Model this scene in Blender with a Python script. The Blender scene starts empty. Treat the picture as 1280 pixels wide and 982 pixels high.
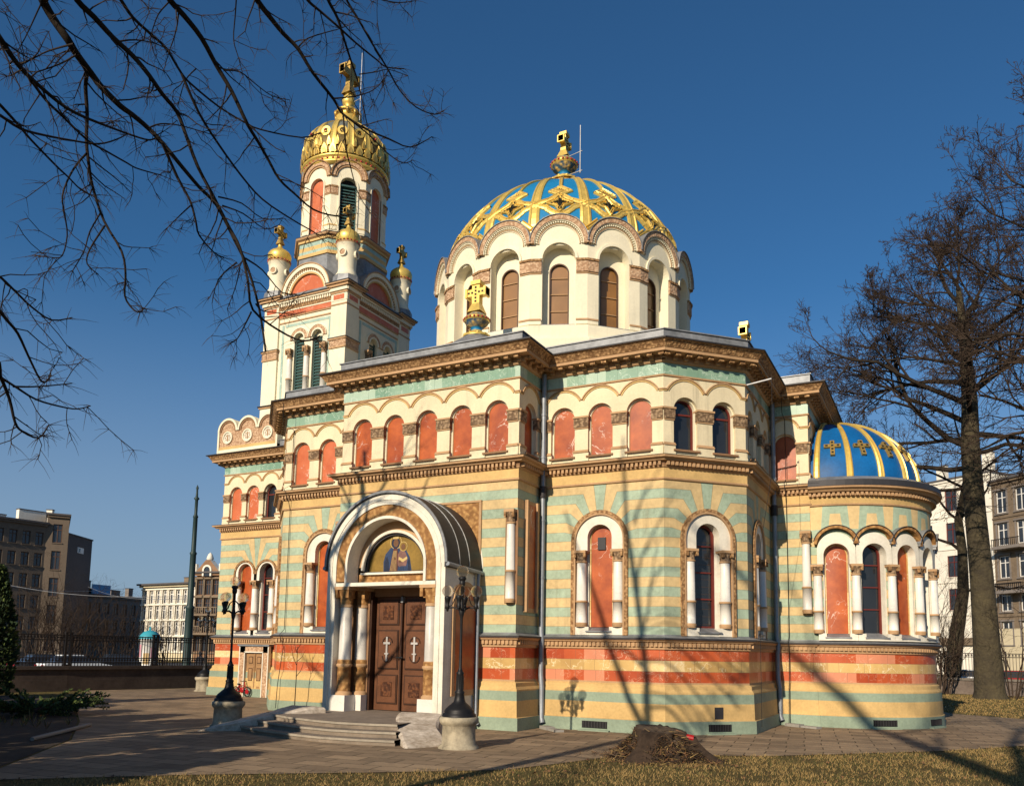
import bpy, math, random
from mathutils import Vector
sin, cos, pi, rad = math.sin, math.cos, math.pi, math.radians
SC = bpy.context.scene
COL = SC.collection

# ------------------------------------------------------------------ camera
CAM_H = 2.16
YAW, PITCH, ROLL = rad(-27.593), rad(6.628), rad(1.0)
F_PX, CXP, CYP = 1027.93, 640.0, 694.46
fw = Vector((sin(YAW) * cos(PITCH), cos(YAW) * cos(PITCH), sin(PITCH)))
r0 = Vector((cos(YAW), -sin(YAW), 0))
u0 = r0.cross(fw)
RT = r0 * cos(ROLL) + u0 * sin(ROLL)
UP = -r0 * sin(ROLL) + u0 * cos(ROLL)
cd = bpy.data.cameras.new('camera')
cam = bpy.data.objects.new('camera', cd)
COL.objects.link(cam)
from mathutils import Matrix
cam.matrix_world = Matrix(((RT.x, UP.x, -fw.x, 0), (RT.y, UP.y, -fw.y, 0), (RT.z, UP.z, -fw.z, CAM_H), (0, 0, 0, 1)))
cd.sensor_width = 36
cd.lens = F_PX / 1280 * 36
cd.shift_y = (CYP - 491) / 1280
cd.clip_start, cd.clip_end = 0.1, 4000
SC.camera = cam

# ------------------------------------------------------------------ light
SUN_EL, SUN_AZ = rad(24), rad(2.6)          # light travels to +y and slightly +x
SKY, SUN, EXPOSURE = 0.094, 5.1, 0.12
w = bpy.data.worlds.new('World')
SC.world = w
w.use_nodes = True
nt = w.node_tree
sky = nt.nodes.new('ShaderNodeTexSky')
sky.sky_type = 'NISHITA'
sky.sun_disc = False
sky.sun_elevation = SUN_EL
sky.sun_rotation = pi + SUN_AZ
sky.altitude = 200
sky.air_density = 1.0
sky.dust_density = 0.9
sky.ozone_density = 10.0
bg = nt.nodes['Background']
bg.inputs[1].default_value = SKY
tint = nt.nodes.new('ShaderNodeMix')
tint.data_type, tint.blend_type = 'RGBA', 'MULTIPLY'
tint.inputs[0].default_value = 1
tint.inputs[7].default_value = (.84, 1.06, .95, 1)
nt.links.new(sky.outputs[0], tint.inputs[6])
# pale air near the horizon
gc = nt.nodes.new('ShaderNodeTexCoord')
gs_ = nt.nodes.new('ShaderNodeSeparateXYZ')
nt.links.new(gc.outputs['Generated'], gs_.inputs[0])
gr = nt.nodes.new('ShaderNodeMapRange')
gr.interpolation_type = 'SMOOTHSTEP'
for k_, v_ in ((1, 0.), (2, .42), (3, .78), (4, 0.)): gr.inputs[k_].default_value = v_
nt.links.new(gs_.outputs[2], gr.inputs[0])
pale = nt.nodes.new('ShaderNodeMix')
pale.data_type = 'RGBA'
nt.links.new(gr.outputs[0], pale.inputs[0])
nt.links.new(tint.outputs[2], pale.inputs[6])
pale.inputs[7].default_value = (2.75, 3.5, 4.6, 1)
nt.links.new(pale.outputs[2], bg.inputs[0])
sl = bpy.data.lights.new('sun', 'SUN')
sl.energy = SUN
sl.angle = rad(0.5)
sl.color = (1.0, 0.86, 0.66)
so = bpy.data.objects.new('sun', sl)
so.location = (-20, -60, 60)
ld = Vector((sin(SUN_AZ) * cos(SUN_EL), cos(SUN_AZ) * cos(SUN_EL), -sin(SUN_EL)))
so.rotation_euler = ld.to_track_quat('-Z', 'Y').to_euler()
COL.objects.link(so)
SC.view_settings.view_transform = 'Standard'
SC.view_settings.look = 'None'
SC.view_settings.gamma = 1
SC.view_settings.exposure = EXPOSURE
SC.render.engine = 'CYCLES'
SC.cycles.max_bounces = 6
SC.cycles.use_denoising = True
SC.cycles.sample_clamp_indirect = 4
SC.cycles.sample_clamp_direct = 12

def ray(x, y):
    return RT * ((x - CXP) / F_PX) - UP * ((y - CYP) / F_PX) + fw

def at(x, y, dist):
    d = ray(x, y)
    t = dist / math.hypot(d.x, d.y)
    return Vector((0, 0, CAM_H)) + d * t

# ------------------------------------------------------------------ materials
MATS = {}

class NB:
    """small node helper"""
    def __init__(s, name):
        s.m = bpy.data.materials.new(name)
        s.m.use_nodes = True
        s.t = s.m.node_tree
        s.b = s.t.nodes['Principled BSDF']
        s.tc = s.t.nodes.new('ShaderNodeTexCoord')
    def n(s, t, **kw):
        x = s.t.nodes.new(t)
        for k, v in kw.items():
            setattr(x, k, v)
        return x
    def l(s, a, b):
        s.t.links.new(a, b)
    def val(s, inp, v):
        if hasattr(v, 'is_output') or hasattr(v, 'links'):
            s.l(v, inp)
        else:
            inp.default_value = v
    def math(s, op, a, b=None, c=None):
        x = s.n('ShaderNodeMath', operation=op)
        s.val(x.inputs[0], a)
        if b is not None: s.val(x.inputs[1], b)
        if c is not None: s.val(x.inputs[2], c)
        return x.outputs[0]
    def noise(s, scale, detail=4, rough=.55, vec=None, dist=0):
        x = s.n('ShaderNodeTexNoise')
        x.inputs['Scale'].default_value = scale
        x.inputs['Detail'].default_value = detail
        x.inputs['Roughness'].default_value = rough
        x.inputs['Distortion'].default_value = dist
        s.l(vec if vec is not None else s.tc.outputs['Object'], x.inputs['Vector'])
        return x.outputs['Fac']
    def ramp(s, fac, pts):
        x = s.n('ShaderNodeValToRGB')
        e = x.color_ramp.elements
        while len(e) < len(pts): e.new(.5)
        for q, (p, c) in zip(e, pts):
            q.position = p
            q.color = (c, c, c, 1) if not isinstance(c, tuple) else (*c, 1)
        s.l(fac, x.inputs[0])
        return x.outputs[0]
    def mix(s, fac, a, b, mode='MIX'):
        x = s.n('ShaderNodeMix', data_type='RGBA', blend_type=mode)
        s.val(x.inputs[0], fac)
        s.val(x.inputs[6], (*a, 1) if isinstance(a, tuple) else a)
        s.val(x.inputs[7], (*b, 1) if isinstance(b, tuple) else b)
        return x.outputs[2]
    def bump(s, h, strength=.3, dist=.02):
        x = s.n('ShaderNodeBump')
        x.inputs['Strength'].default_value = strength
        x.inputs['Distance'].default_value = dist
        s.l(h, x.inputs['Height'])
        s.l(x.outputs[0], s.b.inputs['Normal'])
    def done(s, color, rough=.7, metal=0., spec=.4):
        s.val(s.b.inputs['Base Color'], (*color, 1) if isinstance(color, tuple) else color)
        s.val(s.b.inputs['Roughness'], rough)
        s.b.inputs['Metallic'].default_value = metal
        s.b.inputs['Specular IOR Level'].default_value = spec
        MATS[s.m.name] = s.m
        return s.m

def sc3(c, k):
    return tuple(min(1, x * k) for x in c)

def streaks(b):
    """rain runs: noise drawn out down the wall"""
    mp = b.n('ShaderNodeMapping')
    mp.inputs['Scale'].default_value = (5, 5, .3)
    b.l(b.tc.outputs['Object'], mp.inputs[0])
    m = b.ramp(b.noise(.45, 3, .5), [(.42, 0.), (.7, 1.)])
    return b.math('MULTIPLY', b.ramp(b.noise(1., 5, .65, mp.outputs[0]), [(.5, 0.), (.72, 1.)]), m)

def weathered(name, c, rough=.75, metal=0, big=.8, amt=.25, fine=14, bump=.15, bscale=40, spec=.3, dark=None, streak=0, bd=.01):
    b = NB(name)
    n1 = b.noise(big, 6, .6)
    n2 = b.noise(fine, 5, .6)
    f = b.math('ADD', b.math('MULTIPLY', n1, .65), b.math('MULTIPLY', n2, .35))
    f = b.ramp(f, [(.32, 0.), (.68, 1.)])
    col = b.mix(f, dark if dark else sc3(c, 1 - amt), sc3(c, 1 + amt * .35))
    if streak: col = b.mix(b.math('MULTIPLY', streaks(b), streak), col, sc3(c, .45))
    if bump: b.bump(b.noise(bscale, 4), bump, bd)
    return b.done(col, rough, metal, spec)

GREEN, YEL = (.325, .405, .30), (.62, .45, .225)
weathered('cream_plaster', (.72, .62, .42), .8, amt=.2, big=.7, streak=.55)
weathered('cream_bright', (.78, .71, .53), .75, amt=.16, streak=.4)
weathered('white_stone', (.74, .685, .575), .65, amt=.24, big=2, streak=.5)
weathered('yellow_plaster', (.61, .405, .165), .8, amt=.32)
weathered('green_plaster', sc3(GREEN, .82), .75, amt=.35)
weathered('terracotta', (.48, .295, .155), .8, amt=.3, bump=.3)
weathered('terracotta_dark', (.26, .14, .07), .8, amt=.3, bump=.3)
weathered('lead', (.25, .255, .265), .5, .25, big=2.2, amt=.5, fine=7)
weathered('lead_bright', (.42, .42, .43), .45, .5, big=3, amt=.4, fine=8)
weathered('gutter', (.045, .042, .045), .55, .3)
weathered('zinc', (.26, .28, .31), .5, .35, big=3, amt=.3)
weathered('gold', (.84, .58, .14), .42, .5, big=2.5, amt=.3, bump=.2, bscale=14, spec=.6)
weathered('gold_dull', (.58, .37, .10), .45, .6, big=3, amt=.5, bump=.5, bscale=18)
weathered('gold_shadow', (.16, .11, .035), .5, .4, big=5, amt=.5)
weathered('gold_black', (.03, .028, .02), .5, .3)
weathered('blue_enamel', (.012, .19, .42), .5, 0, big=1.1, amt=.3, bump=.1, bscale=6, spec=.25)
weathered('blue_dark', (.005, .11, .33), .5, 0, big=1.0, amt=.45, bump=.1, bscale=5, spec=.25)
weathered('ruby', (.35, .015, .02), .25, 0, amt=.3, spec=.6)
weathered('wood_door', (.135, .05, .02), .5, 0, big=3, amt=.45, fine=30, bump=.2, spec=.35)
weathered('wood_dark', (.05, .02, .01), .5, 0, big=3, amt=.4, fine=30, bump=.2)
weathered('wood_tan', (.34, .19, .085), .6, 0, big=3, amt=.35, fine=25)
weathered('cross_steel', (.62, .58, .54), .4, .5)
weathered('iron', (.028, .027, .028), .5, .6, amt=.4)
weathered('iron_fence', (.03, .024, .022), .6, .3, amt=.4)
weathered('louver_green', (.045, .105, .10), .6)
weathered('pole_green', (.02, .042, .042), .5)
weathered('dark_void', (.012, .011, .012), .8)
weathered('frame_red', (.14, .024, .017), .5)
weathered('frame_brown', (.10, .055, .035), .5)
weathered('step_stone', (.24, .19, .145), .85, big=1.6, amt=.4, fine=9, bump=.4)
weathered('step_edge', (.36, .31, .245), .8, big=2, amt=.4, fine=9, bump=.4)
weathered('cheek_stone', (.56, .49, .41), .85, big=2.5, amt=.5, fine=10, bump=.6, dark=(.27, .21, .15))
weathered('pedestal_stone', (.40, .34, .24), .85, big=3, amt=.65, fine=9, bump=.5)
weathered('bark', (.04, .031, .024), .95, big=3, amt=.6, fine=14, bump=.9, bscale=16, spec=.06)
weathered('bark_moss', (.075, .06, .032), .95, big=1.2, amt=.5, fine=9, bump=1., bscale=5, bd=.09, dark=(.03, .024, .018))
weathered('twig', (.04, .03, .025), .9, amt=.5, spec=.06)
weathered('twig_far', (.062, .043, .032), .9, amt=.4, spec=.06)
weathered('stump_wood', (.055, .034, .021), .95, big=4, amt=.7, fine=18, bump=1., bscale=14)
weathered('cut_wood', (.095, .065, .042), .9, big=6, amt=.5, fine=24)
weathered('conifer', (.028, .05, .018), .9, amt=.5, big=2)
weathered('conifer_lit', (.085, .115, .028), .9, amt=.5, big=2)
weathered('wall_stone_dark_shade', (.085, .062, .05), .95, big=1.2, amt=.5, fine=7, bump=.5)  # dirty old stone, with the wall's shade also put into its colour
weathered('wall_stone', (.16, .125, .105), .9, big=1.2, amt=.5, fine=7, bump=.5)
weathered('wall_cap', (.22, .19, .16), .9, big=1.2, amt=.4)
weathered('asphalt', (.055, .055, .058), .9, amt=.3)
weathered('kerb', (.3, .28, .25), .9)
weathered('soil', (.05, .036, .024), .95, big=2, amt=.5, fine=18, bump=.8)
weathered('brick_house', (.165, .125, .092), .85, big=.15, amt=.25, fine=2)
weathered('brick_house_dark', (.105, .09, .088), .85, big=.15, amt=.25, fine=2)
weathered('house_cream', (.62, .53, .36), .85, big=.2, amt=.2, fine=2)
weathered('house_pale', (.80, .74, .63), .85, big=.25, amt=.2, fine=3)
weathered('house_brown', (.21, .155, .105), .85, big=.3, amt=.4, fine=3)
weathered('house_rust', (.30, .17, .095), .85, big=.3, amt=.45, fine=3)
weathered('house_grey', (.22, .19, .17), .85, big=.3, amt=.3, fine=3)
weathered('house_orange', (.62, .17, .045), .8, big=.3, amt=.3, fine=3)
weathered('roof_dark', (.10, .09, .09), .8, amt=.3)
weathered('white_paint', (.78, .76, .72), .5, amt=.12)
weathered('car_white', (.72, .74, .76), .25, amt=.06, bump=0)
weathered('car_dark', (.025, .028, .035), .25, amt=.1, bump=0)
weathered('car_red', (.30, .02, .02), .25, amt=.1, bump=0)
weathered('rubber', (.02, .02, .02), .8, amt=.2)
weathered('ad_blue', (.05, .34, .42), .5)
weathered('sign_blue', (.16, .42, .68), .5)
weathered('red_plastic', (.34, .012, .014), .35, amt=.2, bump=0)
weathered('cloth_dark', (.03, .03, .04), .9)
weathered('skin', (.45, .25, .17), .6, amt=.1)
weathered('pink_paper', (.62, .30, .36), .7)
weathered('ochre_paper', (.6, .42, .2), .7)

def glass_mat(name, c, rough=.08, tint=.3):
    b = NB(name)
    n = b.noise(1.1, 3)
    col = b.mix(n, sc3(c, .5), sc3(c, 1.5))
    b.bump(b.noise(.9, 2), .06, .05)
    return b.done(col, rough, 0, .6)
glass_mat('glass_dark', (.018, .02, .024))
glass_mat('glass_amber', (.235, .112, .03), .3)
glass_mat('glass_house', (.03, .035, .045), .1)

b = NB('globe_glass')
b.b.inputs['Transmission Weight'].default_value = 1.
b.b.inputs['IOR'].default_value = 1.08
b.b.inputs['Alpha'].default_value = .42
b.done((.80, .66, .48), .08, 0, .5)

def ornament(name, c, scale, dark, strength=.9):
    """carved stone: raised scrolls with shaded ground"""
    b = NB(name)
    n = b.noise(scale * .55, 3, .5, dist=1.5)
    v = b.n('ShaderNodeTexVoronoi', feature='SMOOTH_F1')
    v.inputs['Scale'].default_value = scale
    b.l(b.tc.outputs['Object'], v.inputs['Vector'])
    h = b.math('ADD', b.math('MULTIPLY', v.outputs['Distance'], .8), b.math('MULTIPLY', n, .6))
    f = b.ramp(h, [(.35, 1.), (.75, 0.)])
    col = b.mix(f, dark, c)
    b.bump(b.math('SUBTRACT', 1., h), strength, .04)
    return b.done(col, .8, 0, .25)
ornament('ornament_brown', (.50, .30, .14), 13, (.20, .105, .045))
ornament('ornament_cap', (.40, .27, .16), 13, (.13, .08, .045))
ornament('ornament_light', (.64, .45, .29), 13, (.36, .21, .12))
ornament('ornament_tan', (.48, .27, .10), 9, (.24, .115, .04))
ornament('ornament_gold', (.62, .42, .12), 7, (.03, .08, .14))
ornament('wood_carved', (.16, .06, .024), 14, (.05, .018, .009))

def veins(b, scale, width, mscale, thr, vec=None):
    n = b.noise(scale, 5, .55, vec, .6)
    a = b.math('ABSOLUTE', b.math('SUBTRACT', n, .5))
    v = b.ramp(a, [(0., 1.), (width, 0.)])
    m = b.ramp(b.noise(mscale, 2, .5, vec), [(thr, 0.), (thr + .06, 1.)])
    return b.math('MULTIPLY', v, m)

def marble(name, c1, c2, tile, vs=2.2, vw=.012, ms=1.5, thr=.5, vein=(.8, .7, .6), joint=(.2, .1, .06), cloud=1.2, rough=.35, vamt=.9, base=0.):
    b = NB(name)
    n = b.ramp(b.noise(cloud, 6, .65), [(.3, 0.), (.7, 1.)])
    if tile:
        br = b.n('ShaderNodeTexBrick')
        br.offset = .42
        br.inputs['Scale'].default_value = 1
        br.inputs['Brick Width'].default_value = tile[0]
        br.inputs['Row Height'].default_value = tile[1]
        br.inputs['Mortar Size'].default_value = .005
        br.inputs['Mortar Smooth'].default_value = .1
        br.inputs['Color1'].default_value = (0, 0, 0, 1)
        br.inputs['Color2'].default_value = (1, 1, 1, 1)
        br.inputs['Mortar'].default_value = (.5, .5, .5, 1)
        mpb = b.n('ShaderNodeMapping')
        mpb.inputs['Location'].default_value = (0, -base, 0)
        b.l(b.tc.outputs['UV'], mpb.inputs[0])
        b.l(mpb.outputs[0], br.inputs['Vector'])
        wn = b.n('ShaderNodeTexWhiteNoise', noise_dimensions='2D')
        sep = b.n('ShaderNodeSeparateXYZ'); b.l(mpb.outputs[0], sep.inputs[0])
        row = b.math('FLOOR', b.math('DIVIDE', sep.outputs[1], tile[1]))
        off = b.math('MULTIPLY', b.math('MODULO', row, 2.), .42 * tile[0])
        colm = b.math('FLOOR', b.math('DIVIDE', b.math('SUBTRACT', sep.outputs[0], b.math('MULTIPLY', b.math('MODULO', row, 2.), -.42 * tile[0])), tile[0]))
        cmb = b.n('ShaderNodeCombineXYZ'); b.l(colm, cmb.inputs[0]); b.l(row, cmb.inputs[1]); b.l(cmb.outputs[0], wn.inputs['Vector'])
        f = b.math('ADD', b.math('MULTIPLY', wn.outputs['Value'], .65), b.math('MULTIPLY', n, .35))
    else:
        f = n
    col = b.mix(f, c1, c2)
    col = b.mix(b.math('MULTIPLY', veins(b, vs, vw, ms, thr), vamt), col, vein)
    col = b.mix(b.math('MULTIPLY', veins(b, vs * 3.1, vw * 1.6, ms * 2, thr + .04), vamt * .6), col, vein)
    if tile:
        odd = b.ramp(wn.outputs['Value'], [(.80, 0.), (.84, 1.)])
        col = b.mix(b.math('MULTIPLY', odd, .28), col, vein)
        col = b.mix(b.math('MULTIPLY', br.outputs['Fac'], .8), col, joint)
    b.bump(b.noise(30, 3), .06, .01)
    return b.done(col, rough, 0, .4)
marble('red_tile', (.30, .04, .012), (.57, .125, .038), (.62, .3), vs=3.2, vw=.009, thr=.46, vein=(.74, .50, .34), vamt=.7, base=1.385)
marble('yellow_tile', (.36, .215, .075), (.74, .50, .19), (.74, .3), base=1.385, vs=1.6, thr=.45, vein=(.8, .68, .45))
marble('red_panel', (.23, .037, .009), (.48, .108, .022), None, vs=1.1, vw=.007, ms=.9, thr=.53, cloud=1.6, rough=.4, vamt=.75)
marble('red_panel_pale', (.44, .095, .032), (.57, .16, .065), None, vs=1.3, vw=.007, ms=1.0, thr=.5, cloud=1.6, rough=.45, vamt=.7)
marble('green_frieze', (.13, .25, .175), (.30, .43, .32), (.62, .5), base=10., vs=3., vw=.012, thr=.45, vein=(.62, .70, .60), joint=(.1, .16, .11))
marble('green_thin', (.24, .36, .30), (.40, .50, .42), None, vs=3., vw=.012, thr=.45, vein=(.62, .70, .60))
marble('grey_marble', (.40, .37, .33), (.62, .585, .53), None, vs=1.5, vw=.012, thr=.5, vein=(.3, .29, .28), rough=.4, vamt=.5)
marble('white_marble', (.62, .58, .52), (.78, .74, .67), None, vs=1.5, vw=.012, thr=.5, vein=(.45, .44, .42), rough=.4, vamt=.5)

def stripes(name, h, dth, yel, grn):
    """courses that run level and turn radial round an arch; UV = metres from the arch centre"""
    b = NB(name)
    sx = b.n('ShaderNodeSeparateXYZ')
    b.l(b.tc.outputs['UV'], sx.inputs[0])
    ax = b.math('ABSOLUTE', sx.outputs[0])
    th = b.math('DIVIDE', b.math('ARCTAN2', sx.outputs[1], ax), rad(dth))
    kz = b.math('DIVIDE', sx.outputs[1], h)
    up = b.math('GREATER_THAN', sx.outputs[1], 0.)
    k = b.math('ADD', kz, b.math('MULTIPLY', up, b.math('MAXIMUM', 0., b.math('SUBTRACT', th, kz))))
    k = b.math('ADD', k, 40.)
    fl = b.math('FLOOR', k)
    par = b.math('MODULO', fl, 2.)
    fr = b.math('FRACT', k)
    e = b.math('MINIMUM', fr, b.math('SUBTRACT', 1., fr))
    joint = b.ramp(e, [(.0, 1.), (.035, 0.)])
    n = b.ramp(b.math('ADD', b.math('MULTIPLY', b.noise(1.1, 6, .6), .6), b.math('MULTIPLY', b.noise(9, 5, .6), .4)), [(.33, 0.), (.67, 1.)])
    g = b.mix(n, sc3(grn, .66), sc3(grn, 1.22))
    st = b.noise(3, 4, .6, dist=2.5)
    g = b.mix(b.ramp(st, [(.46, 0.), (.5, .22), (.54, 0.)]), g, (.45, .55, .42))
    y = b.mix(n, sc3(yel, .70), sc3(yel, 1.12))
    col = b.mix(par, g, y)
    col = b.mix(b.math('MULTIPLY', streaks(b), .4), col, (.17, .13, .07))
    col = b.mix(b.math('MULTIPLY', joint, .75), col, (.16, .09, .04))
    b.bump(b.noise(25, 4), .1, .01)
    return b.done(col, .75, 0, .3)
stripes('striped_wall', .2745, 13.85, YEL, GREEN)
stripes('striped_fan', .2745, 20.0, YEL, GREEN)
b = NB('fan_band')
sx = b.n('ShaderNodeSeparateXYZ')
b.l(b.tc.outputs['UV'], sx.inputs[0])
ax = b.math('ABSOLUTE', sx.outputs[0])
v = sx.outputs[1]
key = b.math('MULTIPLY', b.math('LESS_THAN', b.math('ADD', ax, b.math('MULTIPLY', v, .12)), .21), b.math('LESS_THAN', v, .5))
val = b.math('GREATER_THAN', b.math('ADD', ax, b.math('MULTIPLY', v, .08)), .43)
par = b.math('MAXIMUM', key, val)
n = b.ramp(b.math('ADD', b.math('MULTIPLY', b.noise(1.1, 6, .6), .6), b.math('MULTIPLY', b.noise(9, 5, .6), .4)), [(.33, 0.), (.67, 1.)])
b.bump(b.noise(25, 4), .1, .01)
b.done(b.mix(par, b.mix(n, sc3(GREEN, .72), sc3(GREEN, 1.2)), b.mix(n, sc3(YEL, .78), sc3(YEL, 1.12))), .75, 0, .3)
weathered('cupola_grey', (.20, .22, .2), .5, .3, big=2, amt=.5)

# paving: big worn slabs
b = NB('paving')
mp = b.n('ShaderNodeMapping')
mp.inputs['Rotation'].default_value = (0, 0, rad(-8))
b.l(b.tc.outputs['Object'], mp.inputs[0])
wv = b.n('ShaderNodeTexNoise'); wv.inputs['Scale'].default_value = .7
b.l(mp.outputs[0], wv.inputs['Vector'])
va = b.n('ShaderNodeVectorMath', operation='MULTIPLY_ADD')
b.l(wv.outputs['Color'], va.inputs[0]); va.inputs[1].default_value = (.12, .12, 0); b.l(mp.outputs[0], va.inputs[2])
br = b.n('ShaderNodeTexBrick')
br.offset = .5
for k, v in (('Scale', 1), ('Brick Width', .82), ('Row Height', .5), ('Mortar Size', .014), ('Mortar Smooth', .3)):
    br.inputs[k].default_value = v
br.inputs['Color1'].default_value = (.0, .0, .0, 1); br.inputs['Color2'].default_value = (1, 1, 1, 1); br.inputs['Mortar'].default_value = (.5, .5, .5, 1)
b.l(va.outputs[0], br.inputs['Vector'])
n1 = b.ramp(b.noise(.5, 6, .65), [(.35, 0.), (.65, 1.)])
n2 = b.noise(7, 6, .7)
f = b.math('ADD', b.math('ADD', b.math('MULTIPLY', br.outputs['Color'], .45), b.math('MULTIPLY', n1, .3)), b.math('MULTIPLY', n2, .3))
c = b.mix(f, (.11, .078, .052), (.385, .275, .172))
c = b.mix(b.ramp(b.noise(1.7, 6, .7), [(.52, 0.), (.7, .55)]), c, (.10, .078, .055))
moss = b.math('MULTIPLY', br.outputs['Fac'], .9)
c = b.mix(moss, c, (.075, .058, .036))
hh = b.math('SUBTRACT', b.math('MULTIPLY', b.noise(9, 5), .35), br.outputs['Fac'])
b.bump(hh, .8, .03)
b.done(c, .9, 0, .2)

b = NB('lawn')
n1 = b.ramp(b.noise(.45, 5, .6), [(.35, 0.), (.65, 1.)])
n2 = b.noise(14, 6, .7)
c = b.mix(n1, (.17, .115, .052), (.21, .15, .06))
c = b.mix(b.ramp(n2, [(.4, 0.), (.62, 1.)]), c, (.085, .085, .025))
c = b.mix(b.ramp(b.noise(3.2, 4, .6), [(.56, 0.), (.68, 1.)]), c, (.10, .07, .04))
b.bump(b.noise(40, 6, .8), 1., .05)
b.done(c, .95, 0, .1)
weathered('grass_straw', (.34, .225, .085), .9, amt=.4, big=3, bump=0)
weathered('grass_green', (.10, .095, .03), .9, amt=.4, big=3, bump=0)
weathered('leaf_brown', (.20, .10, .045), .9, amt=.5, big=6, bump=0)

# icon over the door: gold ground with a robed figure, made of plain patches
weathered('icon_gold', (.27, .165, .035), .45, .2, big=2, amt=.45, fine=12)
weathered('icon_blue', (.025, .05, .12), .6, amt=.5, big=5)
weathered('icon_red', (.11, .035, .025), .6, amt=.5, big=5)
weathered('icon_night', (.012, .02, .05), .6, amt=.4, big=5)
weathered('icon_rose', (.20, .10, .085), .6, amt=.4, big=5)
weathered('icon_face', (.16, .075, .035), .6, amt=.3)
weathered('icon_pale', (.55, .40, .16), .45, amt=.2)

# ------------------------------------------------------------------ mesh builder
class MB:
    def __init__(s):
        s.v, s.f, s.m, s.uv, s.sm, s.mats = [], [], [], [], [], []
    def mi(s, mat):
        if mat not in s.mats: s.mats.append(mat)
        return s.mats.index(mat)
    def face(s, pts, mat, uv=None, smooth=False):
        i = len(s.v)
        s.v.extend([tuple(p) for p in pts])
        s.f.append(tuple(range(i, i + len(pts))))
        s.m.append(s.mi(mat)); s.uv.append(uv); s.sm.append(smooth)
    def grid(s, rows, mat, closed=False, smooth=True, uv=None):
        """rows: list of equal-length point rows, shared vertices"""
        i0 = len(s.v)
        n = len(rows[0])
        for r in rows: s.v.extend([tuple(p) for p in r])
        for a in range(len(rows) - 1):
            mt = mat[a] if isinstance(mat, (list, tuple)) else mat
            for q in range(n if closed else n - 1):
                q2 = (q + 1) % n
                s.f.append((i0 + a * n + q, i0 + a * n + q2, i0 + (a + 1) * n + q2, i0 + (a + 1) * n + q))
                s.m.append(s.mi(mt)); s.uv.append(None); s.sm.append(smooth)
    def build(s, name, parent=None, origin=None):
        o0 = Vector(origin) if origin is not None else (Vector(parent['_o']) if parent is not None else Vector((0, 0, 0)))
        me = bpy.data.meshes.new(name)
        me.from_pydata([(x - o0.x, y - o0.y, z - o0.z) for x, y, z in s.v], [], s.f)
        for m in s.mats: me.materials.append(MATS[m])
        me.polygons.foreach_set('material_index', s.m)
        me.polygons.foreach_set('use_smooth', s.sm)
        if any(u is not None for u in s.uv):
            ul = me.uv_layers.new(name='UVMap').data
            k = 0
            for fc, u in zip(s.f, s.uv):
                for q in range(len(fc)):
                    if u is not None: ul[k].uv = u[q]
                    k += 1
        me.update()
        ob = bpy.data.objects.new(name, me)
        COL.objects.link(ob)
        if parent is not None:
            ob.parent = parent
            ob['_o'] = tuple(o0)
        else:
            ob.location = o0
            ob['_o'] = tuple(o0)
        return ob

def tag(o, label=None, cat=None, group=None, kind=None):
    if label: o['label'] = label
    if cat: o['category'] = cat
    if group: o['group'] = group
    if kind: o['kind'] = kind
    return o

def thing(name, loc, label, cat, group=None):
    o = bpy.data.objects.new(name, None)
    COL.objects.link(o)
    o.location = loc
    o.empty_display_size = .3
    o['_o'] = tuple(loc)
    return tag(o, label, cat, group)

def copy_tree(o, loc=None, rotz=None, parent=None):
    c = o.copy()
    COL.objects.link(c)
    if parent is not None: c.parent = parent
    if loc is not None: c.location = loc
    if rotz is not None: c.rotation_euler = (0, 0, rotz)
    for ch in [x for x in bpy.data.objects if x.parent == o]:
        copy_tree(ch, parent=c)
    return c

class Fr:
    """flat wall frame: s to the right seen from outside, d outwards, z up"""
    step = 1e9
    def __init__(s, ox, oy, tx, ty):
        L = math.hypot(tx, ty)
        s.o = (ox, oy); s.t = (tx / L, ty / L); s.n = (ty / L, -tx / L)
    def P(s, a, d, z):
        return (s.o[0] + s.t[0] * a + s.n[0] * d, s.o[1] + s.t[1] * a + s.n[1] * d, z)

class Cf:
    """frame wrapped round a cylinder; s is arc length from azimuth 0 (south)"""
    step = .18
    def __init__(s, cx, cy, R):
        s.c = (cx, cy); s.R = R
    def P(s, a, d, z):
        t = a / s.R
        return (s.c[0] + (s.R + d) * sin(t), s.c[1] - (s.R + d) * cos(t), z)

def rect(mb, fr, s0, s1, z0, z1, d, mat, uvo=None):
    if s1 - s0 < 1e-5 or z1 - z0 < 1e-5: return
    n = max(1, int(math.ceil((s1 - s0) / fr.step)))
    for i in range(n):
        a, c = s0 + (s1 - s0) * i / n, s0 + (s1 - s0) * (i + 1) / n
        uv = [(a, z0), (c, z0), (c, z1), (a, z1)]
        if uvo: uv = [(x - uvo[0], y - uvo[1]) for x, y in uv]
        mb.face([fr.P(a, d, z0), fr.P(c, d, z0), fr.P(c, d, z1), fr.P(a, d, z1)], mat, uv)

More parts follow.
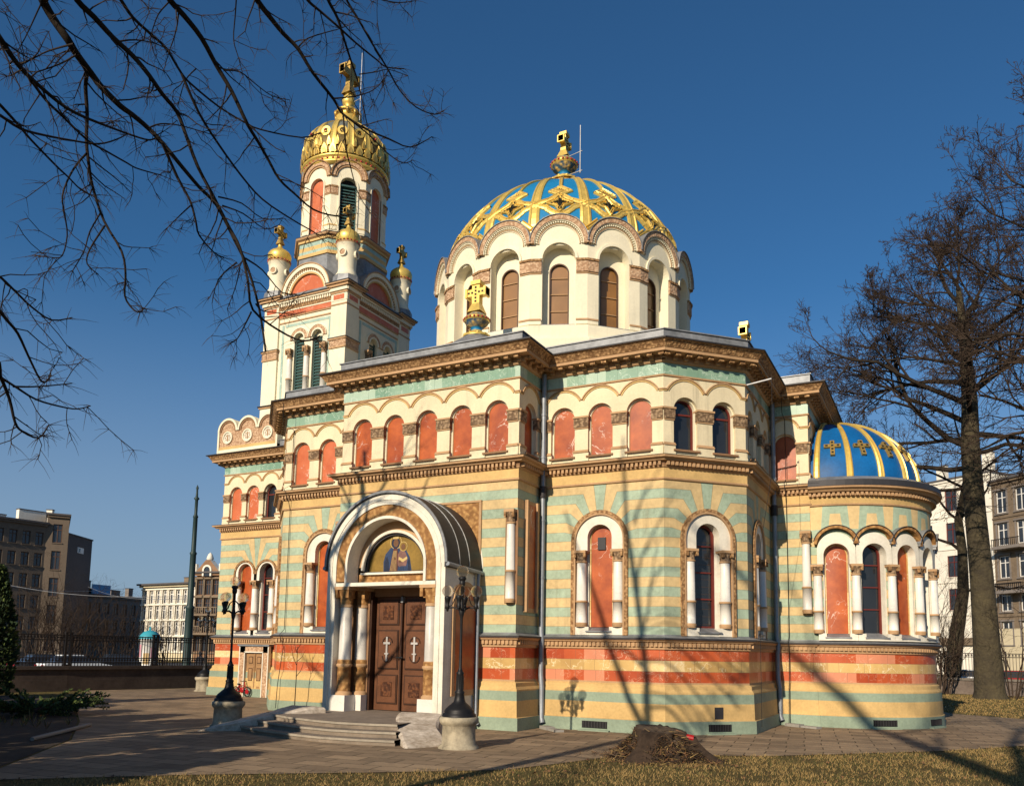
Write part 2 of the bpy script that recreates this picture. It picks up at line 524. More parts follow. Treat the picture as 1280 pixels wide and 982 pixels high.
def box(mb, fr, s0, s1, d0, d1, z0, z1, mat, top=None):
    n = max(1, int(math.ceil((s1 - s0) / fr.step)))
    P = fr.P
    for i in range(n):
        a, c = s0 + (s1 - s0) * i / n, s0 + (s1 - s0) * (i + 1) / n
        mb.face([P(a, d1, z0), P(c, d1, z0), P(c, d1, z1), P(a, d1, z1)], mat, [(a, z0), (c, z0), (c, z1), (a, z1)])
        mb.face([P(a, d0, z0), P(c, d0, z0), P(c, d0, z1), P(a, d0, z1)], mat)
        mb.face([P(a, d0, z1), P(c, d0, z1), P(c, d1, z1), P(a, d1, z1)], top or mat)
        mb.face([P(a, d0, z0), P(c, d0, z0), P(c, d1, z0), P(a, d1, z0)], mat)
    for a in (s0, s1):
        mb.face([P(a, d0, z0), P(a, d1, z0), P(a, d1, z1), P(a, d0, z1)], mat, [(d0, z0), (d1, z0), (d1, z1), (d0, z1)])

def arc(c, zs, r, n=16, a0=pi, a1=0.):
    return [(c + r * cos(a0 + (a1 - a0) * i / n), zs + r * sin(a0 + (a1 - a0) * i / n)) for i in range(n + 1)]

def arch_wall(mb, fr, s0, s1, z0, z1, ops, mat, d=0., uvf=None, n=16):
    """front face with round-headed openings (centre, half width, bottom, springing)"""
    cur = s0
    q = lambda pts: [uvf(*p) for p in pts] if uvf else pts
    def quad(pts):
        mb.face([fr.P(a, d, z) for a, z in pts], mat, q(pts))
    def rr(a, c, za, zb):
        if c - a < 1e-4 or zb - za < 1e-4: return
        m = max(1, int(math.ceil((c - a) / min(fr.step, .45))))
        for i in range(m):
            x0, x1 = a + (c - a) * i / m, a + (c - a) * (i + 1) / m
            quad([(x0, za), (x1, za), (x1, zb), (x0, zb)])
    for c, r, zb, zs in ops:
        rr(cur, c - r, z0, z1)
        rr(c - r, c + r, z0, zb)
        pts = arc(c, zs, r, n)
        for (a, za), (e, ze) in zip(pts, pts[1:]):
            quad([(a, za), (e, ze), (e, z1), (a, z1)])
        cur = c + r
    rr(cur, s1, z0, z1)

def path_of(c, r, zb, zs, n=16):
    return [(c - r, zb)] + arc(c, zs, r, n) + [(c + r, zb)]

def reveal(mb, fr, c, r, zb, zs, d0, d1, mat, sill=None, n=16):
    p = path_of(c, r, zb, zs, n)
    for (a, za), (e, ze) in zip(p, p[1:]):
        mb.face([fr.P(a, d0, za), fr.P(e, d0, ze), fr.P(e, d1, ze), fr.P(a, d1, za)], mat)
    mb.face([fr.P(c - r, d0, zb), fr.P(c + r, d0, zb), fr.P(c + r, d1, zb), fr.P(c - r, d1, zb)], sill or mat)

def fill(mb, fr, c, r, zb, zs, d, mat, n=16):
    p = arc(c, zs, r, n)
    for (a, za), (e, ze) in zip(p, p[1:]):
        mb.face([fr.P(a, d, zb), fr.P(e, d, zb), fr.P(e, d, ze), fr.P(a, d, za)], mat, [(a, zb), (e, zb), (e, ze), (a, za)])

def ring(mb, fr, c, zs, ri, ro, d0, d1, mat, zb=None, n=20, a0=pi, a1=0., under=None, top=None):
    """arched band from d0 to d1, with straight legs down to zb"""
    pi_, po = arc(c, zs, ri, n, a0, a1), arc(c, zs, ro, n, a0, a1)
    if zb is not None:
        pi_ = [(c - ri, zb)] + pi_ + [(c + ri, zb)]
        po = [(c - ro, zb)] + po + [(c + ro, zb)]
    L = 0
    for i in range(len(pi_) - 1):
        a, e, f, g = pi_[i], pi_[i + 1], po[i + 1], po[i]
        L2 = L + math.hypot(f[0] - g[0], f[1] - g[1])
        mb.face([fr.P(a[0], d1, a[1]), fr.P(e[0], d1, e[1]), fr.P(f[0], d1, f[1]), fr.P(g[0], d1, g[1])], mat, [(L, 0), (L2, 0), (L2, ro - ri), (L, ro - ri)])
        mb.face([fr.P(g[0], d0, g[1]), fr.P(f[0], d0, f[1]), fr.P(f[0], d1, f[1]), fr.P(g[0], d1, g[1])], top or mat)
        mb.face([fr.P(a[0], d0, a[1]), fr.P(e[0], d0, e[1]), fr.P(e[0], d1, e[1]), fr.P(a[0], d1, a[1])], under or mat)
        L = L2
    for a, g in ((pi_[0], po[0]), (pi_[-1], po[-1])):
        mb.face([fr.P(a[0], d0, a[1]), fr.P(a[0], d1, a[1]), fr.P(g[0], d1, g[1]), fr.P(g[0], d0, g[1])], mat)

def lathe(mb, cx, cy, prof, mat, n=20, a0=0., a1=2 * pi, smooth=True):
    full = abs(a1 - a0 - 2 * pi) < 1e-6
    rows = []
    for r, z in prof:
        k = n if full else n + 1
        rows.append([(cx + r * sin(a0 + (a1 - a0) * i / n), cy - r * cos(a0 + (a1 - a0) * i / n), z) for i in range(k)])
    mb.grid(rows, mat, closed=full, smooth=smooth)

def band(mb, poly, prof, mats, closed=True, cap=None):
    """profile (d,z) swept along a plan outline with mitred corners (outline counter-clockwise)"""
    n = len(poly)
    mit = []
    for i in range(n):
        ts = []
        for a, c in (((i - 1), i), (i, i + 1)):
            if not closed and (a < 0 or c >= n): continue
            p, q = poly[a % n], poly[c % n]
            L = math.hypot(q[0] - p[0], q[1] - p[1])
            ts.append(((q[1] - p[1]) / L, -(q[0] - p[0]) / L))
        if len(ts) == 1: mit.append(ts[0])
        else:
            m = (ts[0][0] + ts[1][0], ts[0][1] + ts[1][1])
            dd = m[0] * ts[0][0] + m[1] * ts[0][1]
            mit.append((m[0] / dd, m[1] / dd))
    L = 0
    for i in range(n if closed else n - 1):
        j = (i + 1) % n
        l2 = L + math.hypot(poly[j][0] - poly[i][0], poly[j][1] - poly[i][1])
        P = lambda k, d, z: (poly[k][0] + mit[k][0] * d, poly[k][1] + mit[k][1] * d, z)
        for a in range(len(prof) - 1):
            (d0, z0), (d1, z1) = prof[a], prof[a + 1]
            mt = mats[a] if isinstance(mats, list) else mats
            mb.face([P(i, d0, z0), P(j, d0, z0), P(j, d1, z1), P(i, d1, z1)], mt, [(L, z0), (l2, z0), (l2, z1), (L, z1)])
        L = l2

def tube(mb, pts, rads, mat, n=6, smooth=True, cap=False):
    pts = [Vector(p) for p in pts]
    rows = []
    up = None
    for i, p in enumerate(pts):
        t = (pts[min(i + 1, len(pts) - 1)] - pts[max(i - 1, 0)])
        if t.length < 1e-9: t = Vector((0, 0, 1))
        t.normalize()
        if up is None:
            up = t.orthogonal().normalized()
        else:
            up = up - t * up.dot(t)
            up = up.normalized() if up.length > 1e-6 else t.orthogonal().normalized()
        sd = t.cross(up)
        r = rads[i] if isinstance(rads, (list, tuple)) else rads
        rows.append([p + up * (r * cos(2 * pi * k / n)) + sd * (r * sin(2 * pi * k / n)) for k in range(n)])
    mb.grid(rows, mat, closed=True, smooth=smooth)
    if cap:
        mb.face(rows[0], mat); mb.face(rows[-1], mat)

def sphere(mb, c, r, mat, n=14, m=9, sx=1, sy=1, sz=1):
    rows = []
    for i in range(m + 1):
        a = -pi / 2 + pi * i / m
        rows.append([(c[0] + sx * r * cos(a) * cos(2 * pi * k / n), c[1] + sy * r * cos(a) * sin(2 * pi * k / n), c[2] + sz * r * sin(a)) for k in range(n)])
    mb.grid(rows, mat, closed=True)

def cbox(mb, x0, x1, y0, y1, z0, z1, mat):
    box(mb, Fr(0, 0, 1, 0), x0, x1, -y1, -y0, z0, z1, mat)

def hash3(x, y, z):
    return (math.sin(x * 3.1 + y * 1.7) + math.sin(y * 4.3 - z * 2.9 + 1.3) + math.sin(z * 5.1 + x * 2.2 + .7) + .5 * math.sin(x * 9.7 + z * 8.1) + .5 * math.sin(y * 11.3 - x * 7.7)) / 4

# ================================================================== setting: ground
def sheet(name, poly, z, mat, kind='structure'):
    mb = MB()
    mb.face([(x, y, z) for x, y in poly], mat)
    return tag(mb.build(name), kind=kind)

sheet('ground', [(-900, -300), (900, -300), (900, 1500), (-900, 1500)], 0, 'lawn')
PATH = [(-13.6, 7.8), (-11.3, 10.1), (-9.1, 11.9), (-7.2, 13.6), (-6.6, 15.4), (-6.0, 17.5), (-3.7, 18.5), (-2.0, 20.2), (0, 22.4), (1.8, 25), (9, 33.5),
        (9, 41), (2.6, 36.2), (.3, 37.6), (-1, 41), (-8, 45), (-20, 46), (-34, 40), (-34.3, 30.4), (-35.6, 25.3), (-31, 21.6), (-26, 18.2), (-21.5, 15.2), (-17.5, 12.2)]
sheet('paved_path', PATH, .012, 'paving')
sheet('flower_bed', [(-13.8, 7.9), (-17.6, 12.2), (-21.6, 15.2), (-26.1, 18.2), (-31.1, 21.6), (-40, 19), (-40, 2), (-20, 2)], .008, 'soil')

# ================================================================== the church
CX, CY = -13.696, 30.765
A_, E_, W_, PS, PE = 8.855, 3.793, 3.183, 1.498, 1.218
WE = W_ + E_
NW, NU = 3.74, 15.5             # west block half width and reach
church = thing('church', (CX, CY, 0), 'striped yellow and green domed church with gilded domes and a bell tower behind', 'church')
R_ = lambda pts: [(CX + x, CY + y) for x, y in pts]
OUT = R_([(-W_, -A_ - PS), (W_, -A_ - PS), (W_, -A_), (WE, -A_), (A_, -WE), (A_, -W_), (A_ + PE, -W_), (A_ + PE, W_), (A_, W_), (A_, WE), (WE, A_),
          (W_, A_), (W_, A_ + PS), (-W_, A_ + PS), (-W_, A_), (-WE, A_), (-A_, WE), (-A_, NW), (-NU, NW), (-NU, -NW), (-A_, -NW), (-A_, -WE), (-WE, -A_), (-W_, -A_)])
AX, AR = CX + 10.35, 3.15       # apse centre and radius
NA = 40
APSE = [(CX + A_ + PE, CY - AR)] + [(AX + AR * sin(pi * i / NA), CY - AR * cos(pi * i / NA)) for i in range(NA + 1)] + [(CX + A_ + PE, CY + AR)]

# wall frames, s measured from the middle of each wall
def wf(x0, y0, x1, y1):
    f = Fr(CX + (x0 + x1) / 2, CY + (y0 + y1) / 2, x1 - x0, y1 - y0)
    return f, math.hypot(x1 - x0, y1 - y0) / 2
F3, L3 = wf(-W_, -A_ - PS, W_, -A_ - PS)
F4, L4 = wf(W_, -A_ - PS, W_, -A_)
F5, L5 = wf(W_, -A_, WE, -A_)
F6, L6 = wf(WE, -A_, A_, -WE)
F7, L7 = wf(A_, -WE, A_, -W_)
F8, L8 = wf(A_, -W_, A_ + PE, -W_)
F9, L9 = wf(A_ + PE, -W_, A_ + PE, W_)
F2, L2 = wf(-WE, -A_, -W_, -A_)
FG, LG = wf(-A_, -WE, -WE, -A_)
F2b, L2b = wf(-W_, -A_, -W_, -A_ - PS)
F1, L1 = wf(-NU, -NW, -A_, -NW)
F1w, L1w = wf(-NU, NW, -NU, -NW)
FGw, LGw = wf(-A_, -NW, -A_, -WE)
NORTH = [wf(*p) for p in ((A_ + PE, W_, A_, W_), (A_, W_, A_, WE), (A_, WE, WE, A_), (WE, A_, W_, A_), (W_, A_, W_, A_ + PS), (W_, A_ + PS, -W_, A_ + PS),
                          (-W_, A_ + PS, -W_, A_), (-W_, A_, -WE, A_), (-WE, A_, -A_, WE), (-A_, WE, -A_, NW), (-A_, NW, -NU, NW))]

# ---- plinth, shared profile
PL = [(.20, 0), (.19, .36), (.15, .38), (.135, .82), (.125, 1.08), (.125, 1.12), (.07, 1.2), (.06, 1.3), (.0, 1.34), (.0, 1.39), (.0, 1.68), (.0, 1.98), (.0, 2.29)]
PLM = ['green_plaster', 'yellow_plaster', 'yellow_plaster', 'green_plaster', 'yellow_plaster', 'yellow_plaster', 'yellow_plaster', 'yellow_plaster', 'terracotta', 'red_tile', 'yellow_tile', 'red_tile']
for poly, cl in ((OUT, True), (APSE, False)):
    mb = MB()
    band(mb, poly, PL, PLM, cl)
    mb.build('plinth', church)
    mb = MB()
    band(mb, poly, [(0, 2.27), (.05, 2.29), (.05, 2.33), (.07, 2.36), (.07, 2.47), (.13, 2.49), (.15, 2.53), (.2, 2.55), (.2, 2.60), (.02, 2.67)],
         ['terracotta'] * 5 + ['terracotta', 'terracotta', 'gutter', 'lead'], cl)
    band(mb, poly, [(0.001, 2.655), (.02, 2.655), (.02, 2.69)], ['lead', 'lead'], cl)
    mb.build('string_course', church)

def dentils(mb, fr, s0, s1, pitch, wd, d0, d1, z0, z1, mat):
    n = max(1, int(round((s1 - s0) / pitch)))
    p = (s1 - s0) / n
    for i in range(n):
        c = s0 + p * (i + .5)
        box(mb, fr, c - wd / 2, c + wd / 2, d0, d1, z0, z1, mat)

VIS = [(F1, L1, 0, 0), (F1w, L1w, 0, 0), (FG, LG, 0, 0), (FGw, LGw, 0, 0), (F2, L2, 0, 0), (F2b, L2b, 0, 0), (F3, L3, 0, 0), (F4, L4, 0, .05), (F5, L5, .05, 0), (F6, L6, 0, 0), (F7, L7, 0, 0), (F8, L8, 0, 0), (F9, L9, 0, 0)]
AF = Cf(AX, CY, AR)
mb = MB()
for fr, L, a, c in VIS:
    dentils(mb, fr, -L + a, L - c, .13, .075, .06, .125, 2.365, 2.47, 'terracotta')
dentils(mb, AF, -.3, pi * AR + .3, .13, .075, .06, .125, 2.365, 2.47, 'terracotta')
mb.build('dentil_course', church)

# ---- middle cornice
mb = MB()
MC = [(.0, 7.0), (.05, 7.01), (.06, 7.05), (.03, 7.07), (.03, 7.33), (.07, 7.36), (.08, 7.39), (.08, 7.50), (.2, 7.52), (.23, 7.57), (.31, 7.59), (.32, 7.645), (.34, 7.66), (.0, 7.74)]
MCM = ['terracotta', 'terracotta', 'terracotta', 'yellow_plaster', 'terracotta', 'terracotta', 'terracotta_dark', 'terracotta', 'terracotta', 'terracotta', 'terracotta', 'gutter', 'lead']
band(mb, OUT, MC, MCM)
for fr, L, a, c in VIS:
    dentils(mb, fr, -L + a, L - c, .135, .075, .07, .18, 7.395, 7.495, 'terracotta')
mb.build('cornice', church)
mb = MB()
band(mb, APSE, [(0, 6.95), (.05, 6.96), (.06, 7.0), (.03, 7.02), (.05, 7.22), (.1, 7.25), (.1, 7.36), (.22, 7.38), (.28, 7.45), (.36, 7.48), (.37, 7.53), (.39, 7.54), (.34, 7.74), (.0, 7.9)],
     ['terracotta', 'terracotta', 'terracotta', 'yellow_plaster', 'terracotta', 'terracotta', 'terracotta_dark', 'terracotta', 'terracotta', 'terracotta', 'terracotta', 'gutter', 'lead'], False)
dentils(mb, AF, -.3, pi * AR + .3, .135, .075, .1, .2, 7.255, 7.355, 'terracotta')
mb.build('cornice', church)

# ---- top cornice, frieze and parapet
mb = MB()
band(mb, OUT, [(0, 9.98), (.04, 9.99), (.05, 10.03), (.02, 10.045), (.02, 10.37)], ['terracotta', 'terracotta', 'terracotta', 'green_frieze'])
mb.build('frieze', church)
mb = MB()
band(mb, OUT, [(.02, 10.365), (.06, 10.38), (.09, 10.42), (.09, 10.575), (.43, 10.58), (.43, 10.665), (.45, 10.67), (.50, 10.76), (.58, 10.855), (.60, 10.865), (.64, 10.868), (.64, 10.905), (.12, 11.0)],
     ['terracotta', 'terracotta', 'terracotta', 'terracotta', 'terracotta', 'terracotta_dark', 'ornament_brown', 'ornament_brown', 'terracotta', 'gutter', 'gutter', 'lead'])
def modillions(mb, fr, L, a=0, c=0):
    s0, s1 = -L - .05 + a, L + .05 - c
    n = max(2, int(round((s1 - s0) / .33)))
    for i in range(n + 1):
        s = s0 + (s1 - s0) * i / n
        box(mb, fr, s - .07, s + .07, .09, .30, 10.515, 10.574, 'terracotta')
        box(mb, fr, s - .06, s + .06, .09, .19, 10.44, 10.515, 'terracotta')
        box(mb, fr, s - .075, s + .075, .29, .37, 10.495, 10.574, 'ornament_brown')
for fr, L, a, c in VIS:
    modillions(mb, fr, L, .12 if a else 0, .12 if c else 0)
mb.build('cornice', church)
mb = MB()
band(mb, OUT, [(.12, 10.97), (.12, 11.30), (.16, 11.31), (.16, 11.345), (-.05, 11.36), (-.05, 11.2)], ['lead', 'gutter', 'lead', 'lead', 'lead'])
mb.build('parapet', church)
mb = MB()
mb.face([(x, y, 11.2) for x, y in OUT], 'lead')
for (x, y), r in (((0, -7.46), 2.7), ((7.46, 0), 2.7), ((0, 7.46), 2.7)):
    lathe(mb, CX + x, CY + y, [(r, 11.2), (.3, 12.84)], 'lead', 8, smooth=False)
for (x, y) in ((.9, -8.6), (5.2, -6.6)):
    cbox(mb, CX + x - .3, CX + x + .3, CY + y - .3, CY + y + .3, 11.2, 11.62, 'lead')
mb.build('roof', church)

# ---- upper storey walls with the small arcade
UZ0, UZ1 = 7.72, 10.0
def upper(fr, L, cs, pitch, wins=(), pale=False, uvc=None, ends=(True, True)):
    r, zb, zs = .385, 7.87, 9.045
    mb = MB()
    arch_wall(mb, fr, -L, L, UZ0, UZ1, [(c, r, zb, zs) for c in cs], 'cream_plaster')
    # scalloped moulding over the arches, capitals and bases of the little piers
    R2 = (pitch / 2) ** 2 / .76 + .19
    th = math.asin(min(1, pitch / 2 / R2))
    for c in cs:
        ring(mb, fr, c, 9.98 - R2, R2 - .085, R2 - .05, -.01, .025, 'yellow_plaster', n=14, a0=pi / 2 + th, a1=pi / 2 - th)
        ring(mb, fr, c, 9.98 - R2, R2 - .035, R2, -.01, .045, 'terracotta', n=14, a0=pi / 2 + th, a1=pi / 2 - th)
    for a, e in ((-L, cs[0] - pitch / 2 + .02), (cs[-1] + pitch / 2 - .02, L)):
        if e - a > .04:
            zf_ = 9.98 - R2 + R2 * cos(th)
            box(mb, fr, a, e, -.01, .045, zf_ - .005, zf_ + .03, 'terracotta'); box(mb, fr, a, e, -.01, .025, zf_ - .045, zf_ - .015, 'yellow_plaster')
    edges = [(-L, cs[0] - r)] + [(a + r, e - r) for a, e in zip(cs, cs[1:])] + [(cs[-1] + r, L)]
    for i, (a, e) in enumerate(edges):
        if e - a < .05: continue
        m = .035
        aa = a if i == 0 else a - m
        ee = e if i == len(edges) - 1 else e + m
        box(mb, fr, aa + .02, ee - .02, -.2 if i else -.02, .03, 8.72, 8.76, 'terracotta')
        box(mb, fr, aa + .01, ee - .01, -.2 if i else -.02, .05, 8.76, 9.035, 'ornament_cap')
        box(mb, fr, aa - .01, ee + .01, -.2 if i else -.02, .075, 9.035, 9.09, 'terracotta')
        box(mb, fr, aa, ee, -.04, .05, 7.72, 7.82, 'cream_plaster')
        box(mb, fr, aa, ee, -.04, .07, 7.99, 8.03, 'terracotta')
        box(mb, fr, aa, ee, -.04, .04, 7.82, 7.99, 'cream_plaster')
        box(mb, fr, aa + .01, ee - .01, -.04, .045, 8.03, 8.07, 'terracotta')
    mb.build('wall', church)
    for i, c in enumerate(cs):
        w_ = i in wins
        mb = MB()
        reveal(mb, fr, c, r, zb, zs, 0, -.11, 'cream_plaster')
        ring(mb, fr, c, zs, r - .04, r + .005, -.3, -.11, 'cream_bright', zb=zb)
        box(mb, fr, c - r - .03, c + r + .03, -.05, .09, zb - .04, zb + .012, 'terracotta_dark')
        if not w_:
            ring(mb, fr, c, zs, r - .06, r - .04, -.16, -.13, 'terracotta', zb=zb + .012)
            fill(mb, fr, c, r - .04, zb + .012, zs, -.15, 'red_panel_pale' if pale else 'red_panel')
            mb.build('blind_window', church)
        else:
            wn = mb.build('window', church)
            g = MB(); fill(g, fr, c, r - .05, zb + .012, zs, -.27, 'glass_dark'); g.build('pane', wn)
            g = MB()
            ring(g, fr, c, zs, r - .09, r - .04, -.29, -.22, 'frame_red', zb=zb + .012)
            box(g, fr, c - r + .06, c + r - .06, -.268, -.24, 8.95, 9.0, 'frame_red')
            box(g, fr, c - r + .06, c + r - .06, -.268, -.235, zb + .012, zb + .06, 'frame_red')
            g.build('frame', wn)

upper(F3, L3, [i * 1.215 + .02 for i in (-2, -1, 0, 1, 2)], 1.215)
upper(F4, L4, [0.0], 1.2)
upper(F5, L5, [-1.19, 0, 1.19], 1.19)
upper(F6, L6, [-.62, .62], 1.24, wins=(0, 1))
upper(F7, L7, [-1.19, 0, 1.19], 1.19, wins=(1,))
upper(F8, L8, [-.13], 1.0)
upper(F9, L9, [-2.43, -1.215, 0, 1.215, 2.43], 1.215)
upper(F2, L2, [-1.19, 0, 1.19], 1.19, pale=True)
upper(F2b, L2b, [0.0], 1.2)
upper(FG, LG, [-.62, .62], 1.24, pale=True)
upper(FGw, LGw, [-1., 0, 1.], 1.0, pale=True)
upper(F1, L1, [(-14.74 + 1.04 * k) + (NU + A_) / 2 for k in range(6)], 1.04, wins=(2,), pale=True)
upper(F1w, L1w, [-2.3, -1.15, 0, 1.15, 2.3], 1.15, pale=True)
mb = MB()
for fr, L in NORTH:
    rect(mb, fr, -L, L, UZ0, UZ1, 0, 'cream_plaster')
    rect(mb, fr, -L, L, 2.66, 7.02, 0, 'striped_wall', (50, 5.385))
mb.build('wall', church)

# ---- columns
def column(fr, s, d, z0, z1, name='column', parent=None, r=.15, ringz=3.62, cap=.36, base_mat='white_marble', shaft='white_marble', low=None, half=None):
    P = fr.P(s, d, 0)
    x, y = P[0], P[1]
    mb = MB()
    zc = z1 - cap
    low = low or shaft
    prof, mt = [(r * 1.16, z0), (r * 1.16, z0 + .04), (r * 1.2, z0 + .05), (r * 1.2, z0 + .10), (r * 1.08, z0 + .12), (r * 1.06, ringz - .03)], ['terracotta', 'terracotta', 'terracotta', 'terracotta', low]
    prof += [(r * 1.18, ringz - .03), (r * 1.2, ringz), (r * 1.18, ringz + .03), (r, ringz + .03), (r * .94, zc)]
    mt += ['terracotta', 'terracotta', 'terracotta', 'terracotta', shaft]
    lathe(mb, x, y, prof, mt, 16)
    o = mb.build(name, parent or church)
    mb = MB()
    lathe(mb, x, y, [(r * .98, zc), (r * 1.12, zc + .02), (r * 1.12, zc + .05), (r * .98, zc + .06), (r * 1.02, zc + cap * .55), (r * 1.32, zc + cap * .82)], ['terracotta', 'terracotta', 'terracotta', 'ornament_cap', 'ornament_cap'], 12)
    q = r * 1.28
    box(mb, fr, s - q, s + q, d - q, d + q, z1 - cap * .2, z1, 'terracotta')
    # corner leaves
    for sx in (-1, 1):
        box(mb, fr, s + sx * q * .8 - .035, s + sx * q * .8 + .035, d + q * .5, d + q * .95, zc + cap * .45, z1 - cap * .2, 'ornament_brown')
    mb.build('capital', o if parent is None else parent)
    return o

# ---- lower storey
ZC = 5.385
def lower(fr, L, c=None, kind='blind', twin=None, fan=13.85, ztop=7.03):
    mb = MB()
    if c is None:
        rect(mb, fr, -L, L, 2.66, ztop, 0, 'striped_wall', (50, ZC))
        mb.build('wall', church); return
    cs = [c] if twin is None else [c - twin, c + twin]
    ro = .865 if twin is None else .62
    if twin is None:
        arch_wall(mb, fr, -L, L, 2.66, ztop, [(c, ro, 2.66, ZC)], 'striped_wall', 0, lambda a, z: (a - c, z - ZC), 24)
    else:
        ro = twin * 2 * .57
        # two touching arches: one opening of double width below, two arcs above
        arch_wall(mb, fr, -L, c, 2.66, ztop, [(c - twin, twin, 2.66, ZC)], 'striped_wall', 0, lambda a, z: (a - c, z - ZC), 20)
        arch_wall(mb, fr, c, L, 2.66, ztop, [(c + twin, twin, 2.66, ZC)], 'striped_wall', 0, lambda a, z: (a - c, z - ZC), 20)
        ro = twin
    mb.build('wall', church)
    ri = .37 if twin is None else .40
    for k, cc in enumerate(cs):
        isw = kind == 'window' or (twin and k == 1)
        mb = MB()
        if twin is None:
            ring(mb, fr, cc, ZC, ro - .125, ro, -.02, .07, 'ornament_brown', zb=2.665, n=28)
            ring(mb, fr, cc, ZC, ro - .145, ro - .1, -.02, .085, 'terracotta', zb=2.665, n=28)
            wo = ro - .125
        else:
            ring(mb, fr, cc, ZC, ro - .09, ro, -.02, .07, 'ornament_brown', n=24)
            if k == 0: box(mb, fr, cc - ro, cc - ro + .1, -.02, .07, 2.68, ZC, 'ornament_brown')
            else: box(mb, fr, cc + ro - .1, cc + ro, -.02, .07, 2.68, ZC, 'ornament_brown')
            wo = ro - .09
        # white arch, stilted
        p_o = [(cc - wo, 5.09)] + arc(cc, ZC, wo, 24) + [(cc + wo, 5.09)]
        p_i = [(cc - ri, 5.09)] + arc(cc, ZC + .08, ri, 24) + [(cc + ri, 5.09)]
        for i in range(len(p_o) - 1):
            mb.face([fr.P(p_i[i][0], .02, p_i[i][1]), fr.P(p_i[i + 1][0], .02, p_i[i + 1][1]), fr.P(p_o[i + 1][0], .02, p_o[i + 1][1]), fr.P(p_o[i][0], .02, p_o[i][1])], 'white_stone')
            mb.face([fr.P(p_i[i][0], .02, p_i[i][1]), fr.P(p_i[i + 1][0], .02, p_i[i + 1][1]), fr.P(p_i[i + 1][0], -.34, p_i[i + 1][1]), fr.P(p_i[i][0], -.34, p_i[i][1])], 'white_stone')
        for sg in (-1, 1):   # underside of the springers and the splayed jambs behind the columns
            mb.face([fr.P(cc + sg * ri, .02, 5.09), fr.P(cc + sg * wo, .02, 5.09), fr.P(cc + sg * wo, -.2, 5.09), fr.P(cc + sg * ri, -.2, 5.09)], 'white_stone')
            mb.face([fr.P(cc + sg * wo, 0, 2.66), fr.P(cc + sg * wo, -.16, 2.66), fr.P(cc + sg * wo, -.16, 5.1), fr.P(cc + sg * wo, 0, 5.1)], 'white_stone')
            mb.face([fr.P(cc + sg * wo, -.16, 2.66), fr.P(cc + sg * (ri + .02), -.16, 2.66), fr.P(cc + sg * (ri + .02), -.16, 5.1), fr.P(cc + sg * wo, -.16, 5.1)], 'white_stone')
            mb.face([fr.P(cc + sg * (ri + .02), -.16, 2.66), fr.P(cc + sg * (ri - .02), -.34, 2.66), fr.P(cc + sg * (ri - .02), -.34, 5.5), fr.P(cc + sg * (ri + .02), -.16, 5.5)], 'white_stone')
        a0, a1 = (cc - wo, cc + wo)
        box(mb, fr, a0, cc - ri + .06, -.2, .05, 2.672, 2.9, 'white_stone')
        box(mb, fr, cc + ri - .06, a1, -.2, .05, 2.672, 2.9, 'white_stone')
        box(mb, fr, cc - ri + .06, cc + ri - .06, -.2, .04, 2.672, 2.77, 'white_stone')
        mb.face([fr.P(cc - ri - .02, .1, 2.78), fr.P(cc + ri + .02, .1, 2.78), fr.P(cc + ri, -.3, 2.92), fr.P(cc - ri, -.3, 2.92)], 'lead')
        mb.face([fr.P(cc - ri - .02, .1, 2.75), fr.P(cc + ri + .02, .1, 2.75), fr.P(cc + ri + .02, .1, 2.785), fr.P(cc - ri - .02, .1, 2.785)], 'lead')
        if isw:
            o = mb.build('window', church)
            g = MB(); fill(g, fr, cc, ri - .02, 2.9, ZC + .08, -.33, 'glass_dark'); g.build('pane', o)
            g = MB()
            ring(g, fr, cc, ZC + .08, ri - .075, ri - .015, -.335, -.26, 'frame_red', zb=2.9)
            for z in (3.7, 4.45, 5.2):
                box(g, fr, cc - ri + .06, cc + ri - .06, -.325, -.28, z, z + .04, 'frame_red')
            box(g, fr, cc - ri + .04, cc + ri - .04, -.325, -.27, 2.9, 2.96, 'frame_red')
            for zz in range(12):
                box(g, fr, cc - ri + .07, cc + ri - .07, -.328, -.322, 3.02 + zz * .21, 3.026 + zz * .21, 'frame_brown')
            g.build('frame', o)
        else:
            fill(mb, fr, cc, ri - .02, 2.9, ZC + .08, -.2, 'red_panel')
            ring(mb, fr, cc, ZC + .08, ri - .045, ri - .012, -.25, -.17, 'yellow_tile', zb=2.9)
            o = mb.build('blind_window', church)
            if fr is F5:
                g = MB(); box(g, fr, cc - .12, cc + .12, -.2, -.15, 5.12, 5.48, 'gutter'); g.build('vent_grille', o)
    if twin is None:
        ss = (c - .56, c + .56)
    else:
        ss = (c - twin * 2 + .27, c, c + twin * 2 - .27)
    for s in ss:
        column(fr, s, -.02, 2.9, 5.09, r=.145)

lower(F4, L4); lower(F5, L5, 0); lower(F6, L6, 0.04, 'window'); lower(F7, L7, -.35, 'window'); lower(F8, L8)
lower(F9, L9); lower(F2, L2, .02); lower(FG, LG, 0, 'window'); lower(FGw, LGw, 0, 'window'); lower(F2b, L2b)
lower(F1, L1, -13.27 + (NU + A_) / 2, twin=.64); lower(F1w, L1w)
mb = MB()   # transept front, pierced by the porch
rect(mb, F3, -L3, -2.2, 2.66, 7.03, 0, 'striped_wall', (50, ZC))
rect(mb, F3, 2.2, L3, 2.66, 7.03, 0, 'striped_wall', (50, ZC))
rect(mb, F3, -2.2, 2.2, 2.66, 7.03, 0, 'striped_wall', (50, ZC))
for sg in (-1, 1):
    box(mb, F3, sg * 1.99 - .04, sg * 1.99 + .04, -.01, .05, 4.2, 6.5, 'terracotta')
box(mb, F3, -2.03, 2.03, -.01, .055, 6.44, 6.5, 'terracotta')
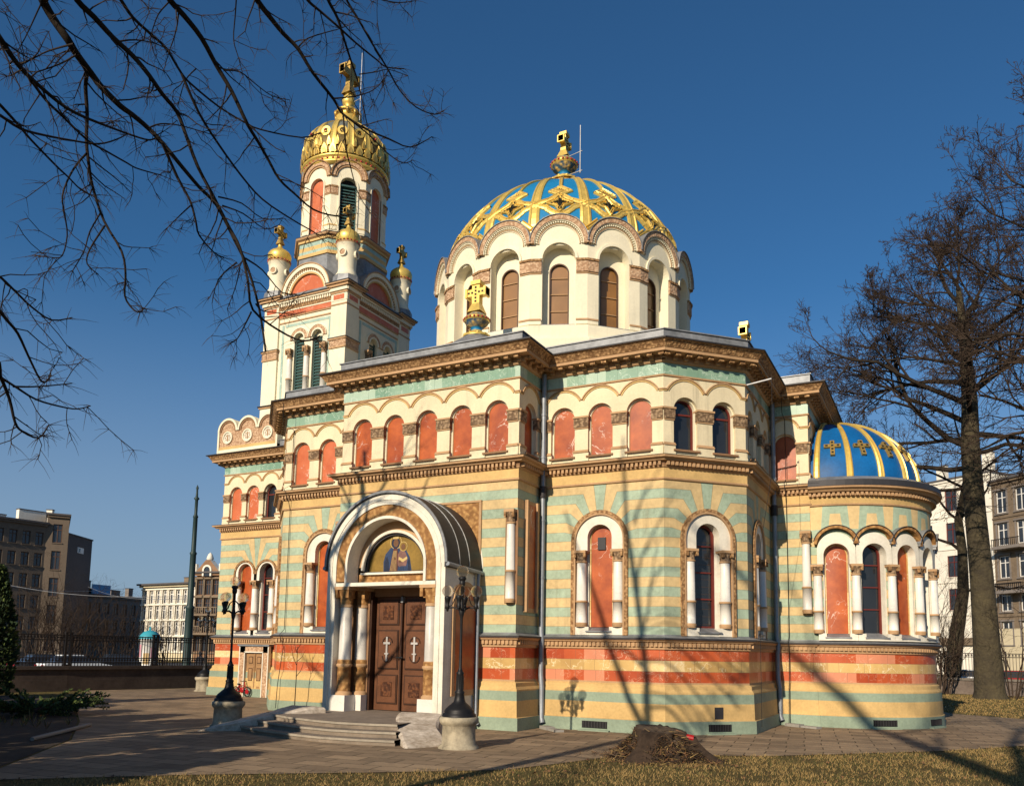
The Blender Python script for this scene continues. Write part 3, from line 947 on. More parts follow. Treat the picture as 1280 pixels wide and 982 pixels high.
box(mb, F3, -1.95, 1.95, -.01, .025, 4.2, 6.44, 'ornament_tan')
mb.build('wall', church)

# corner niche with a small column on the transept's edge, blind panel on its return
for fr, s, sg in ((F3, L3 - .17, 1), (F3, -L3 + .17, -1)):
    mb = MB()
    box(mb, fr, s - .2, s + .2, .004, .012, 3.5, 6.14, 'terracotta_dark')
    mb.build('niche', church)
    column(fr, s, .06, 3.51, 6.15, r=.125, ringz=4.4, cap=.42)
mb = MB()
box(mb, F4, -.32, .42, -.02, .05, 3.28, 6.5, 'terracotta')
box(mb, F4, -.22, .32, .05, .055, 3.4, 6.4, 'red_panel')
for a in (-.32, .32): box(mb, F4, a, a + .1, .04, .12, 3.28, 6.5, 'terracotta')
mb.build('blind_window', church)

# ---- apse
mb = MB()
PITCH_ = rad(20.35) * AR
ac = [rad(8.6) * AR + PITCH_ * k for k in range(9)]
sa, sb = -.277, pi * AR + .277
for k, c in enumerate(ac):
    a = c - PITCH_ / 2 if k else sa
    e = c + PITCH_ / 2 if k < 8 else sb
    arch_wall(mb, AF, a, e, 2.66, 6.2, [(c, .40, 2.66, 5.33)], 'striped_fan', 0, lambda x, z, c=c: (x - c + 50, z - 5.385), 14)
    rect(mb, AF, a, e, 6.2, 6.98, 0, 'fan_band', (c, 6.2))
mb.build('wall', church)
for k, c in enumerate(ac):
    isw = k % 2 == 1
    mb = MB()
    ri, zsp = .37, 5.36
    wo = PITCH_ / 2 - .004
    p_o = [(c - wo, 5.07)] + arc(c, 5.52, wo, 20) + [(c + wo, 5.07)]
    p_i = [(c - ri, 5.07)] + arc(c, zsp, ri, 20) + [(c + ri, 5.07)]
    for i in range(len(p_o) - 1):
        mb.face([AF.P(p_i[i][0], .1, p_i[i][1]), AF.P(p_i[i + 1][0], .1, p_i[i + 1][1]), AF.P(p_o[i + 1][0], .1, p_o[i + 1][1]), AF.P(p_o[i][0], .1, p_o[i][1])], 'white_stone')
        mb.face([AF.P(p_i[i][0], .1, p_i[i][1]), AF.P(p_i[i + 1][0], .1, p_i[i + 1][1]), AF.P(p_i[i + 1][0], -.32, p_i[i + 1][1]), AF.P(p_i[i][0], -.32, p_i[i][1])], 'white_stone')
    ring(mb, AF, c, 5.66, wo - .01, wo + .08, -.02, .2, 'ornament_tan', n=18, a0=pi * .97, a1=pi * .03, under='ornament_tan', top='lead')
    ring(mb, AF, c, 5.66, wo + .08, wo + .10, -.02, .23, 'gutter', n=18, a0=pi * .93, a1=pi * .07, top='lead')
    for sg in (-1, 1):
        mb.face([AF.P(c + sg * ri, .1, 5.07), AF.P(c + sg * wo, .1, 5.07), AF.P(c + sg * wo, -.05, 5.07), AF.P(c + sg * ri, -.05, 5.07)], 'white_stone')
        mb.face([AF.P(c + sg * wo, -.05, 2.66), AF.P(c + sg * ri, -.05, 2.66), AF.P(c + sg * ri, -.05, 5.1), AF.P(c + sg * wo, -.05, 5.1)], 'white_stone')
        mb.face([AF.P(c + sg * ri, -.05, 2.66), AF.P(c + sg * (ri - .02), -.32, 2.66), AF.P(c + sg * (ri - .02), -.32, 5.4), AF.P(c + sg * ri, -.05, 5.4)], 'white_stone')
    box(mb, AF, c - wo, c + wo, -.1, .13, 2.68, 2.74, 'white_stone')
    for sg in (-1, 1):
        a, e = sorted((c + sg * wo, c + sg * (ri - .04)))
        box(mb, AF, a, e, -.1, .12, 2.74, 2.9, 'white_stone')
    mb.face([AF.P(c - ri, .17, 2.78), AF.P(c + ri, .17, 2.78), AF.P(c + ri - .05, -.3, 2.93), AF.P(c - ri + .05, -.3, 2.93)], 'lead')
    mb.face([AF.P(c - ri, .17, 2.745), AF.P(c + ri, .17, 2.745), AF.P(c + ri, .17, 2.785), AF.P(c - ri, .17, 2.785)], 'lead')
    if isw:
        o = mb.build('window', church)
        g = MB(); fill(g, AF, c, ri - .02, 2.9, zsp, -.31, 'glass_dark'); g.build('pane', o)
        g = MB()
        ring(g, AF, c, zsp, ri - .075, ri - .015, -.315, -.24, 'frame_red', zb=2.9)
        for z in (3.65, 4.35, 5.05): box(g, AF, c - ri + .06, c + ri - .06, -.305, -.26, z, z + .035, 'frame_red')
        g.build('frame', o)
    else:
        fill(mb, AF, c, ri - .02, 2.9, zsp, -.2, 'red_panel')
        ring(mb, AF, c, zsp, ri - .045, ri - .012, -.25, -.17, 'yellow_tile', zb=2.9)
        mb.build('blind_window', church)
for k in range(10):
    s = ac[0] + PITCH_ * (k - .5)
    column(AF, s, .05, 2.9, 5.07, r=.135, ringz=3.58)
column(F8, L8 - .13, .1, 3.52, 6.15, r=.13, ringz=4.34, cap=.42)
# half dome over the apse
def ell(a, b_, z0, n=14): return [(a * cos(pi / 2 * i / n), z0 + b_ * sin(pi / 2 * i / n)) for i in range(n + 1)]
mb = MB()
lathe(mb, AX, CY, ell(2.88, 2.5, 7.84, 20), 'blue_dark', 48, rad(-6), rad(186))
ad = mb.build('apse_dome', church)
def dome_rib(cx, cy, prof_f, az, t0, t1, w0, w1, h, mat, n=24):
    rows = []
    for i in range(n + 1):
        t = t0 + (t1 - t0) * i / n
        r, z = prof_f(t); r2, z2 = prof_f(min(1, t + .01)); r1, z1 = prof_f(max(0, t - .01))
        tr, tz = r2 - r1, z2 - z1
        L = math.hypot(tr, tz) or 1
        nr, nz = tz / L, -tr / L
        wd = (w0 + (w1 - w0) * (t - t0) / (t1 - t0)) / 2
        row = []
        for q, hh in ((-1, -.02), (-.92, h * .6), (-.55, h), (-.4, h * .6), (.4, h * .6), (.55, h), (.92, h * .6), (1, -.02)):
            rr, zz = r + nr * hh, z + nz * hh
            row.append((cx + rr * sin(az) + wd * q * cos(az), cy - rr * cos(az) + wd * q * sin(az), zz))
        rows.append(row)
    mb.grid(rows, mat, smooth=False)
apf = lambda t: (2.88 * cos(pi / 2 * t), 7.84 + 2.5 * sin(pi / 2 * t))
for k in range(9):
    az = rad(18.7 + 20.35 * (k - 1))
    if k == 0: az = rad(-1.6)
    mb = MB(); dome_rib(AX, CY, apf, az, .0, .985, .23, .09, .07, 'gold'); mb.build('rib', ad)
mb = MB(); lathe(mb, AX, CY, [(.4, 10.22), (.36, 10.36), (.0, 10.42)], 'gold', 24); mb.build('boss', ad)
def dome_cross(cx, cy, prof_f, az, tc, size, parent, mats=('gold_dull', 'gold_black')):
    r, z = prof_f(tc); r2, z2 = prof_f(tc + .02)
    up = Vector(((r2 - r) * sin(az), -(r2 - r) * cos(az), z2 - z)).normalized()
    sd = Vector((cos(az), sin(az), 0))
    nn = sd.cross(up).normalized()
    c0 = Vector((cx + r * sin(az), cy - r * cos(az), z)) + nn * .02
    mb = MB()
    def bar(x0, x1, y0, y1, h0, h1, m):
        p = lambda x, y, h: c0 + sd * x + up * y + nn * h
        q = [(x0, y0), (x1, y0), (x1, y1), (x0, y1)]
        mb.face([p(x, y, h1) for x, y in q], m)
        for (ax_, ay), (ex, ey) in zip(q, q[1:] + q[:1]): mb.face([p(ax_, ay, h0), p(ex, ey, h0), p(ex, ey, h1), p(ax_, ay, h1)], m)
    k = size
    bar(-.16 * k, .16 * k, -.75 * k, .75 * k, -.04, .05, mats[0]); bar(-.62 * k, .62 * k, .05 * k, .37 * k, -.04, .055, mats[0])
    for y in (-.5, -.15, .21, .55): bar(-.08 * k, .08 * k, (y - .09) * k, (y + .09) * k, .0, .062, mats[1])
    for x in (-.42, .42): bar((x - .09) * k, (x + .09) * k, .13 * k, .29 * k, .0, .066, mats[1])
    return mb.build('cross', parent)
for k in range(8):
    dome_cross(AX, CY, apf, rad(8.6 + 20.35 * k), .29, .42, ad)

# ---- porch
PVF, PVB = 18.55, 20.42
PF = Fr(CX, PVF, 1, 0)
mb = MB()
zc = 4.5
ring(mb, PF, 0, zc, 1.7, 2.0, -1.86, 0, 'white_stone', n=36)
ring(mb, PF, 0, zc, 1.83, 1.85, -.02, .02, 'white_stone', n=36)
ring(mb, PF, 0, zc, 1.38, 1.7, -.5, -.03, 'ornament_tan', n=36)
ring(mb, PF, 0, zc, 1.30, 1.38, -.5, .01, 'white_stone', n=36, zb=4.0)
ring(mb, PF, 0, zc, 1.0, 1.32, -.75, -.5, 'terracotta', n=36)
ring(mb, PF, 0, zc - .1, 1.06, 1.14, -.72, -.42, 'white_stone', n=30)
for sg in (-1, 1):
    a, e = sorted((sg * 1.7, sg * 2.0))
    box(mb, PF, a, e, -1.86, 0, .0, zc, 'white_stone')
    a2, e2 = sorted((sg * 1.83, sg * 1.87)); box(mb, PF, a2, e2, -.05, .025, .1, zc, 'white_stone')
    a, e = sorted((sg * 1.38, sg * 1.7)); box(mb, PF, a, e, -.5, -.03, 4.06, zc, 'ornament_tan')
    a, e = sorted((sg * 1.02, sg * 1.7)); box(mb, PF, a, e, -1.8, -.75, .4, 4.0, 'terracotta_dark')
    a, e = sorted((sg * .96, sg * 1.04)); box(mb, PF, a, e, -1.2, -.78, .42, 3.8, 'wood_dark')
box(mb, PF, -1.72, 1.72, -1.8, .0, 3.92, 4.02, 'white_stone')
box(mb, PF, -1.28, 1.28, -1.8, -.52, 4.02, 4.3, 'ornament_tan')
box(mb, PF, -1.15, 1.15, -.75, -.42, 4.28, 4.34, 'white_stone')
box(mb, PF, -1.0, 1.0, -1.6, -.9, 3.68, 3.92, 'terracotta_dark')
# panels on the porch's flanks
FS = Fr(CX + 2.0, (PVF + PVB) / 2, 0, 1); FSw = Fr(CX - 2.0, (PVF + PVB) / 2, 0, -1)
for f in (FS, FSw):
    box(mb, f, -.55, .8, -.02, .05, .95, 3.55, 'terracotta')
    box(mb, f, -.42, .66, .05, .056, 1.1, 3.4, 'red_panel')
    ring(mb, f, .12, 3.4, .54, .66, -.02, .06, 'terracotta', n=16)
    fill(mb, f, .12, .54, 3.39, 3.4, .03, 'red_panel')
    box(mb, f, -.93, .93, -.02, .03, .0, .5, 'green_plaster')
porch = mb.build('porch', church)
mb = MB()   # lead barrel roof with standing seams, and eaves gutters
ring(mb, PF, 0, zc, 2.0, 2.07, -1.87, .05, 'gutter', n=40, a0=pi * 1.02, a1=-pi * .02)
for d in (-.62, -1.15): ring(mb, PF, 0, zc, 2.06, 2.085, d - .012, d + .012, 'lead_bright', n=40)
ring(mb, PF, 0, zc, 2.0, 2.11, -1.88, -1.845, 'white_stone', n=40)
ring(mb, PF, 0, zc, 2.02, 2.09, .03, .07, 'lead', n=40)
for sg in (-1, 1):
    tube(mb, [(CX + sg * 2.1, PVF - .05, 4.46), (CX + sg * 2.1, PVB, 4.36)], .06, 'zinc', 8, cap=True)
mb.build('barrel_roof', porch)
mb = MB()
for sg in (-1, 1):
    tube(mb, [(CX + sg * 2.1, PVB - .25, 4.36), (CX + sg * 2.09, PVB - .25, 4.1), (CX + sg * 2.09, PVB - .25, .3), (CX + sg * 2.2, PVB - .3, .12)], .055, 'zinc', 10)
mb.build('downpipe', porch)
# icon in the tympanum, built flat like the painted panel it is
mb = MB()
fill(mb, PF, 0, 1.02, 4.34, 4.42, -.6, 'icon_gold', 28)
ring(mb, PF, 0, 4.42, .98, 1.07, -.62, -.5, 'gutter', zb=4.34, n=28)
box(mb, PF, -1.07, 1.07, -.62, -.5, 4.33, 4.37, 'gutter')
def flat(pts, d, m): mb.face([PF.P(a, d, z) for a, z in pts], m)
def disc(a, z, r, d, m, ry=None, n=16): flat([(a + r * cos(2 * pi * i / n), z + (ry or r) * sin(2 * pi * i / n)) for i in range(n)], d, m)
S_ = lambda pts, k=1.12: [(-.02 + a * k, 4.36 + (z - 4.36) * k) for a, z in pts]
flat(S_([(-.40, 4.36), (-.41, 4.62), (-.35, 4.82), (-.2, 4.97), (-.06, 5.05), (.1, 5.05), (.26, 4.94), (.40, 4.72), (.47, 4.36)]), -.596, 'icon_blue')
flat(S_([(-.38, 4.36), (-.38, 4.6), (-.3, 4.78), (-.24, 4.6), (-.22, 4.36)]), -.594, 'icon_night')
flat(S_([(.36, 4.36), (.34, 4.6), (.38, 4.7), (.45, 4.36)]), -.594, 'icon_night')
flat(S_([(-.22, 4.36), (-.16, 4.7), (-.1, 4.98), (.0, 4.98), (.08, 4.72), (.03, 4.36)]), -.592, 'icon_red')
for q in range(5): flat(S_([(-.2 + q * .045, 4.36), (-.19 + q * .045, 4.36), (-.09 + q * .02, 4.9), (-.1 + q * .02, 4.9)]), -.5915, 'icon_pale')
flat(S_([(.04, 4.52), (.04, 4.8), (.12, 4.93), (.25, 4.88), (.34, 4.7), (.3, 4.5), (.17, 4.44)]), -.59, 'icon_rose')
flat(S_([(.06, 4.66), (.2, 4.6), (.33, 4.68), (.31, 4.74), (.2, 4.68), (.07, 4.74)]), -.589, 'icon_pale')
flat(S_([(.06, 4.36), (.13, 4.5), (.3, 4.5), (.36, 4.36)]), -.588, 'icon_blue')
for q in range(4): flat(S_([(.1 + q * .06, 4.36), (.112 + q * .06, 4.36), (.15 + q * .04, 4.5), (.142 + q * .04, 4.5)]), -.5875, 'icon_night')
def disc2(a, z, r, d, m, ry=None): disc(-.02 + a * 1.12, 4.36 + (z - 4.36) * 1.12, r * 1.12, d, m, (ry or r) * 1.12)
disc2(-.04, 5.12, .18, -.594, 'icon_pale'); disc2(-.04, 5.12, .165, -.5935, 'icon_gold'); disc2(.2, 5.0, .125, -.586, 'icon_pale'); disc2(.2, 5.0, .112, -.5855, 'icon_gold')
disc2(-.04, 5.1, .13, -.59, 'icon_night', .15); disc2(-.03, 5.095, .08, -.585, 'icon_face', .105); disc2(.2, 4.99, .065, -.581, 'icon_face', .08)
disc2(.1, 4.62, .035, -.58, 'icon_face'); disc2(-.06, 4.7, .035, -.58, 'icon_face')
flat(S_([(-.12, 5.2), (-.13, 5.29), (-.085, 5.25), (-.04, 5.3), (.005, 5.25), (.05, 5.29), (.05, 5.2)]), -.58, 'icon_pale')
mb.build('icon', porch)
# porch columns
def pcol(s, d):
    P = PF.P(s, d, 0); x, y = P[0], P[1]
    mb = MB()
    box(mb, PF, s - .24, s + .24, d - .24, d + .24, .42, .86, 'white_marble')
    lathe(mb, x, y, [(.235, .86), (.235, .92), (.205, .95), (.19, .97), (.19, 1.64), (.225, 1.67), (.225, 1.72), (.2, 1.74), (.2, 1.84), (.175, 1.86), (.165, 3.36)],
          ['terracotta', 'terracotta', 'terracotta', 'ornament_tan', 'terracotta', 'terracotta', 'terracotta', 'ornament_tan', 'terracotta', 'grey_marble'], 20)
    o = mb.build('column', porch)
    mb = MB()
    lathe(mb, x, y, [(.185, 3.34), (.185, 3.4), (.17, 3.42), (.19, 3.65), (.25, 3.84)], ['terracotta', 'terracotta', 'ornament_tan', 'ornament_tan'], 14)
    box(mb, PF, s - .26, s + .26, d - .26, d + .26, 3.83, 3.92, 'terracotta')
    for sx in (-1, 1): box(mb, PF, s + sx * .2 - .05, s + sx * .2 + .05, d + .12, d + .25, 3.6, 3.83, 'ornament_tan')
    mb.build('capital', porch)
for s, d in ((-1.46, -.24), (1.46, -.24), (-1.26, -.72), (1.26, -.72)): pcol(s, d)
# double door
def leaf(s0, s1, sgn):
    mb = MB()
    d = -.98
    box(mb, PF, s0, s1, d - .08, d, .44, 3.70, 'wood_door')
    c = (s0 + s1) / 2
    hw = (s1 - s0) / 2
    for za, zb_ in ((.62, 1.45), (1.6, 2.72), (2.86, 3.58)):
        for i, (ins, dd, m) in enumerate(((.10, .03, 'wood_dark'), (.14, .045, 'wood_door'), (.2, .02, 'wood_dark'), (.225, .035, 'wood_door'))):
            box(mb, PF, c - hw + ins, c + hw - ins, d - .01, d + dd + i * .004, za + ins - .1, zb_ - ins + .1, m)
    for za in (1.035, 3.22):
        box(mb, PF, c - hw + .27, c + hw - .27, d, d + .07, za - .2, za + .2, 'wood_carved')
    ring(mb, PF, c, 2.35, .15, .18, d, d + .075, 'wood_dark', n=16); ring(mb, PF, c, 1.97, .15, .18, d, d + .075, 'wood_dark', n=16, a0=pi, a1=2 * pi)
    for a, e, z0, z1 in ((-.028, .028, 1.83, 2.52), (-.115, .115, 2.31, 2.37), (-.07, .07, 2.02, 2.06)):
        box(mb, PF, c + a, c + e, d + .05, d + .1 + (.004 if e > .05 else 0), z0, z1, 'cross_steel')
    if sgn > 0:
        box(mb, PF, s0 - .03, s0 + .02, d, d + .1, .44, 3.7, 'wood_dark')
        box(mb, PF, s0 - .045, s0 + .035, d, d + .11, 3.5, 3.66, 'lead')
        box(mb, PF, s0 - .13, s0 + .1, d + .1, d + .15, 1.92, 1.96, 'iron')
    mb.build('door', porch)
leaf(-.93, -.02, -1); leaf(.02, .93, 1)
# steps
mb = MB()
PTS = [[(-3.15, 16.33), (-2.3, 15.85), (-1.33, 15.5), (0, 15.2), (.92, 15.1), (1.9, 15.2), (2.75, 15.42)]]
def steprow(off, k): return [(x * k, y + off) for x, y in PTS[0]]
zz = 0
for i, (off, k) in enumerate(((0, 1.0), (.36, .92), (.72, .84))):
    row = [(CX + x, y) for x, y in steprow(off, k)]
    back = [(max(CX - 2.02, min(CX + 2.02, x)), PVB - .05) for x, y in row]
    for (p, q), (p2, q2) in zip(zip(row, row[1:]), zip(back, back[1:])):
        z0, z1 = zz, zz + .14
        ov = .03
        mb.face([(p[0], p[1] + ov, z0), (q[0], q[1] + ov, z0), (q[0], q[1] + ov, z1 - .05), (p[0], p[1] + ov, z1 - .05)], 'step_stone')
        mb.face([(p[0], p[1] + ov, z1 - .05), (q[0], q[1] + ov, z1 - .05), (q[0], q[1], z1 - .05), (p[0], p[1], z1 - .05)], 'step_edge')
        mb.face([(p[0], p[1], z1 - .05), (q[0], q[1], z1 - .05), (q[0], q[1], z1), (p[0], p[1], z1)], 'step_edge')
        mb.face([(p[0], p[1], z1), (q[0], q[1], z1), (q2[0], q2[1], z1 + .002), (p2[0], p2[1], z1 + .002)], 'step_stone')
    zz += .14
st = mb.build('entrance_steps', church)
def cheek(sg):
    # rough pale block, flat by the platform, sweeping down to the foot of the lamp
    mb = MB()
    n = 14
    f0, f1 = Vector((1.2, 17.75)), Vector((3.2, 15.2))      # front edge, top and foot
    k0, k1 = Vector((2.3, 18.1)), Vector((3.75, 16.35))    # back edge
    rows = []
    for i in range(n + 1):
        t = i / n
        s = max(0, (t - .15) / .85)
        z = .03 + .53 * (1 - s) ** .85
        p, q = f0.lerp(f1, t), k0.lerp(k1, t)
        p = p + Vector((-.06, -.12)) * sin(pi * t)
        q = q + Vector((-.16, -.2)) * sin(pi * s)
        row = []
        for u, zz in ((0, -.02), (0, z * .55), (0, z - .04), (.06, z), (.5, z + .015), (.94, z), (1, z - .05), (1, z * .5), (1, -.02)):
            v = p.lerp(q, u)
            e = .018 * hash3(v.x * 9, v.y * 9, zz * 9 + u * 3)
            row.append((CX + sg * (v.x + e), v.y + e, zz + (e if zz > .05 else 0)))
        rows.append(row)
    mb.grid(rows, 'cheek_stone', smooth=False)
    mb.face(rows[0], 'cheek_stone'); mb.face(rows[-1], 'cheek_stone')
    mb.build('cheek_wall', st)
cheek(1); cheek(-1)

# ---- west door and its surround
mb = MB()
c = -12.9 + (NU + A_) / 2
box(mb, F1, c - .84, c - .52, -.05, .23, .02, 2.2, 'ornament_light'); box(mb, F1, c + .52, c + .84, -.05, .23, .02, 2.2, 'ornament_light')
box(mb, F1, c - .84, c + .84, -.05, .23, 1.92, 2.2, 'ornament_light'); box(mb, F1, c - .92, c + .92, -.05, .3, 2.2, 2.27, 'lead')
for a, e in ((-.56, -.51), (.51, .56)): box(mb, F1, c + a, c + e, .1, .25, .02, 1.95, 'white_stone')
box(mb, F1, c - .56, c + .56, .1, .25, 1.92, 1.97, 'white_stone')
for a, e in ((-.86, -.81), (.81, .86)): box(mb, F1, c + a, c + e, .1, .245, .02, 2.2, 'white_stone')
o = mb.build('door_surround', church)
mb = MB()
box(mb, F1, c - .51, c + .51, .03, .12, .02, 1.92, 'wood_tan')
for sx in (-.24, .24):
    for za, zb_ in ((.14, .55), (.65, 1.3), (1.4, 1.8)):
        box(mb, F1, c + sx - .17, c + sx + .17, .1, .135, za, zb_, 'wood_tan'); box(mb, F1, c + sx - .12, c + sx + .12, .1, .14, za + .05, zb_ - .05, 'wood_dark'); box(mb, F1, c + sx - .09, c + sx + .09, .1, .15, za + .08, zb_ - .08, 'wood_tan')
box(mb, F1, c - .025, c + .025, .1, .16, .02, 1.92, 'wood_tan')
mb.build('door', o)

# ---- scalloped gable on the west block
def gable(fr, cs, p, d=.24):
    mb = MB()
    r = p / 2
    z0, zs = 11.02, 12.02
    for c in cs:
        pts = arc(c, zs, r, 16)
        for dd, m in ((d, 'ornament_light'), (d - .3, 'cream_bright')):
            mb.face([fr.P(c - r, dd, z0)] + [fr.P(a, dd, z) for a, z in pts] + [fr.P(c + r, dd, z0)], m)
        ring(mb, fr, c, zs, r - .10, r, d - .3, d + .07, 'cream_bright', n=18)
        ring(mb, fr, c, zs, r - .2, r - .12, d - .1, d + .035, 'terracotta_dark', n=18)
        ring(mb, fr, c, 11.72, .24, .3, d - .05, d + .06, 'cream_bright', n=20, a0=0, a1=2 * pi)
        mb.face([fr.P(c + .24 * cos(2 * pi * i / 20), d + .02, 11.72 + .24 * sin(2 * pi * i / 20)) for i in range(20)], 'white_stone')
        for q in range(8):
            a = 2 * pi * q / 8
            box(mb, fr, c + .14 * cos(a) - .025, c + .14 * cos(a) + .025, d + .02, d + .04, 11.72 + .14 * sin(a) - .025, 11.72 + .14 * sin(a) + .025, 'terracotta')
        box(mb, fr, c - .03, c + .03, d + .02, d + .045, 11.62, 11.82, 'terracotta')
    a, e = cs[0] - r, cs[-1] + r
    for s in (a, e - .1): box(mb, fr, s, s + .1, d - .3, d + .06, z0, zs, 'cream_bright')
    box(mb, fr, a, e, d - .3, d + .05, z0, z0 + .14, 'cream_bright'); box(mb, fr, a + .1, e - .1, d - .1, d + .03, z0 + .14, z0 + .28, 'yellow_plaster')
    mb.build('gable', church)
gable(F1, [-15.2 + 1.23 * k + (NU + A_) / 2 for k in range(3)], 1.23)
gable(F1w, [-1.23 * 2, -1.23, 0, 1.23, 1.23 * 2], 1.23)

# ---- downpipes, vents, meter box
def pipe(x, y, dx, dy):
    mb = MB()
    p = [(x, y, 10.5), (x, y, 2.75), (x + dx * .13, y + dy * .13, 2.5), (x + dx * .05, y + dy * .05, 2.2), (x + dx * .05, y + dy * .05, 1.5), (x + dx * .22, y + dy * .22, 1.15), (x + dx * .22, y + dy * .22, .3), (x + dx * .4, y + dy * .4, .14)]
    tube(mb, p, .075, 'zinc', 10)
    for z in (9.2, 7.9, 6.0, 4.3): lathe(mb, x, y, [(.09, z), (.09, z + .06)], 'zinc', 10)
    lathe(mb, x, y, [(.1, 6.7), (.11, 6.75), (.11, 7.0), (.1, 7.05)], 'gutter', 10)
    mb.build('downpipe', church)
pipe(CX + W_ + .14, CY - A_ - .14, .35, -.35); pipe(CX + A_ + .14, CY - W_ - .14, .35, -.35)
def vent(fr, s, d, w_=.6):
    mb = MB()
    box(mb, fr, s - w_ / 2, s + w_ / 2, d - .1, d + .012, .09, .28, 'dark_void')
    for k in range(9): box(mb, fr, s - w_ / 2 + .03 + k * (w_ - .07) / 8, s - w_ / 2 + .05 + k * (w_ - .07) / 8, d, d + .025, .1, .27, 'gutter')
    box(mb, fr, s - w_ / 2 - .08, s + w_ / 2 + .08, d - .05, d + .12, -.02, .05, 'green_plaster')
    mb.build('vent_grille', church)
vent(F5, -.05, .2, .75); vent(F6, .25, .2, .7); vent(AF, rad(31) * AR, .2, .7); vent(AF, rad(68) * AR, .2, .7)
mb = MB(); box(mb, F6, .12, .38, .1, .16, .42, .74, 'gutter'); mb.build('meter_box', church)
mb = MB(); box(mb, F2, 1.86 - L2 + 1.8, 2.12 - L2 + 1.8, -.02, .03, 6.6, 6.88, 'lead'); mb.build('vent_grille', church)

# ---- great drum and dome
DX, DY = -13.84, CY
N16 = 16
AP = 5.22                       # apothem of the sixteen-sided drum
HF = AP * math.tan(pi / 16)
mb = MB()
poly = [(DX + (AP + .42) / cos(pi / 16) * sin(2 * pi * (i + .5) / 16), DY - (AP + .42) / cos(pi / 16) * cos(2 * pi * (i + .5) / 16)) for i in range(16)]
band(mb, poly, [(0, 11.1), (0, 13.2), (-.06, 13.28), (-.25, 13.34), (-.25, 13.8), (-.46, 13.86)], 'cream_bright')
drum = mb.build('drum', church)
dw, dwb, dws = .60, 13.85, 16.37     # outer opening
for k in range(N16):
    az = 2 * pi * k / 16
    fr = Fr(DX + AP * sin(az), DY - AP * cos(az), cos(az), sin(az))
    mb = MB()
    arch_wall(mb, fr, -HF, HF, 13.8, 17.1, [(0, dw, dwb, dws)], 'cream_bright')
    ring(mb, fr, 0, dws, dw, dw + .09, -.05, .06, 'cream_bright', n=20)
    reveal(mb, fr, 0, dw, dwb, dws, 0, -.42, 'cream_bright')
    # piers at the corners: capital, base
    for sg in (-1, 1):
        a, e = sorted((sg * (dw + .03), sg * HF))
        for z0, z1, o_, m in ((15.80, 15.86, .03, 'terracotta'), (15.86, 16.26, .07, 'ornament_light'), (16.26, 16.34, .11, 'ornament_brown'), (13.88, 14.02, .05, 'cream_bright'), (14.02, 14.08, .08, 'terracotta')):
            box(mb, fr, a - (0 if sg > 0 else o_ * .2), e + (o_ * .2 if sg > 0 else 0), -.05, o_, z0, z1, m)
    # archivolts
    ring(mb, fr, 0, 16.93, .72, .78, -.02, .03, 'cream_bright', n=24)
    pl = arc(0, 16.93, HF + .02, 24)
    mb.face([fr.P(a, -.006, z) for a, z in pl], 'cream_bright')
    ring(mb, fr, 0, 16.93, HF - .13, HF + .04, -.3, .13, 'ornament_light', n=24, a0=pi * 1.0, a1=0)
    ring(mb, fr, 0, 16.93, HF - .16, HF - .13, -.2, .10, 'cream_bright', n=24)
    ring(mb, fr, 0, 16.93, HF - .29, HF - .265, -.05, .05, 'terracotta', n=24)
    ring(mb, fr, 0, 16.94, HF + .035, HF + .06, -.45, .17, 'lead', n=24, a0=pi * .985, a1=pi * .015, top='lead')
    for q in range(30):
        a = pi * (q + .5) / 30
        rr_ = HF - .21
        cx_, cz_ = rr_ * cos(a), 16.93 + rr_ * sin(a)
        box(mb, fr, cx_ - .024, cx_ + .024, -.02, .08, cz_ - .024, cz_ + .024, 'cream_bright')
    mb.build('drum_bay', drum)
    mb = MB()
    arch_wall(mb, fr, -dw - .03, dw + .03, 13.85, 17.02, [(0, .36, 13.85, 16.02)], 'cream_bright', -.415)
    reveal(mb, fr, 0, .36, 13.85, 16.02, -.415, -.5, 'cream_bright')
    box(mb, fr, -dw, dw, -.45, .1, 13.80, 13.855, 'lead')
    ring(mb, fr, 0, 16.02, .32, .365, -.52, -.40, 'frame_brown', zb=13.86, n=16)
    for z in (14.55, 15.2, 15.82): box(mb, fr, -.32, .32, -.49, -.455, z, z + .025, 'terracotta')
    o = mb.build('window', drum)
    mb = MB(); fill(mb, fr, 0, .34, 13.86, 16.02, -.5, 'glass_amber', 16); mb.build('pane', drum)
# roof between arches and dome
mb = MB()
lathe(mb, DX, DY, [(5.2, 17.35), (4.9, 17.8)], 'lead', 64)
lathe(mb, DX, DY, [(5.2, 16.9), (5.2, 17.5)], 'cream_bright', 64)
mb.build('ledge', drum)
DP = [(4.95, 17.3), (4.95, 17.8)] + [(4.95 * cos(pi / 2 * i / 14) ** 1.1, 17.8 + 4.0 * sin(pi / 2 * i / 14) ** 1.1) for i in range(1, 15)]
def smooth_prof(P, n=8):
    out = []
    for i in range(len(P) - 1):
        p0, p1, p2, p3 = P[max(i - 1, 0)], P[i], P[i + 1], P[min(i + 2, len(P) - 1)]
        for q in range(n):
            t = q / n
            out.append(tuple(.5 * (2 * p1[k] + (p2[k] - p0[k]) * t + (2 * p0[k] - 5 * p1[k] + 4 * p2[k] - p3[k]) * t * t + (3 * p1[k] - p0[k] - 3 * p2[k] + p3[k]) * t ** 3) for k in (0, 1)))
    out.append(P[-1])
    return out
DS = smooth_prof(DP)
DL = [0]
for a, e in zip(DS, DS[1:]): DL.append(DL[-1] + math.hypot(e[0] - a[0], e[1] - a[1]))
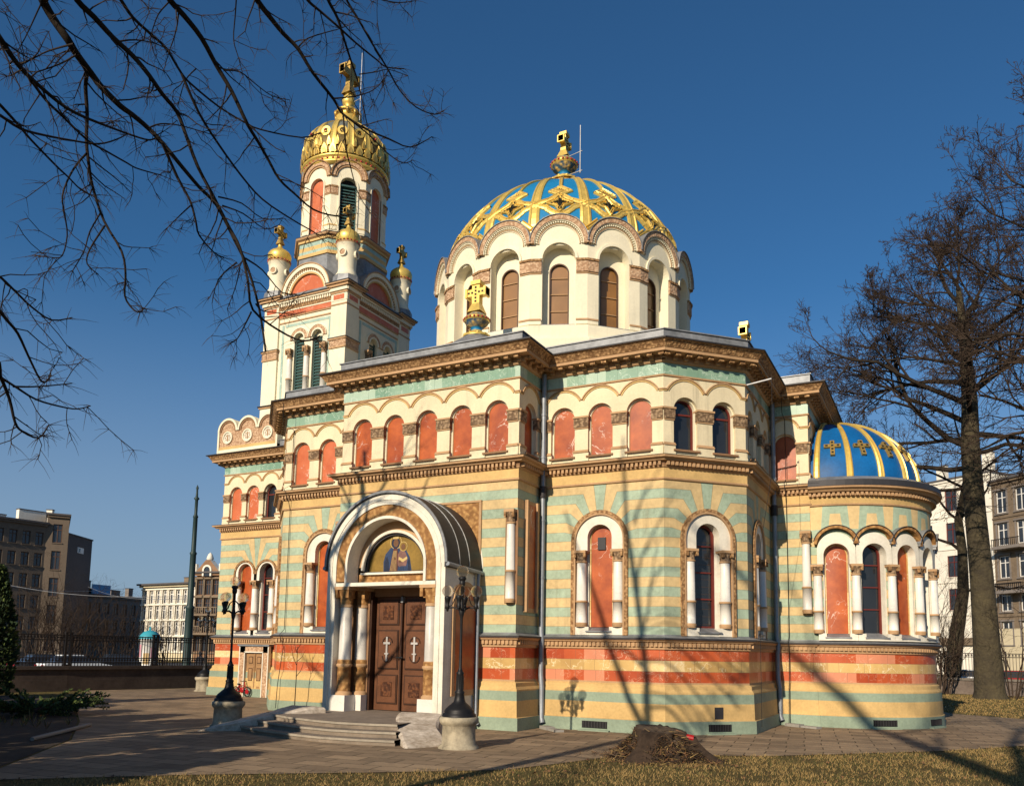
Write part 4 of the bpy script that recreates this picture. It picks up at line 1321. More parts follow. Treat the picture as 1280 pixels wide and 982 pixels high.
def dpf(t):
    x = max(0, min(1, t)) * DL[-1]
    for i in range(len(DL) - 1):
        if x <= DL[i + 1] + 1e-9:
            f = (x - DL[i]) / max(1e-9, DL[i + 1] - DL[i])
            return (DS[i][0] + (DS[i + 1][0] - DS[i][0]) * f, DS[i][1] + (DS[i + 1][1] - DS[i][1]) * f)
    return DS[-1]
mb = MB()
lathe(mb, DX, DY, DS, 'blue_enamel', 64)
dome = mb.build('dome', church)
def surf(az, t, h):
    r, z = dpf(t); r2, z2 = dpf(t + .012); r1, z1 = dpf(t - .012)
    tr, tz = r2 - r1, z2 - z1
    L = math.hypot(tr, tz) or 1
    r, z = r + tz / L * h, z - tr / L * h
    return Vector((DX + r * sin(az), DY - r * cos(az), z))
def strap(mb, path, wd, h, mat, sub=6, closed=False):
    """raised strip along a path of (azimuth, t) on the dome"""
    pts = []
    P = path + [path[0]] if closed else path
    for (a0, t0), (a1, t1) in zip(P, P[1:]):
        seg = [surf(a0 + (a1 - a0) * i / sub, t0 + (t1 - t0) * i / sub, 0) for i in range(sub + 1)]
        nrm = [(surf(a0 + (a1 - a0) * i / sub, t0 + (t1 - t0) * i / sub, .1) - s).normalized() for i, s in enumerate(seg)]
        rows = []
        for i, (s, n_) in enumerate(zip(seg, nrm)):
            tg = (seg[min(i + 1, sub)] - seg[max(i - 1, 0)]).normalized()
            sd = n_.cross(tg)
            ext = tg * (wd * .35 if i == sub else -wd * .35 if i == 0 else 0)
            rows.append([s + ext + sd * (wd / 2 * q) + n_ * hh for q, hh in ((-1, -.03), (-.9, h * .7), (-.5, h), (-.32, h * .6), (.32, h * .6), (.5, h), (.9, h * .7), (1, -.03))])
        mb.grid(rows, mat, smooth=False)
def tz(z):
    lo, hi = 0., 1.
    for _ in range(40):
        m = (lo + hi) / 2
        if dpf(m)[1] < z: lo = m
        else: hi = m
    return lo
dz = 2 * pi / 16
for k in range(16):
    az = 2 * pi * (k + .5) / 16
    mb = MB()
    dome_rib(DX, DY, dpf, az, .05, .985, .46, .17, .075, 'gold', 30)
    mb.build('rib', dome)
for k in range(16):
    az = 2 * pi * k / 16
    A = lambda x: az + x * dz / 2
    mb = MB()
    Z = lambda pts: [(A(x), tz(z)) for x, z in pts]
    for sg in (-1, 1):
        strap(mb, Z([(sg * -1.06, 18.72), (sg * -.8, 18.86), (sg * -.42, 18.97), (sg * -.16, 19.16), (sg * .1, 19.32), (sg * .38, 19.47), (0, 19.72)]), .255, .075 + .008 * sg, 'gold', 4)
        strap(mb, Z([(sg * -1.06, 18.84), (sg * -.8, 18.70), (sg * -.56, 18.60), (sg * -.42, 18.47), (sg * -.27, 18.36), (0, 18.24), (sg * .34, 18.05)]), .255, .065 + .008 * sg, 'gold', 4)
        strap(mb, Z([(sg * .6, 17.99), (sg * .85, 17.78), (sg * 1.08, 17.6)]), .2, .14, 'gold', 4)
    strap(mb, Z([(-.46, 18.79), (-.15, 18.92), (0, 19.16), (.15, 18.92), (.46, 18.79), (.15, 18.66), (0, 18.40), (-.15, 18.66)]), .15, .105, 'gold', 3, closed=True)
    strap(mb, Z([(-1, 17.6), (-.75, 17.82), (-.4, 17.98), (0, 18.05), (.4, 17.98), (.75, 17.82), (1, 17.6)]), .16, .07, 'gold', 3)
    strap(mb, Z([(-.17, 19.46), (.17, 19.46)]), .22, .07, 'gold_dull', 3)
    strap(mb, [(A(0), tz(19.6)), (A(0), .92)], .15, .08, 'gold', 16)
    strap(mb, Z([(-.32, 18.79), (.32, 18.79)]), .13, .09, 'gold_black', 3)
    strap(mb, Z([(0, 18.52), (0, 19.05)]), .17, .095, 'gold_black', 3)
    mb.build('cross_ornament', dome)

def cross_mesh(mb, c, h, dirx, mat, k=1., studs=True):
    """a thick equal-armed cross standing on a flared stem; dirx = direction of its arms"""
    fr = Fr(c[0], c[1], dirx[0], dirx[1])
    z0 = c[2]
    w_ = .13 * h * k
    for s0, s1, za, zb_ in ((-w_, w_, 0, 1.), ):
        box(mb, fr, s0, s1, -w_ * .8, w_ * .8, z0, z0 + h, mat)
    box(mb, fr, -w_ * 1.3, w_ * 1.3, -w_ * 1.1, w_ * 1.1, z0 + h * .88, z0 + h, mat)
    box(mb, fr, -h * .36, h * .36, -w_ * .82, w_ * .82, z0 + h * .52, z0 + h * .74, mat)
    for sg in (-1, 1):
        a, e = sorted((sg * h * .36, sg * h * .29)); box(mb, fr, a, e, -w_ * 1.1, w_ * 1.1, z0 + h * .49, z0 + h * .77, mat)
    # flared foot
    P = fr.P
    r1, r2 = w_ * 1.7, w_
    for i in range(4):
        q = [(-1, -1), (1, -1), (1, 1), (-1, 1)]
        a, e = q[i], q[(i + 1) % 4]
        mb.face([P(a[0] * r1, a[1] * r1, z0), P(e[0] * r1, e[1] * r1, z0), P(e[0] * r2, e[1] * r2 * .85, z0 + h * .28), P(a[0] * r2, a[1] * r2 * .85, z0 + h * .28)], mat)
    if studs:
        for dd in (-1, 1):
            for s, z in ((0, .35), (0, .46), (0, .57), (0, .68), (0, .79), (-.12, .63), (.12, .63), (-.24, .63), (.24, .63)):
                d0 = dd * w_ * .83
                box(mb, fr, s * h - .022 * h * 1.4, s * h + .022 * h * 1.4, min(d0, d0 + dd * .02), max(d0, d0 + dd * .02), z0 + (z - .024) * h, z0 + (z + .024) * h, 'gold_black')
def finial(cx, cy, z, k, cross_h, dirx, parent, name='finial'):
    mb = MB()
    lathe(mb, cx, cy, [(.75 * k, z - .05), (.74 * k, z + .03), (.5 * k, z + .1), (.34 * k, z + .28 * k), (.30 * k, z + .33 * k), (.30 * k, z + .46 * k), (.36 * k, z + .5 * k), (.62 * k, z + .72 * k), (.66 * k, z + .84 * k), (.72 * k, z + .88 * k), (.73 * k, z + 1.0 * k), (.66 * k, z + 1.06 * k), (.55 * k, z + 1.18 * k), (.3 * k, z + 1.36 * k), (.2 * k, z + 1.4 * k)],
          ['gold', 'gold', 'gold', 'gold', 'blue_enamel', 'blue_enamel', 'ornament_gold', 'ornament_gold', 'gold', 'gold_dull', 'gold', 'ornament_gold', 'ornament_gold', 'gold'], 28)
    for q in range(20):
        a = 2 * pi * q / 20
        sphere(mb, (cx + .72 * k * sin(a), cy - .72 * k * cos(a), z + .94 * k), .062 * k, 'ruby', 6, 5)
    for q in range(10):
        a = 2 * pi * q / 10
        sphere(mb, (cx + .66 * k * sin(a), cy - .66 * k * cos(a), z + .02), .12 * k, 'gold', 8, 5, sz=.6)
    o = mb.build(name, parent)
    mb = MB(); cross_mesh(mb, (cx, cy, z + 1.36 * k), cross_h, dirx, 'gold')
    mb.build('cross', o if parent is church else parent)
finial(DX, DY, 22.46, .82, 1.15, (0, 1), dome)
mb = MB(); lathe(mb, DX, DY, [(.95, 21.6), (.9, 21.85), (.6, 22.0), (.5, 22.5)], 'gold', 24); mb.build('boss', dome)
finial(CX, CY - 7.46, 12.78, .62, 1.12, (1, 0), church)
finial(CX + 7.46, CY, 12.78, .62, 1.12, (0, 1), church)
mb = MB()
tube(mb, [(DX + .75, DY, 22.7), (DX + .75, DY, 24.9)], .025, 'lead_bright', 5); tube(mb, [(DX + .2, DY, 23.6), (DX + .85, DY, 23.7)], .02, 'lead_bright', 5); tube(mb, [(DX + .2, DY, 22.75), (DX + .85, DY, 22.8)], .02, 'lead_bright', 5)
mb.build('lightning_rod', dome)

# ---- bell tower
TX, TY, TH = -26.0, CY, 2.5
mb = MB()
T4 = [(TX - TH, TY - TH), (TX + TH, TY - TH), (TX + TH, TY + TH), (TX - TH, TY + TH)]
band(mb, T4, [(-.3, 10.9), (-.3, 18.4)], 'cream_bright')
tower = mb.build('bell_tower', church)
TF = [Fr(TX, TY - TH, 1, 0), Fr(TX + TH, TY, 0, 1), Fr(TX, TY + TH, -1, 0), Fr(TX - TH, TY, 0, -1)]
for fr in TF:
    mb = MB()
    ops = [(-.31, .3, 13.7, 16.62), (.83 - .05, .3, 13.7, 16.62)]
    cc = .235
    arch_wall(mb, fr, -1.6, 1.6, 11.0, 17.82, [(cc - .55, .30, 13.7, 16.58), (cc + .55, .30, 13.7, 16.58)], 'cream_bright', d=-.1)
    for c in (cc - .55, cc + .55):
        reveal(mb, fr, c, .30, 13.7, 16.58, -.1, -.28, 'cream_plaster')
        ring(mb, fr, c, 16.58, .36, .53, -.12, -.05, 'ornament_light', n=18)
        ring(mb, fr, c, 16.58, .30, .37, -.12, -.03, 'cream_bright', n=18)
        ring(mb, fr, c, 16.58, .53, .56, -.12, -.03, 'cream_bright', n=18)
    # thin green border
    for a, e, z0, z1 in ((-1.42, -1.28, 13.0, 17.42), (1.42, 1.56, 13.0, 17.42), (-1.2, 1.4, 17.28, 17.42)):
        box(mb, fr, a, e, -.12, -.085, z0, z1, 'green_thin')
    box(mb, fr, -1.6, 1.6, -.12, -.06, 17.50, 17.56, 'terracotta'); box(mb, fr, -1.6, 1.6, -.12, -.05, 17.76, 17.82, 'terracotta')
    mb.build('tower_wall', tower)
    for c in (cc - .55, cc + .55):
        mb = MB()
        rect(mb, fr, c - .3, c + .3, 13.7, 16.9, -.31, 'dark_void')
        for s in (-.29, .25): box(mb, fr, c + s, c + s + .04, -.3, -.22, 13.7, 16.7, 'louver_green')
        n = 20
        for i in range(n):
            z = 13.75 + i * (2.95 / n)
            P = fr.P
            mb.face([P(c - .27, -.22, z), P(c + .27, -.22, z), P(c + .27, -.30, z + .09), P(c - .27, -.30, z + .09)], 'louver_green')
            mb.face([P(c - .27, -.22, z - .03), P(c + .27, -.22, z - .03), P(c + .27, -.22, z), P(c - .27, -.22, z)], 'louver_green')
        mb.build('louver', tower)
    for s in (cc - 1.1 + .06, cc, cc + 1.1 - .06):
        column(fr, s, -.02, 12.9, 16.12, name='column', parent=tower, r=.125, ringz=14.66, cap=.48)
    for sg in (-1, 1):
        mb = MB()
        a, e = sorted((sg * 1.6, sg * (TH - .004)))
        box(mb, fr, a, e, -.2, .0, 11.0, 15.75, 'cream_bright'); box(mb, fr, a, e, -.2, .0, 16.22, 18.0, 'cream_bright')
        box(mb, fr, a - .05, e + .05, -.2, .06, 13.42, 13.50, 'terracotta'); box(mb, fr, a - .08, e + .08, -.2, .12, 13.50, 13.54, 'gutter')
        box(mb, fr, a - .03, e + .03, -.2, .05, 15.75, 15.82, 'terracotta'); box(mb, fr, a - .02, e + .02, -.2, .04, 15.82, 16.14, 'ornament_light'); box(mb, fr, a - .05, e + .05, -.2, .08, 16.14, 16.22, 'terracotta'); box(mb, fr, a - .07, e + .07, -.2, .1, 16.22, 16.25, 'gutter')
        box(mb, fr, a - .02, e + .02, -.2, .03, 17.80, 17.86, 'terracotta')
        mb.build('pilaster', tower)
    # entablature
    mb = MB()
    box(mb, fr, -1.6, 1.6, -.2, -.03, 17.82, 18.06, 'red_panel_pale'); box(mb, fr, -1.6, 1.6, -.2, -.01, 18.06, 18.12, 'cream_bright')
    for sg in (-1, 1):
        a, e = sorted((sg * 1.6, sg * (TH - .004))); box(mb, fr, a, e, -.2, .02, 18.0, 18.35, 'cream_bright'); box(mb, fr, a + .14, e - .14, -.2, .03, 18.06, 18.29, 'red_panel_pale')
        box(mb, fr, a - .04, e + .04, -.2, .06, 18.35, 18.45, 'terracotta'); box(mb, fr, a - .08, e + .08, -.2, .12, 18.45, 18.62, 'cream_bright'); box(mb, fr, a - .14, e + .19, -.2, .2, 18.62, 18.74, 'terracotta'); box(mb, fr, a - .2, e + .27, -.2, .28, 18.74, 18.80, 'terracotta'); box(mb, fr, a - .2, e + .29, -.2, .3, 18.80, 18.84, 'gutter')
    box(mb, fr, -1.6, 1.6, -.2, 0, 18.12, 18.28, 'ornament_brown'); dentils(mb, fr, -1.6, 1.6, .14, .08, -.05, .06, 18.3, 18.44, 'cream_bright'); box(mb, fr, -1.6, 1.6, -.2, .02, 18.28, 18.46, 'terracotta')
    box(mb, fr, -1.6, 1.6, -.2, .1, 18.46, 18.54, 'cream_bright'); box(mb, fr, -1.6, 1.6, -.2, .16, 18.54, 18.62, 'terracotta'); box(mb, fr, -1.6, 1.6, -.2, .2, 18.62, 18.65, 'gutter')
    mb.build('entablature', tower)
    # round gable
    mb = MB()
    zg = 18.72
    fill(mb, fr, 0, 1.05, 18.6, zg, -.18, 'red_panel_pale', 24)
    ring(mb, fr, 0, zg, 1.03, 1.12, -.3, -.08, 'yellow_plaster', n=28); ring(mb, fr, 0, zg, 1.10, 1.30, -.3, -.06, 'cream_bright', n=28); ring(mb, fr, 0, zg, 1.28, 1.46, -.3, .04, 'cream_bright', n=28)
    ring(mb, fr, 0, zg, 1.46, 1.51, -2.0, .08, 'terracotta', n=28, top='lead')
    for q in range(30):
        a = pi * (q + .5) / 30
        cx_, cz_ = 1.22 * cos(a), zg + 1.22 * sin(a)
        box(mb, fr, cx_ - .03, cx_ + .03, -.06, .0, cz_ - .03, cz_ + .03, 'terracotta')
    mb.build('gable', tower)
mb = MB()   # roof under the octagon
band(mb, T4, [(.0, 18.82), (-.3, 19.0), (-2.4, 20.7)], 'lead')
band(mb, T4, [(.1, 18.6), (.1, 18.8), (-1, 18.82)], 'lead')
mb.build('roof', tower)
OA = 2.0
OH = OA * math.tan(pi / 8)
octp = lambda a: [(TX + a / cos(pi / 8) * sin(2 * pi * (i + .5) / 8), TY - a / cos(pi / 8) * cos(2 * pi * (i + .5) / 8)) for i in range(8)]
mb = MB()
band(mb, octp(OA), [(.1, 19.3), (.1, 20.72), (.16, 20.74), (.16, 20.9), (.1, 20.92), (.1, 21.08), (.1, 21.28), (.1, 21.48), (.17, 21.5), (.17, 21.6), (.27, 21.66), (.3, 21.74), (.3, 21.78), (0, 21.86)],
     ['lead', 'terracotta', 'yellow_plaster', 'terracotta', 'green_thin', 'yellow_plaster', 'green_thin', 'terracotta', 'yellow_plaster', 'terracotta', 'terracotta', 'gutter', 'lead'])
mb.build('octagon_base', tower)
for k in range(8):
    az = 2 * pi * k / 8
    fr = Fr(TX + OA * sin(az), TY - OA * cos(az), cos(az), sin(az))
    mb = MB()
    ow = .40
    arch_wall(mb, fr, -OH, OH, 21.8, 25.25, [(0, ow, 21.95, 24.33)], 'cream_bright')
    reveal(mb, fr, 0, ow, 21.95, 24.33, 0, -.25, 'cream_bright')
    ring(mb, fr, 0, 24.33, ow, ow + .07, -.05, .05, 'cream_bright', n=18, zb=21.95)
    for sg in (-1, 1):
        a, e = sorted((sg * (ow + .09), sg * OH))
        for z0, z1, o_, m in ((23.78, 23.83, .03, 'terracotta'), (23.83, 24.14, .05, 'ornament_light'), (24.14, 24.22, .08, 'ornament_brown'), (22.0, 22.2, .03, 'cream_bright'), (22.2, 22.26, .05, 'yellow_plaster')):
            box(mb, fr, a, e, -.05, o_, z0, z1, m)
    ring(mb, fr, 0, 24.72, OH - .18, OH + .02, -.25, .1, 'ornament_light', n=22)
    ring(mb, fr, 0, 24.74, OH, OH + .06, -.3, .17, 'ornament_brown', n=22, top='lead')
    ring(mb, fr, 0, 24.72, OH - .26, OH - .2, -.05, .06, 'terracotta', n=22)
    mb.build('octagon_bay', tower)
    mb = MB()
    if k % 2 == 0:
        fill(mb, fr, 0, ow, 21.95, 24.33, -.12, 'red_panel_pale', 16)
        mb.build('blind_window', tower)
    else:
        fill(mb, fr, 0, ow, 21.95, 24.33, -.24, 'dark_void', 16)
        box(mb, fr, -ow - .02, ow + .02, -.22, .0, 24.28, 24.36, 'louver_green')
        for s in (-ow, ow - .06): box(mb, fr, s, s + .06, -.22, -.06, 21.95, 24.3, 'louver_green')
        for i in range(15):
            z = 22.02 + i * .152
            mb.face([fr.P(-ow, -.08, z), fr.P(ow, -.08, z), fr.P(ow, -.2, z + .1), fr.P(-ow, -.2, z + .1)], 'louver_green')
            mb.face([fr.P(-ow, -.08, z - .04), fr.P(ow, -.08, z - .04), fr.P(ow, -.08, z), fr.P(-ow, -.08, z)], 'louver_green')
        mb.build('louver', tower)
# cupola
mb = MB()
lathe(mb, TX, TY, [(1.9, 24.9), (1.9, 25.35), (2.02, 25.5)], 'lead', 32)
TP = smooth_prof([(1.98, 25.5), (2.08, 26.0), (2.13, 26.4), (2.12, 26.75), (1.98, 27.3), (1.68, 27.78), (1.22, 28.18), (.75, 28.42), (.4, 28.5)], 4)
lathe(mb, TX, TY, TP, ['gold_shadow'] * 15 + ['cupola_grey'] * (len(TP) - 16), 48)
cup = mb.build('cupola', tower)
mb = MB()
lathe(mb, TX, TY, [(1.95, 25.42), (2.14, 25.5), (2.14, 25.6), (2.1, 25.62), (2.1, 25.74), (2.16, 25.78), (2.2, 25.86), (2.14, 25.9)], ['gold', 'gold', 'gold', 'gold_dull', 'gold', 'gold', 'gold'], 48)
for q in range(48):
    a = 2 * pi * q / 48
    sphere(mb, (TX + 2.1 * sin(a), TY - 2.1 * cos(a), 25.68), .055, 'ruby', 6, 4)
def leaf_ring(n, z0, hh, wd, r0, slope, mats, ph=0.):
    for q in range(n):    # upright pointed leaves round the crown
        a = 2 * pi * (q + ph) / n
        for dr, k, m in ((.04, 1., mats[0]), (.075, .62, mats[1])):
            pts = []
            for (x, z) in ((-.8, 0), (-1, .3), (-.8, .58), (-.35, .85), (0, 1.), (.35, .85), (.8, .58), (1, .3), (.8, 0)):
                xx, z_ = x * wd * k, z0 + z * hh * k
                r = r0 + slope * (z_ - z0) + dr
                pts.append((TX + r * sin(a) + xx * cos(a), TY - r * cos(a) + xx * sin(a), z_))
            mb.face(pts, m)
            if dr < .05:
                for (p, e) in zip(pts, pts[1:]):
                    f = lambda v, s=.93: (TX + (v[0] - TX) * s, TY + (v[1] - TY) * s, v[2])
                    mb.face([p, e, f(e), f(p)], 'gold')
leaf_ring(32, 25.9, .52, .165, 2.17, .05, ('gold', 'gold_dull'))
leaf_ring(32, 26.3, .48, .085, 2.15, .03, ('gold', 'gold_dull'), .5)
for q in range(64): sphere(mb, (TX + 2.2 * sin(2 * pi * q / 64), TY - 2.2 * cos(2 * pi * q / 64), 25.97), .035, 'gold', 5, 4)
for q in range(16):    # openwork straps with round medallions between them
    a = 2 * pi * q / 16
    rows = []
    for r, z in TP[6:]:
        k = .15 * r / 2.17 + .02
        rows.append([(TX + (r + o_) * sin(a) + k * x * cos(a), TY - (r + o_) * cos(a) + k * x * sin(a), z + o_ * .5) for x, o_ in ((-1, .0), (-.8, .06), (-.25, .035), (.25, .035), (.8, .06), (1, .0))])
    mb.grid(rows, 'gold', smooth=False)
    a2 = a + pi / 16
    fr = Fr(TX + 2.02 * sin(a2), TY - 2.02 * cos(a2), cos(a2), sin(a2))
    ring(mb, fr, 0, 27.1, .13, .24, -.1, .1, 'gold', n=14, a0=0, a1=2 * pi)
    mb.face([fr.P(.14 * cos(2 * pi * i / 12), .05, 27.1 + .14 * sin(2 * pi * i / 12)) for i in range(12)], 'gold_dull')
    for s_, z_ in ((-.05, 27.05), (.05, 27.05), (0, 27.16)): box(mb, fr, s_ - .025, s_ + .025, .05, .1, z_ - .03, z_ + .03, 'gold_black')
    if q % 3 == 0: sphere(mb, (TX + 2.2 * sin(a2), TY - 2.2 * cos(a2), 27.1), .06, 'ruby', 6, 4)
lathe(mb, TX, TY, [(.62, 28.3), (.62, 29.05), (.5, 29.1), (.5, 29.3), (.62, 29.34), (.6, 29.42), (.34, 29.5), (.2, 29.7), (.16, 29.75), (.3, 29.86), (.34, 30.05), (.28, 30.25), (.14, 30.4), (.22, 30.44)], 'gold', 20)
for q in range(10):
    a = 2 * pi * q / 10
    sphere(mb, (TX + .64 * sin(a), TY - .64 * cos(a), 29.2), .1, 'gold_dull', 6, 4, sz=1.8)
mb.build('crown', tower)
mb = MB(); cross_mesh(mb, (TX, TY, 30.42), 1.75, (0, 1), 'gold_dull', .72, studs=False); mb.build('cross', tower)
mb = MB(); tube(mb, [(TX + .75, TY, 28.8), (TX + .75, TY, 32.5)], .025, 'lead_bright', 5); tube(mb, [(TX, TY, 29.9), (TX + .8, TY, 30.0)], .02, 'lead_bright', 5); mb.build('lightning_rod', tower)
# corner turrets
for sx, sy in ((1, -1), (-1, -1), (1, 1), (-1, 1)):
    x, y = TX + sx * 2.12, TY + sy * 2.12
    mb = MB()
    lathe(mb, x, y, [(.66, 18.85), (.62, 19.2), (.5, 19.25)], 'lead', 8, smooth=False)
    lathe(mb, x, y, [(.5, 19.2), (.52, 19.3), (.44, 19.42), (.41, 19.6), (.43, 20.0), (.48, 20.5), (.5, 20.72), (.54, 20.76), (.54, 20.84)], ['cream_bright'] * 7 + ['terracotta'], 20)
    for q in range(4):
        a = 2 * pi * (q + .12) / 4
        fr = Fr(x + .46 * sin(a), y - .46 * cos(a), cos(a), sin(a))
        ring(mb, fr, 0, 20.28, .14, .19, -.05, .05, 'cream_bright', n=14, a0=0, a1=2 * pi)
        mb.face([fr.P(.14 * cos(2 * pi * i / 14), .025, 20.28 + .14 * sin(2 * pi * i / 14)) for i in range(14)], 'ornament_light')
    for q in range(20):
        a = 2 * pi * q / 20
        sphere(mb, (x + .54 * sin(a), y - .54 * cos(a), 20.88), .045, 'ruby', 5, 4)
    lathe(mb, x, y, smooth_prof([(.5, 20.86), (.56, 21.05), (.55, 21.25), (.42, 21.42), (.22, 21.53), (.14, 21.62), (.1, 21.72), (.1, 21.85)], 3), 'gold', 20)
    o = mb.build('turret', tower)
    mb = MB(); cross_mesh(mb, (x, y, 21.8), .95, (0, 1), 'gold_dull', .75, studs=False); mb.build('cross', tower)

# ================================================================== things in the churchyard
def lamp(loc, label, rot):
    t = thing('street_lamp', loc, label, 'lamp', 'lamps on round stone bases in the churchyard')
    x, y = loc[0], loc[1]
    mb = MB()
    lathe(mb, x, y, [(.46, 0), (.45, .06), (.38, .1), (.37, .5), (.385, .52), (.42, .56), (.44, .6), (.44, .67), (.40, .70), (.0, .71)], 'pedestal_stone', 28)
    mb.build('pedestal', t)
    mb = MB()
    lathe(mb, x, y, [(.38, .70), (.375, .76), (.33, .79), (.34, .82), (.30, .88), (.21, .96), (.14, 1.02), (.12, 1.08), (.10, 1.2), (.115, 1.24), (.085, 1.27), (.08, 1.3), (.075, 1.62), (.09, 1.66), (.06, 1.7), (.035, 1.78), (.03, 2.4), (.032, 2.9), (.05, 2.96), (.065, 3.04), (.05, 3.12), (.04, 3.2), (.04, 3.6), (.065, 3.64), (.07, 3.72), (.045, 3.75)], 'iron', 18)
    for q in range(10):
        a = 2 * pi * q / 10
        tube(mb, [(x + .079 * cos(a), y + .079 * sin(a), 1.3), (x + .075 * cos(a), y + .075 * sin(a), 1.62)], .01, 'iron', 5)
    lathe(mb, x, y, [(.05, 3.72), (.09, 3.78), (.085, 3.82), (.05, 3.84)], 'iron', 12)
    mb.build('pole', t)
    g = MB(); sphere(g, (x, y, 3.95), .14, 'globe_glass', 18, 12); g.build('globe', t)
    for q in range(4):
        a = rot + pi / 2 * q
        dx, dy = cos(a), sin(a)
        mb = MB()
        tube(mb, [(x + dx * .03, y + dy * .03, 3.06), (x + dx * .16, y + dy * .16, 3.13), (x + dx * .40, y + dy * .40, 3.12)], .02, 'iron', 6, cap=True)
        tube(mb, [(x + dx * .04, y + dy * .04, 3.42), (x + dx * .16, y + dy * .16, 3.34), (x + dx * .22, y + dy * .22, 3.2), (x + dx * .30, y + dy * .30, 3.14)], .012, 'iron', 5)
        lathe(mb, x + dx * .33, y + dy * .33, [(.02, 3.04), (.035, 3.1), (.05, 3.13), (.05, 3.17), (.035, 3.2), (.055, 3.28), (.075, 3.34), (.07, 3.38), (.04, 3.39)], 'iron', 12)
        mb.build('arm', t)
        g = MB(); sphere(g, (x + dx * .33, y + dy * .33, 3.5), .135, 'globe_glass', 18, 12); g.build('globe', t)
    return t
LR = lamp((-9.634, 16.02, 0), 'black five globe lamp on mossy stone base right of the church steps', rad(20))
LL = copy_tree(LR, (-17.28, 16.57, 0), rad(-14)); LL['label'] = 'black five globe lamp standing left of the church steps, base in shade'
LF = copy_tree(LR, (-31.6, 28.7, 0), rad(30)); LF['label'] = 'distant five globe lamp beside the left corner of the church'

# child's bicycle leaning by the west door
bx, by = -27.15, 26.75
bike = thing('child_bicycle', (bx, by, 0), "small red child's bicycle parked beside the church's wooden side door", 'bicycle')
def wheel(cx, cy, r, name):
    mb = MB()
    rows = []
    for i in range(20):
        a = 2 * pi * i / 20
        rows.append([(cx + (r + .025 * cos(b_)) * cos(a), cy + .025 * sin(b_), r + .03 + (r + .025 * cos(b_)) * sin(a)) for b_ in [2 * pi * k / 6 for k in range(6)]])
    mb.grid(rows + rows[:1], 'rubber', closed=True)
    o = mb.build('wheel', bike)
    mb = MB()
    for i in range(8):
        a = 2 * pi * i / 8
        tube(mb, [(cx, cy, r + .03), (cx + r * cos(a), cy, r + .03 + r * sin(a))], .006, 'lead_bright', 4)
    mb.face([(cx + .1 * cos(2 * pi * i / 12), cy - .02, r + .03 + .1 * sin(2 * pi * i / 12)) for i in range(12)], 'red_plastic')
    mb.build('spokes', o)
wheel(bx - .36, by, .2, 'r'); wheel(bx + .32, by, .2, 'f')
mb = MB()
for p in ([(bx - .36, by, .23), (bx - .05, by, .24), (bx + .18, by, .5), (bx - .16, by, .48), (bx - .05, by, .24)], [(bx - .36, by, .23), (bx - .16, by, .48)], [(bx + .32, by, .23), (bx + .18, by, .5), (bx + .14, by, .66)]):
    tube(mb, p, .022, 'red_plastic', 6)
sphere(mb, (bx + .02, by, .3), .13, 'red_plastic', 10, 7, sy=.4)
mb.build('frame', bike)
mb = MB(); tube(mb, [(bx + .1, by - .2, .7), (bx + .14, by, .66), (bx + .1, by + .2, .7)], .016, 'iron', 6, cap=True); mb.build('handlebar', bike)
mb = MB(); sphere(mb, (bx - .2, by, .55), .1, 'iron', 10, 6, sy=.55, sz=.3); tube(mb, [(bx - .2, by, .55), (bx - .16, by, .46)], .015, 'iron', 5); mb.build('saddle', bike)

# drain slabs under the downpipes, iron bracket, conductor wires, sapling
for (x, y, rz, lb) in ((CX + W_ + .75, CY - A_ - .75, -.75, 'pair of concrete drain slabs below the downpipe beside the porch bay'), (CX + A_ + .9, CY - W_ - .7, -.5, 'concrete drain slabs below the downpipe beside the apse')):
    f = Fr(x, y, cos(rz), sin(rz))
    mb = MB(); box(mb, f, -.5, .02, -.13, .13, 0, .1, 'kerb'); box(mb, f, .06, .62, -.15, .1, 0, .07, 'kerb')
    tag(mb.build('drain_slab'), lb, 'drain', kind='thing')
mb = MB()
for fr, s, d in ((F8, -.1, .06), (F2, -L2 + .35, .06)):
    P = fr.P
    tube(mb, [P(s, d + .6, 10.7), P(s, d + .55, 10.0), P(s, d, 9.9), P(s, d, 7.9), P(s, d + .36, 7.7), P(s, d + .1, 7.3), P(s, d, 7.0), P(s, d, 2.8), P(s, d + .22, 2.6), P(s, d, 2.2), P(s, d + .2, .9), P(s, d + .24, .1)], .012, 'iron', 4)
mb.build('conductor_wire', church)
mb = MB(); P = F7.P; tube(mb, [P(-L7 + .05, .0, 10.02), P(-L7 + .05, .75, 10.12)], .03, 'lead_bright', 6, cap=True); tube(mb, [P(-L7 + .05, .75, 10.2), P(-L7 + .05, .75, 7.6), P(-L7 + .1, .3, 5), P(-L7 + .1, .3, .2)], .008, 'iron', 4); mb.build('bracket', church)
p = Vector(F2.P(-.3, .75, 0))
sap = thing('sapling', (p.x, p.y, 0), 'thin leafless sapling in front of the striped wall left of the porch', 'sapling')
mb = MB()
tube(mb, [p, p + Vector((.02, 0, 1.2)), p + Vector((.0, .02, 2.2))], [.02, .014, .008], 'twig', 5)
for q, (dx, dz, z) in enumerate(((-.35, .7, 1.6), (.25, .5, 1.2), (.3, .4, 1.7), (-.2, .35, 2.0), (.15, .4, 2.1))):
    tube(mb, [p + Vector((0, 0, z)), p + Vector((dx * .6, .05, z + dz * .4)), p + Vector((dx, .08, z + dz))], [.012, .008, .004], 'twig', 4)
mb.build('stem', sap)

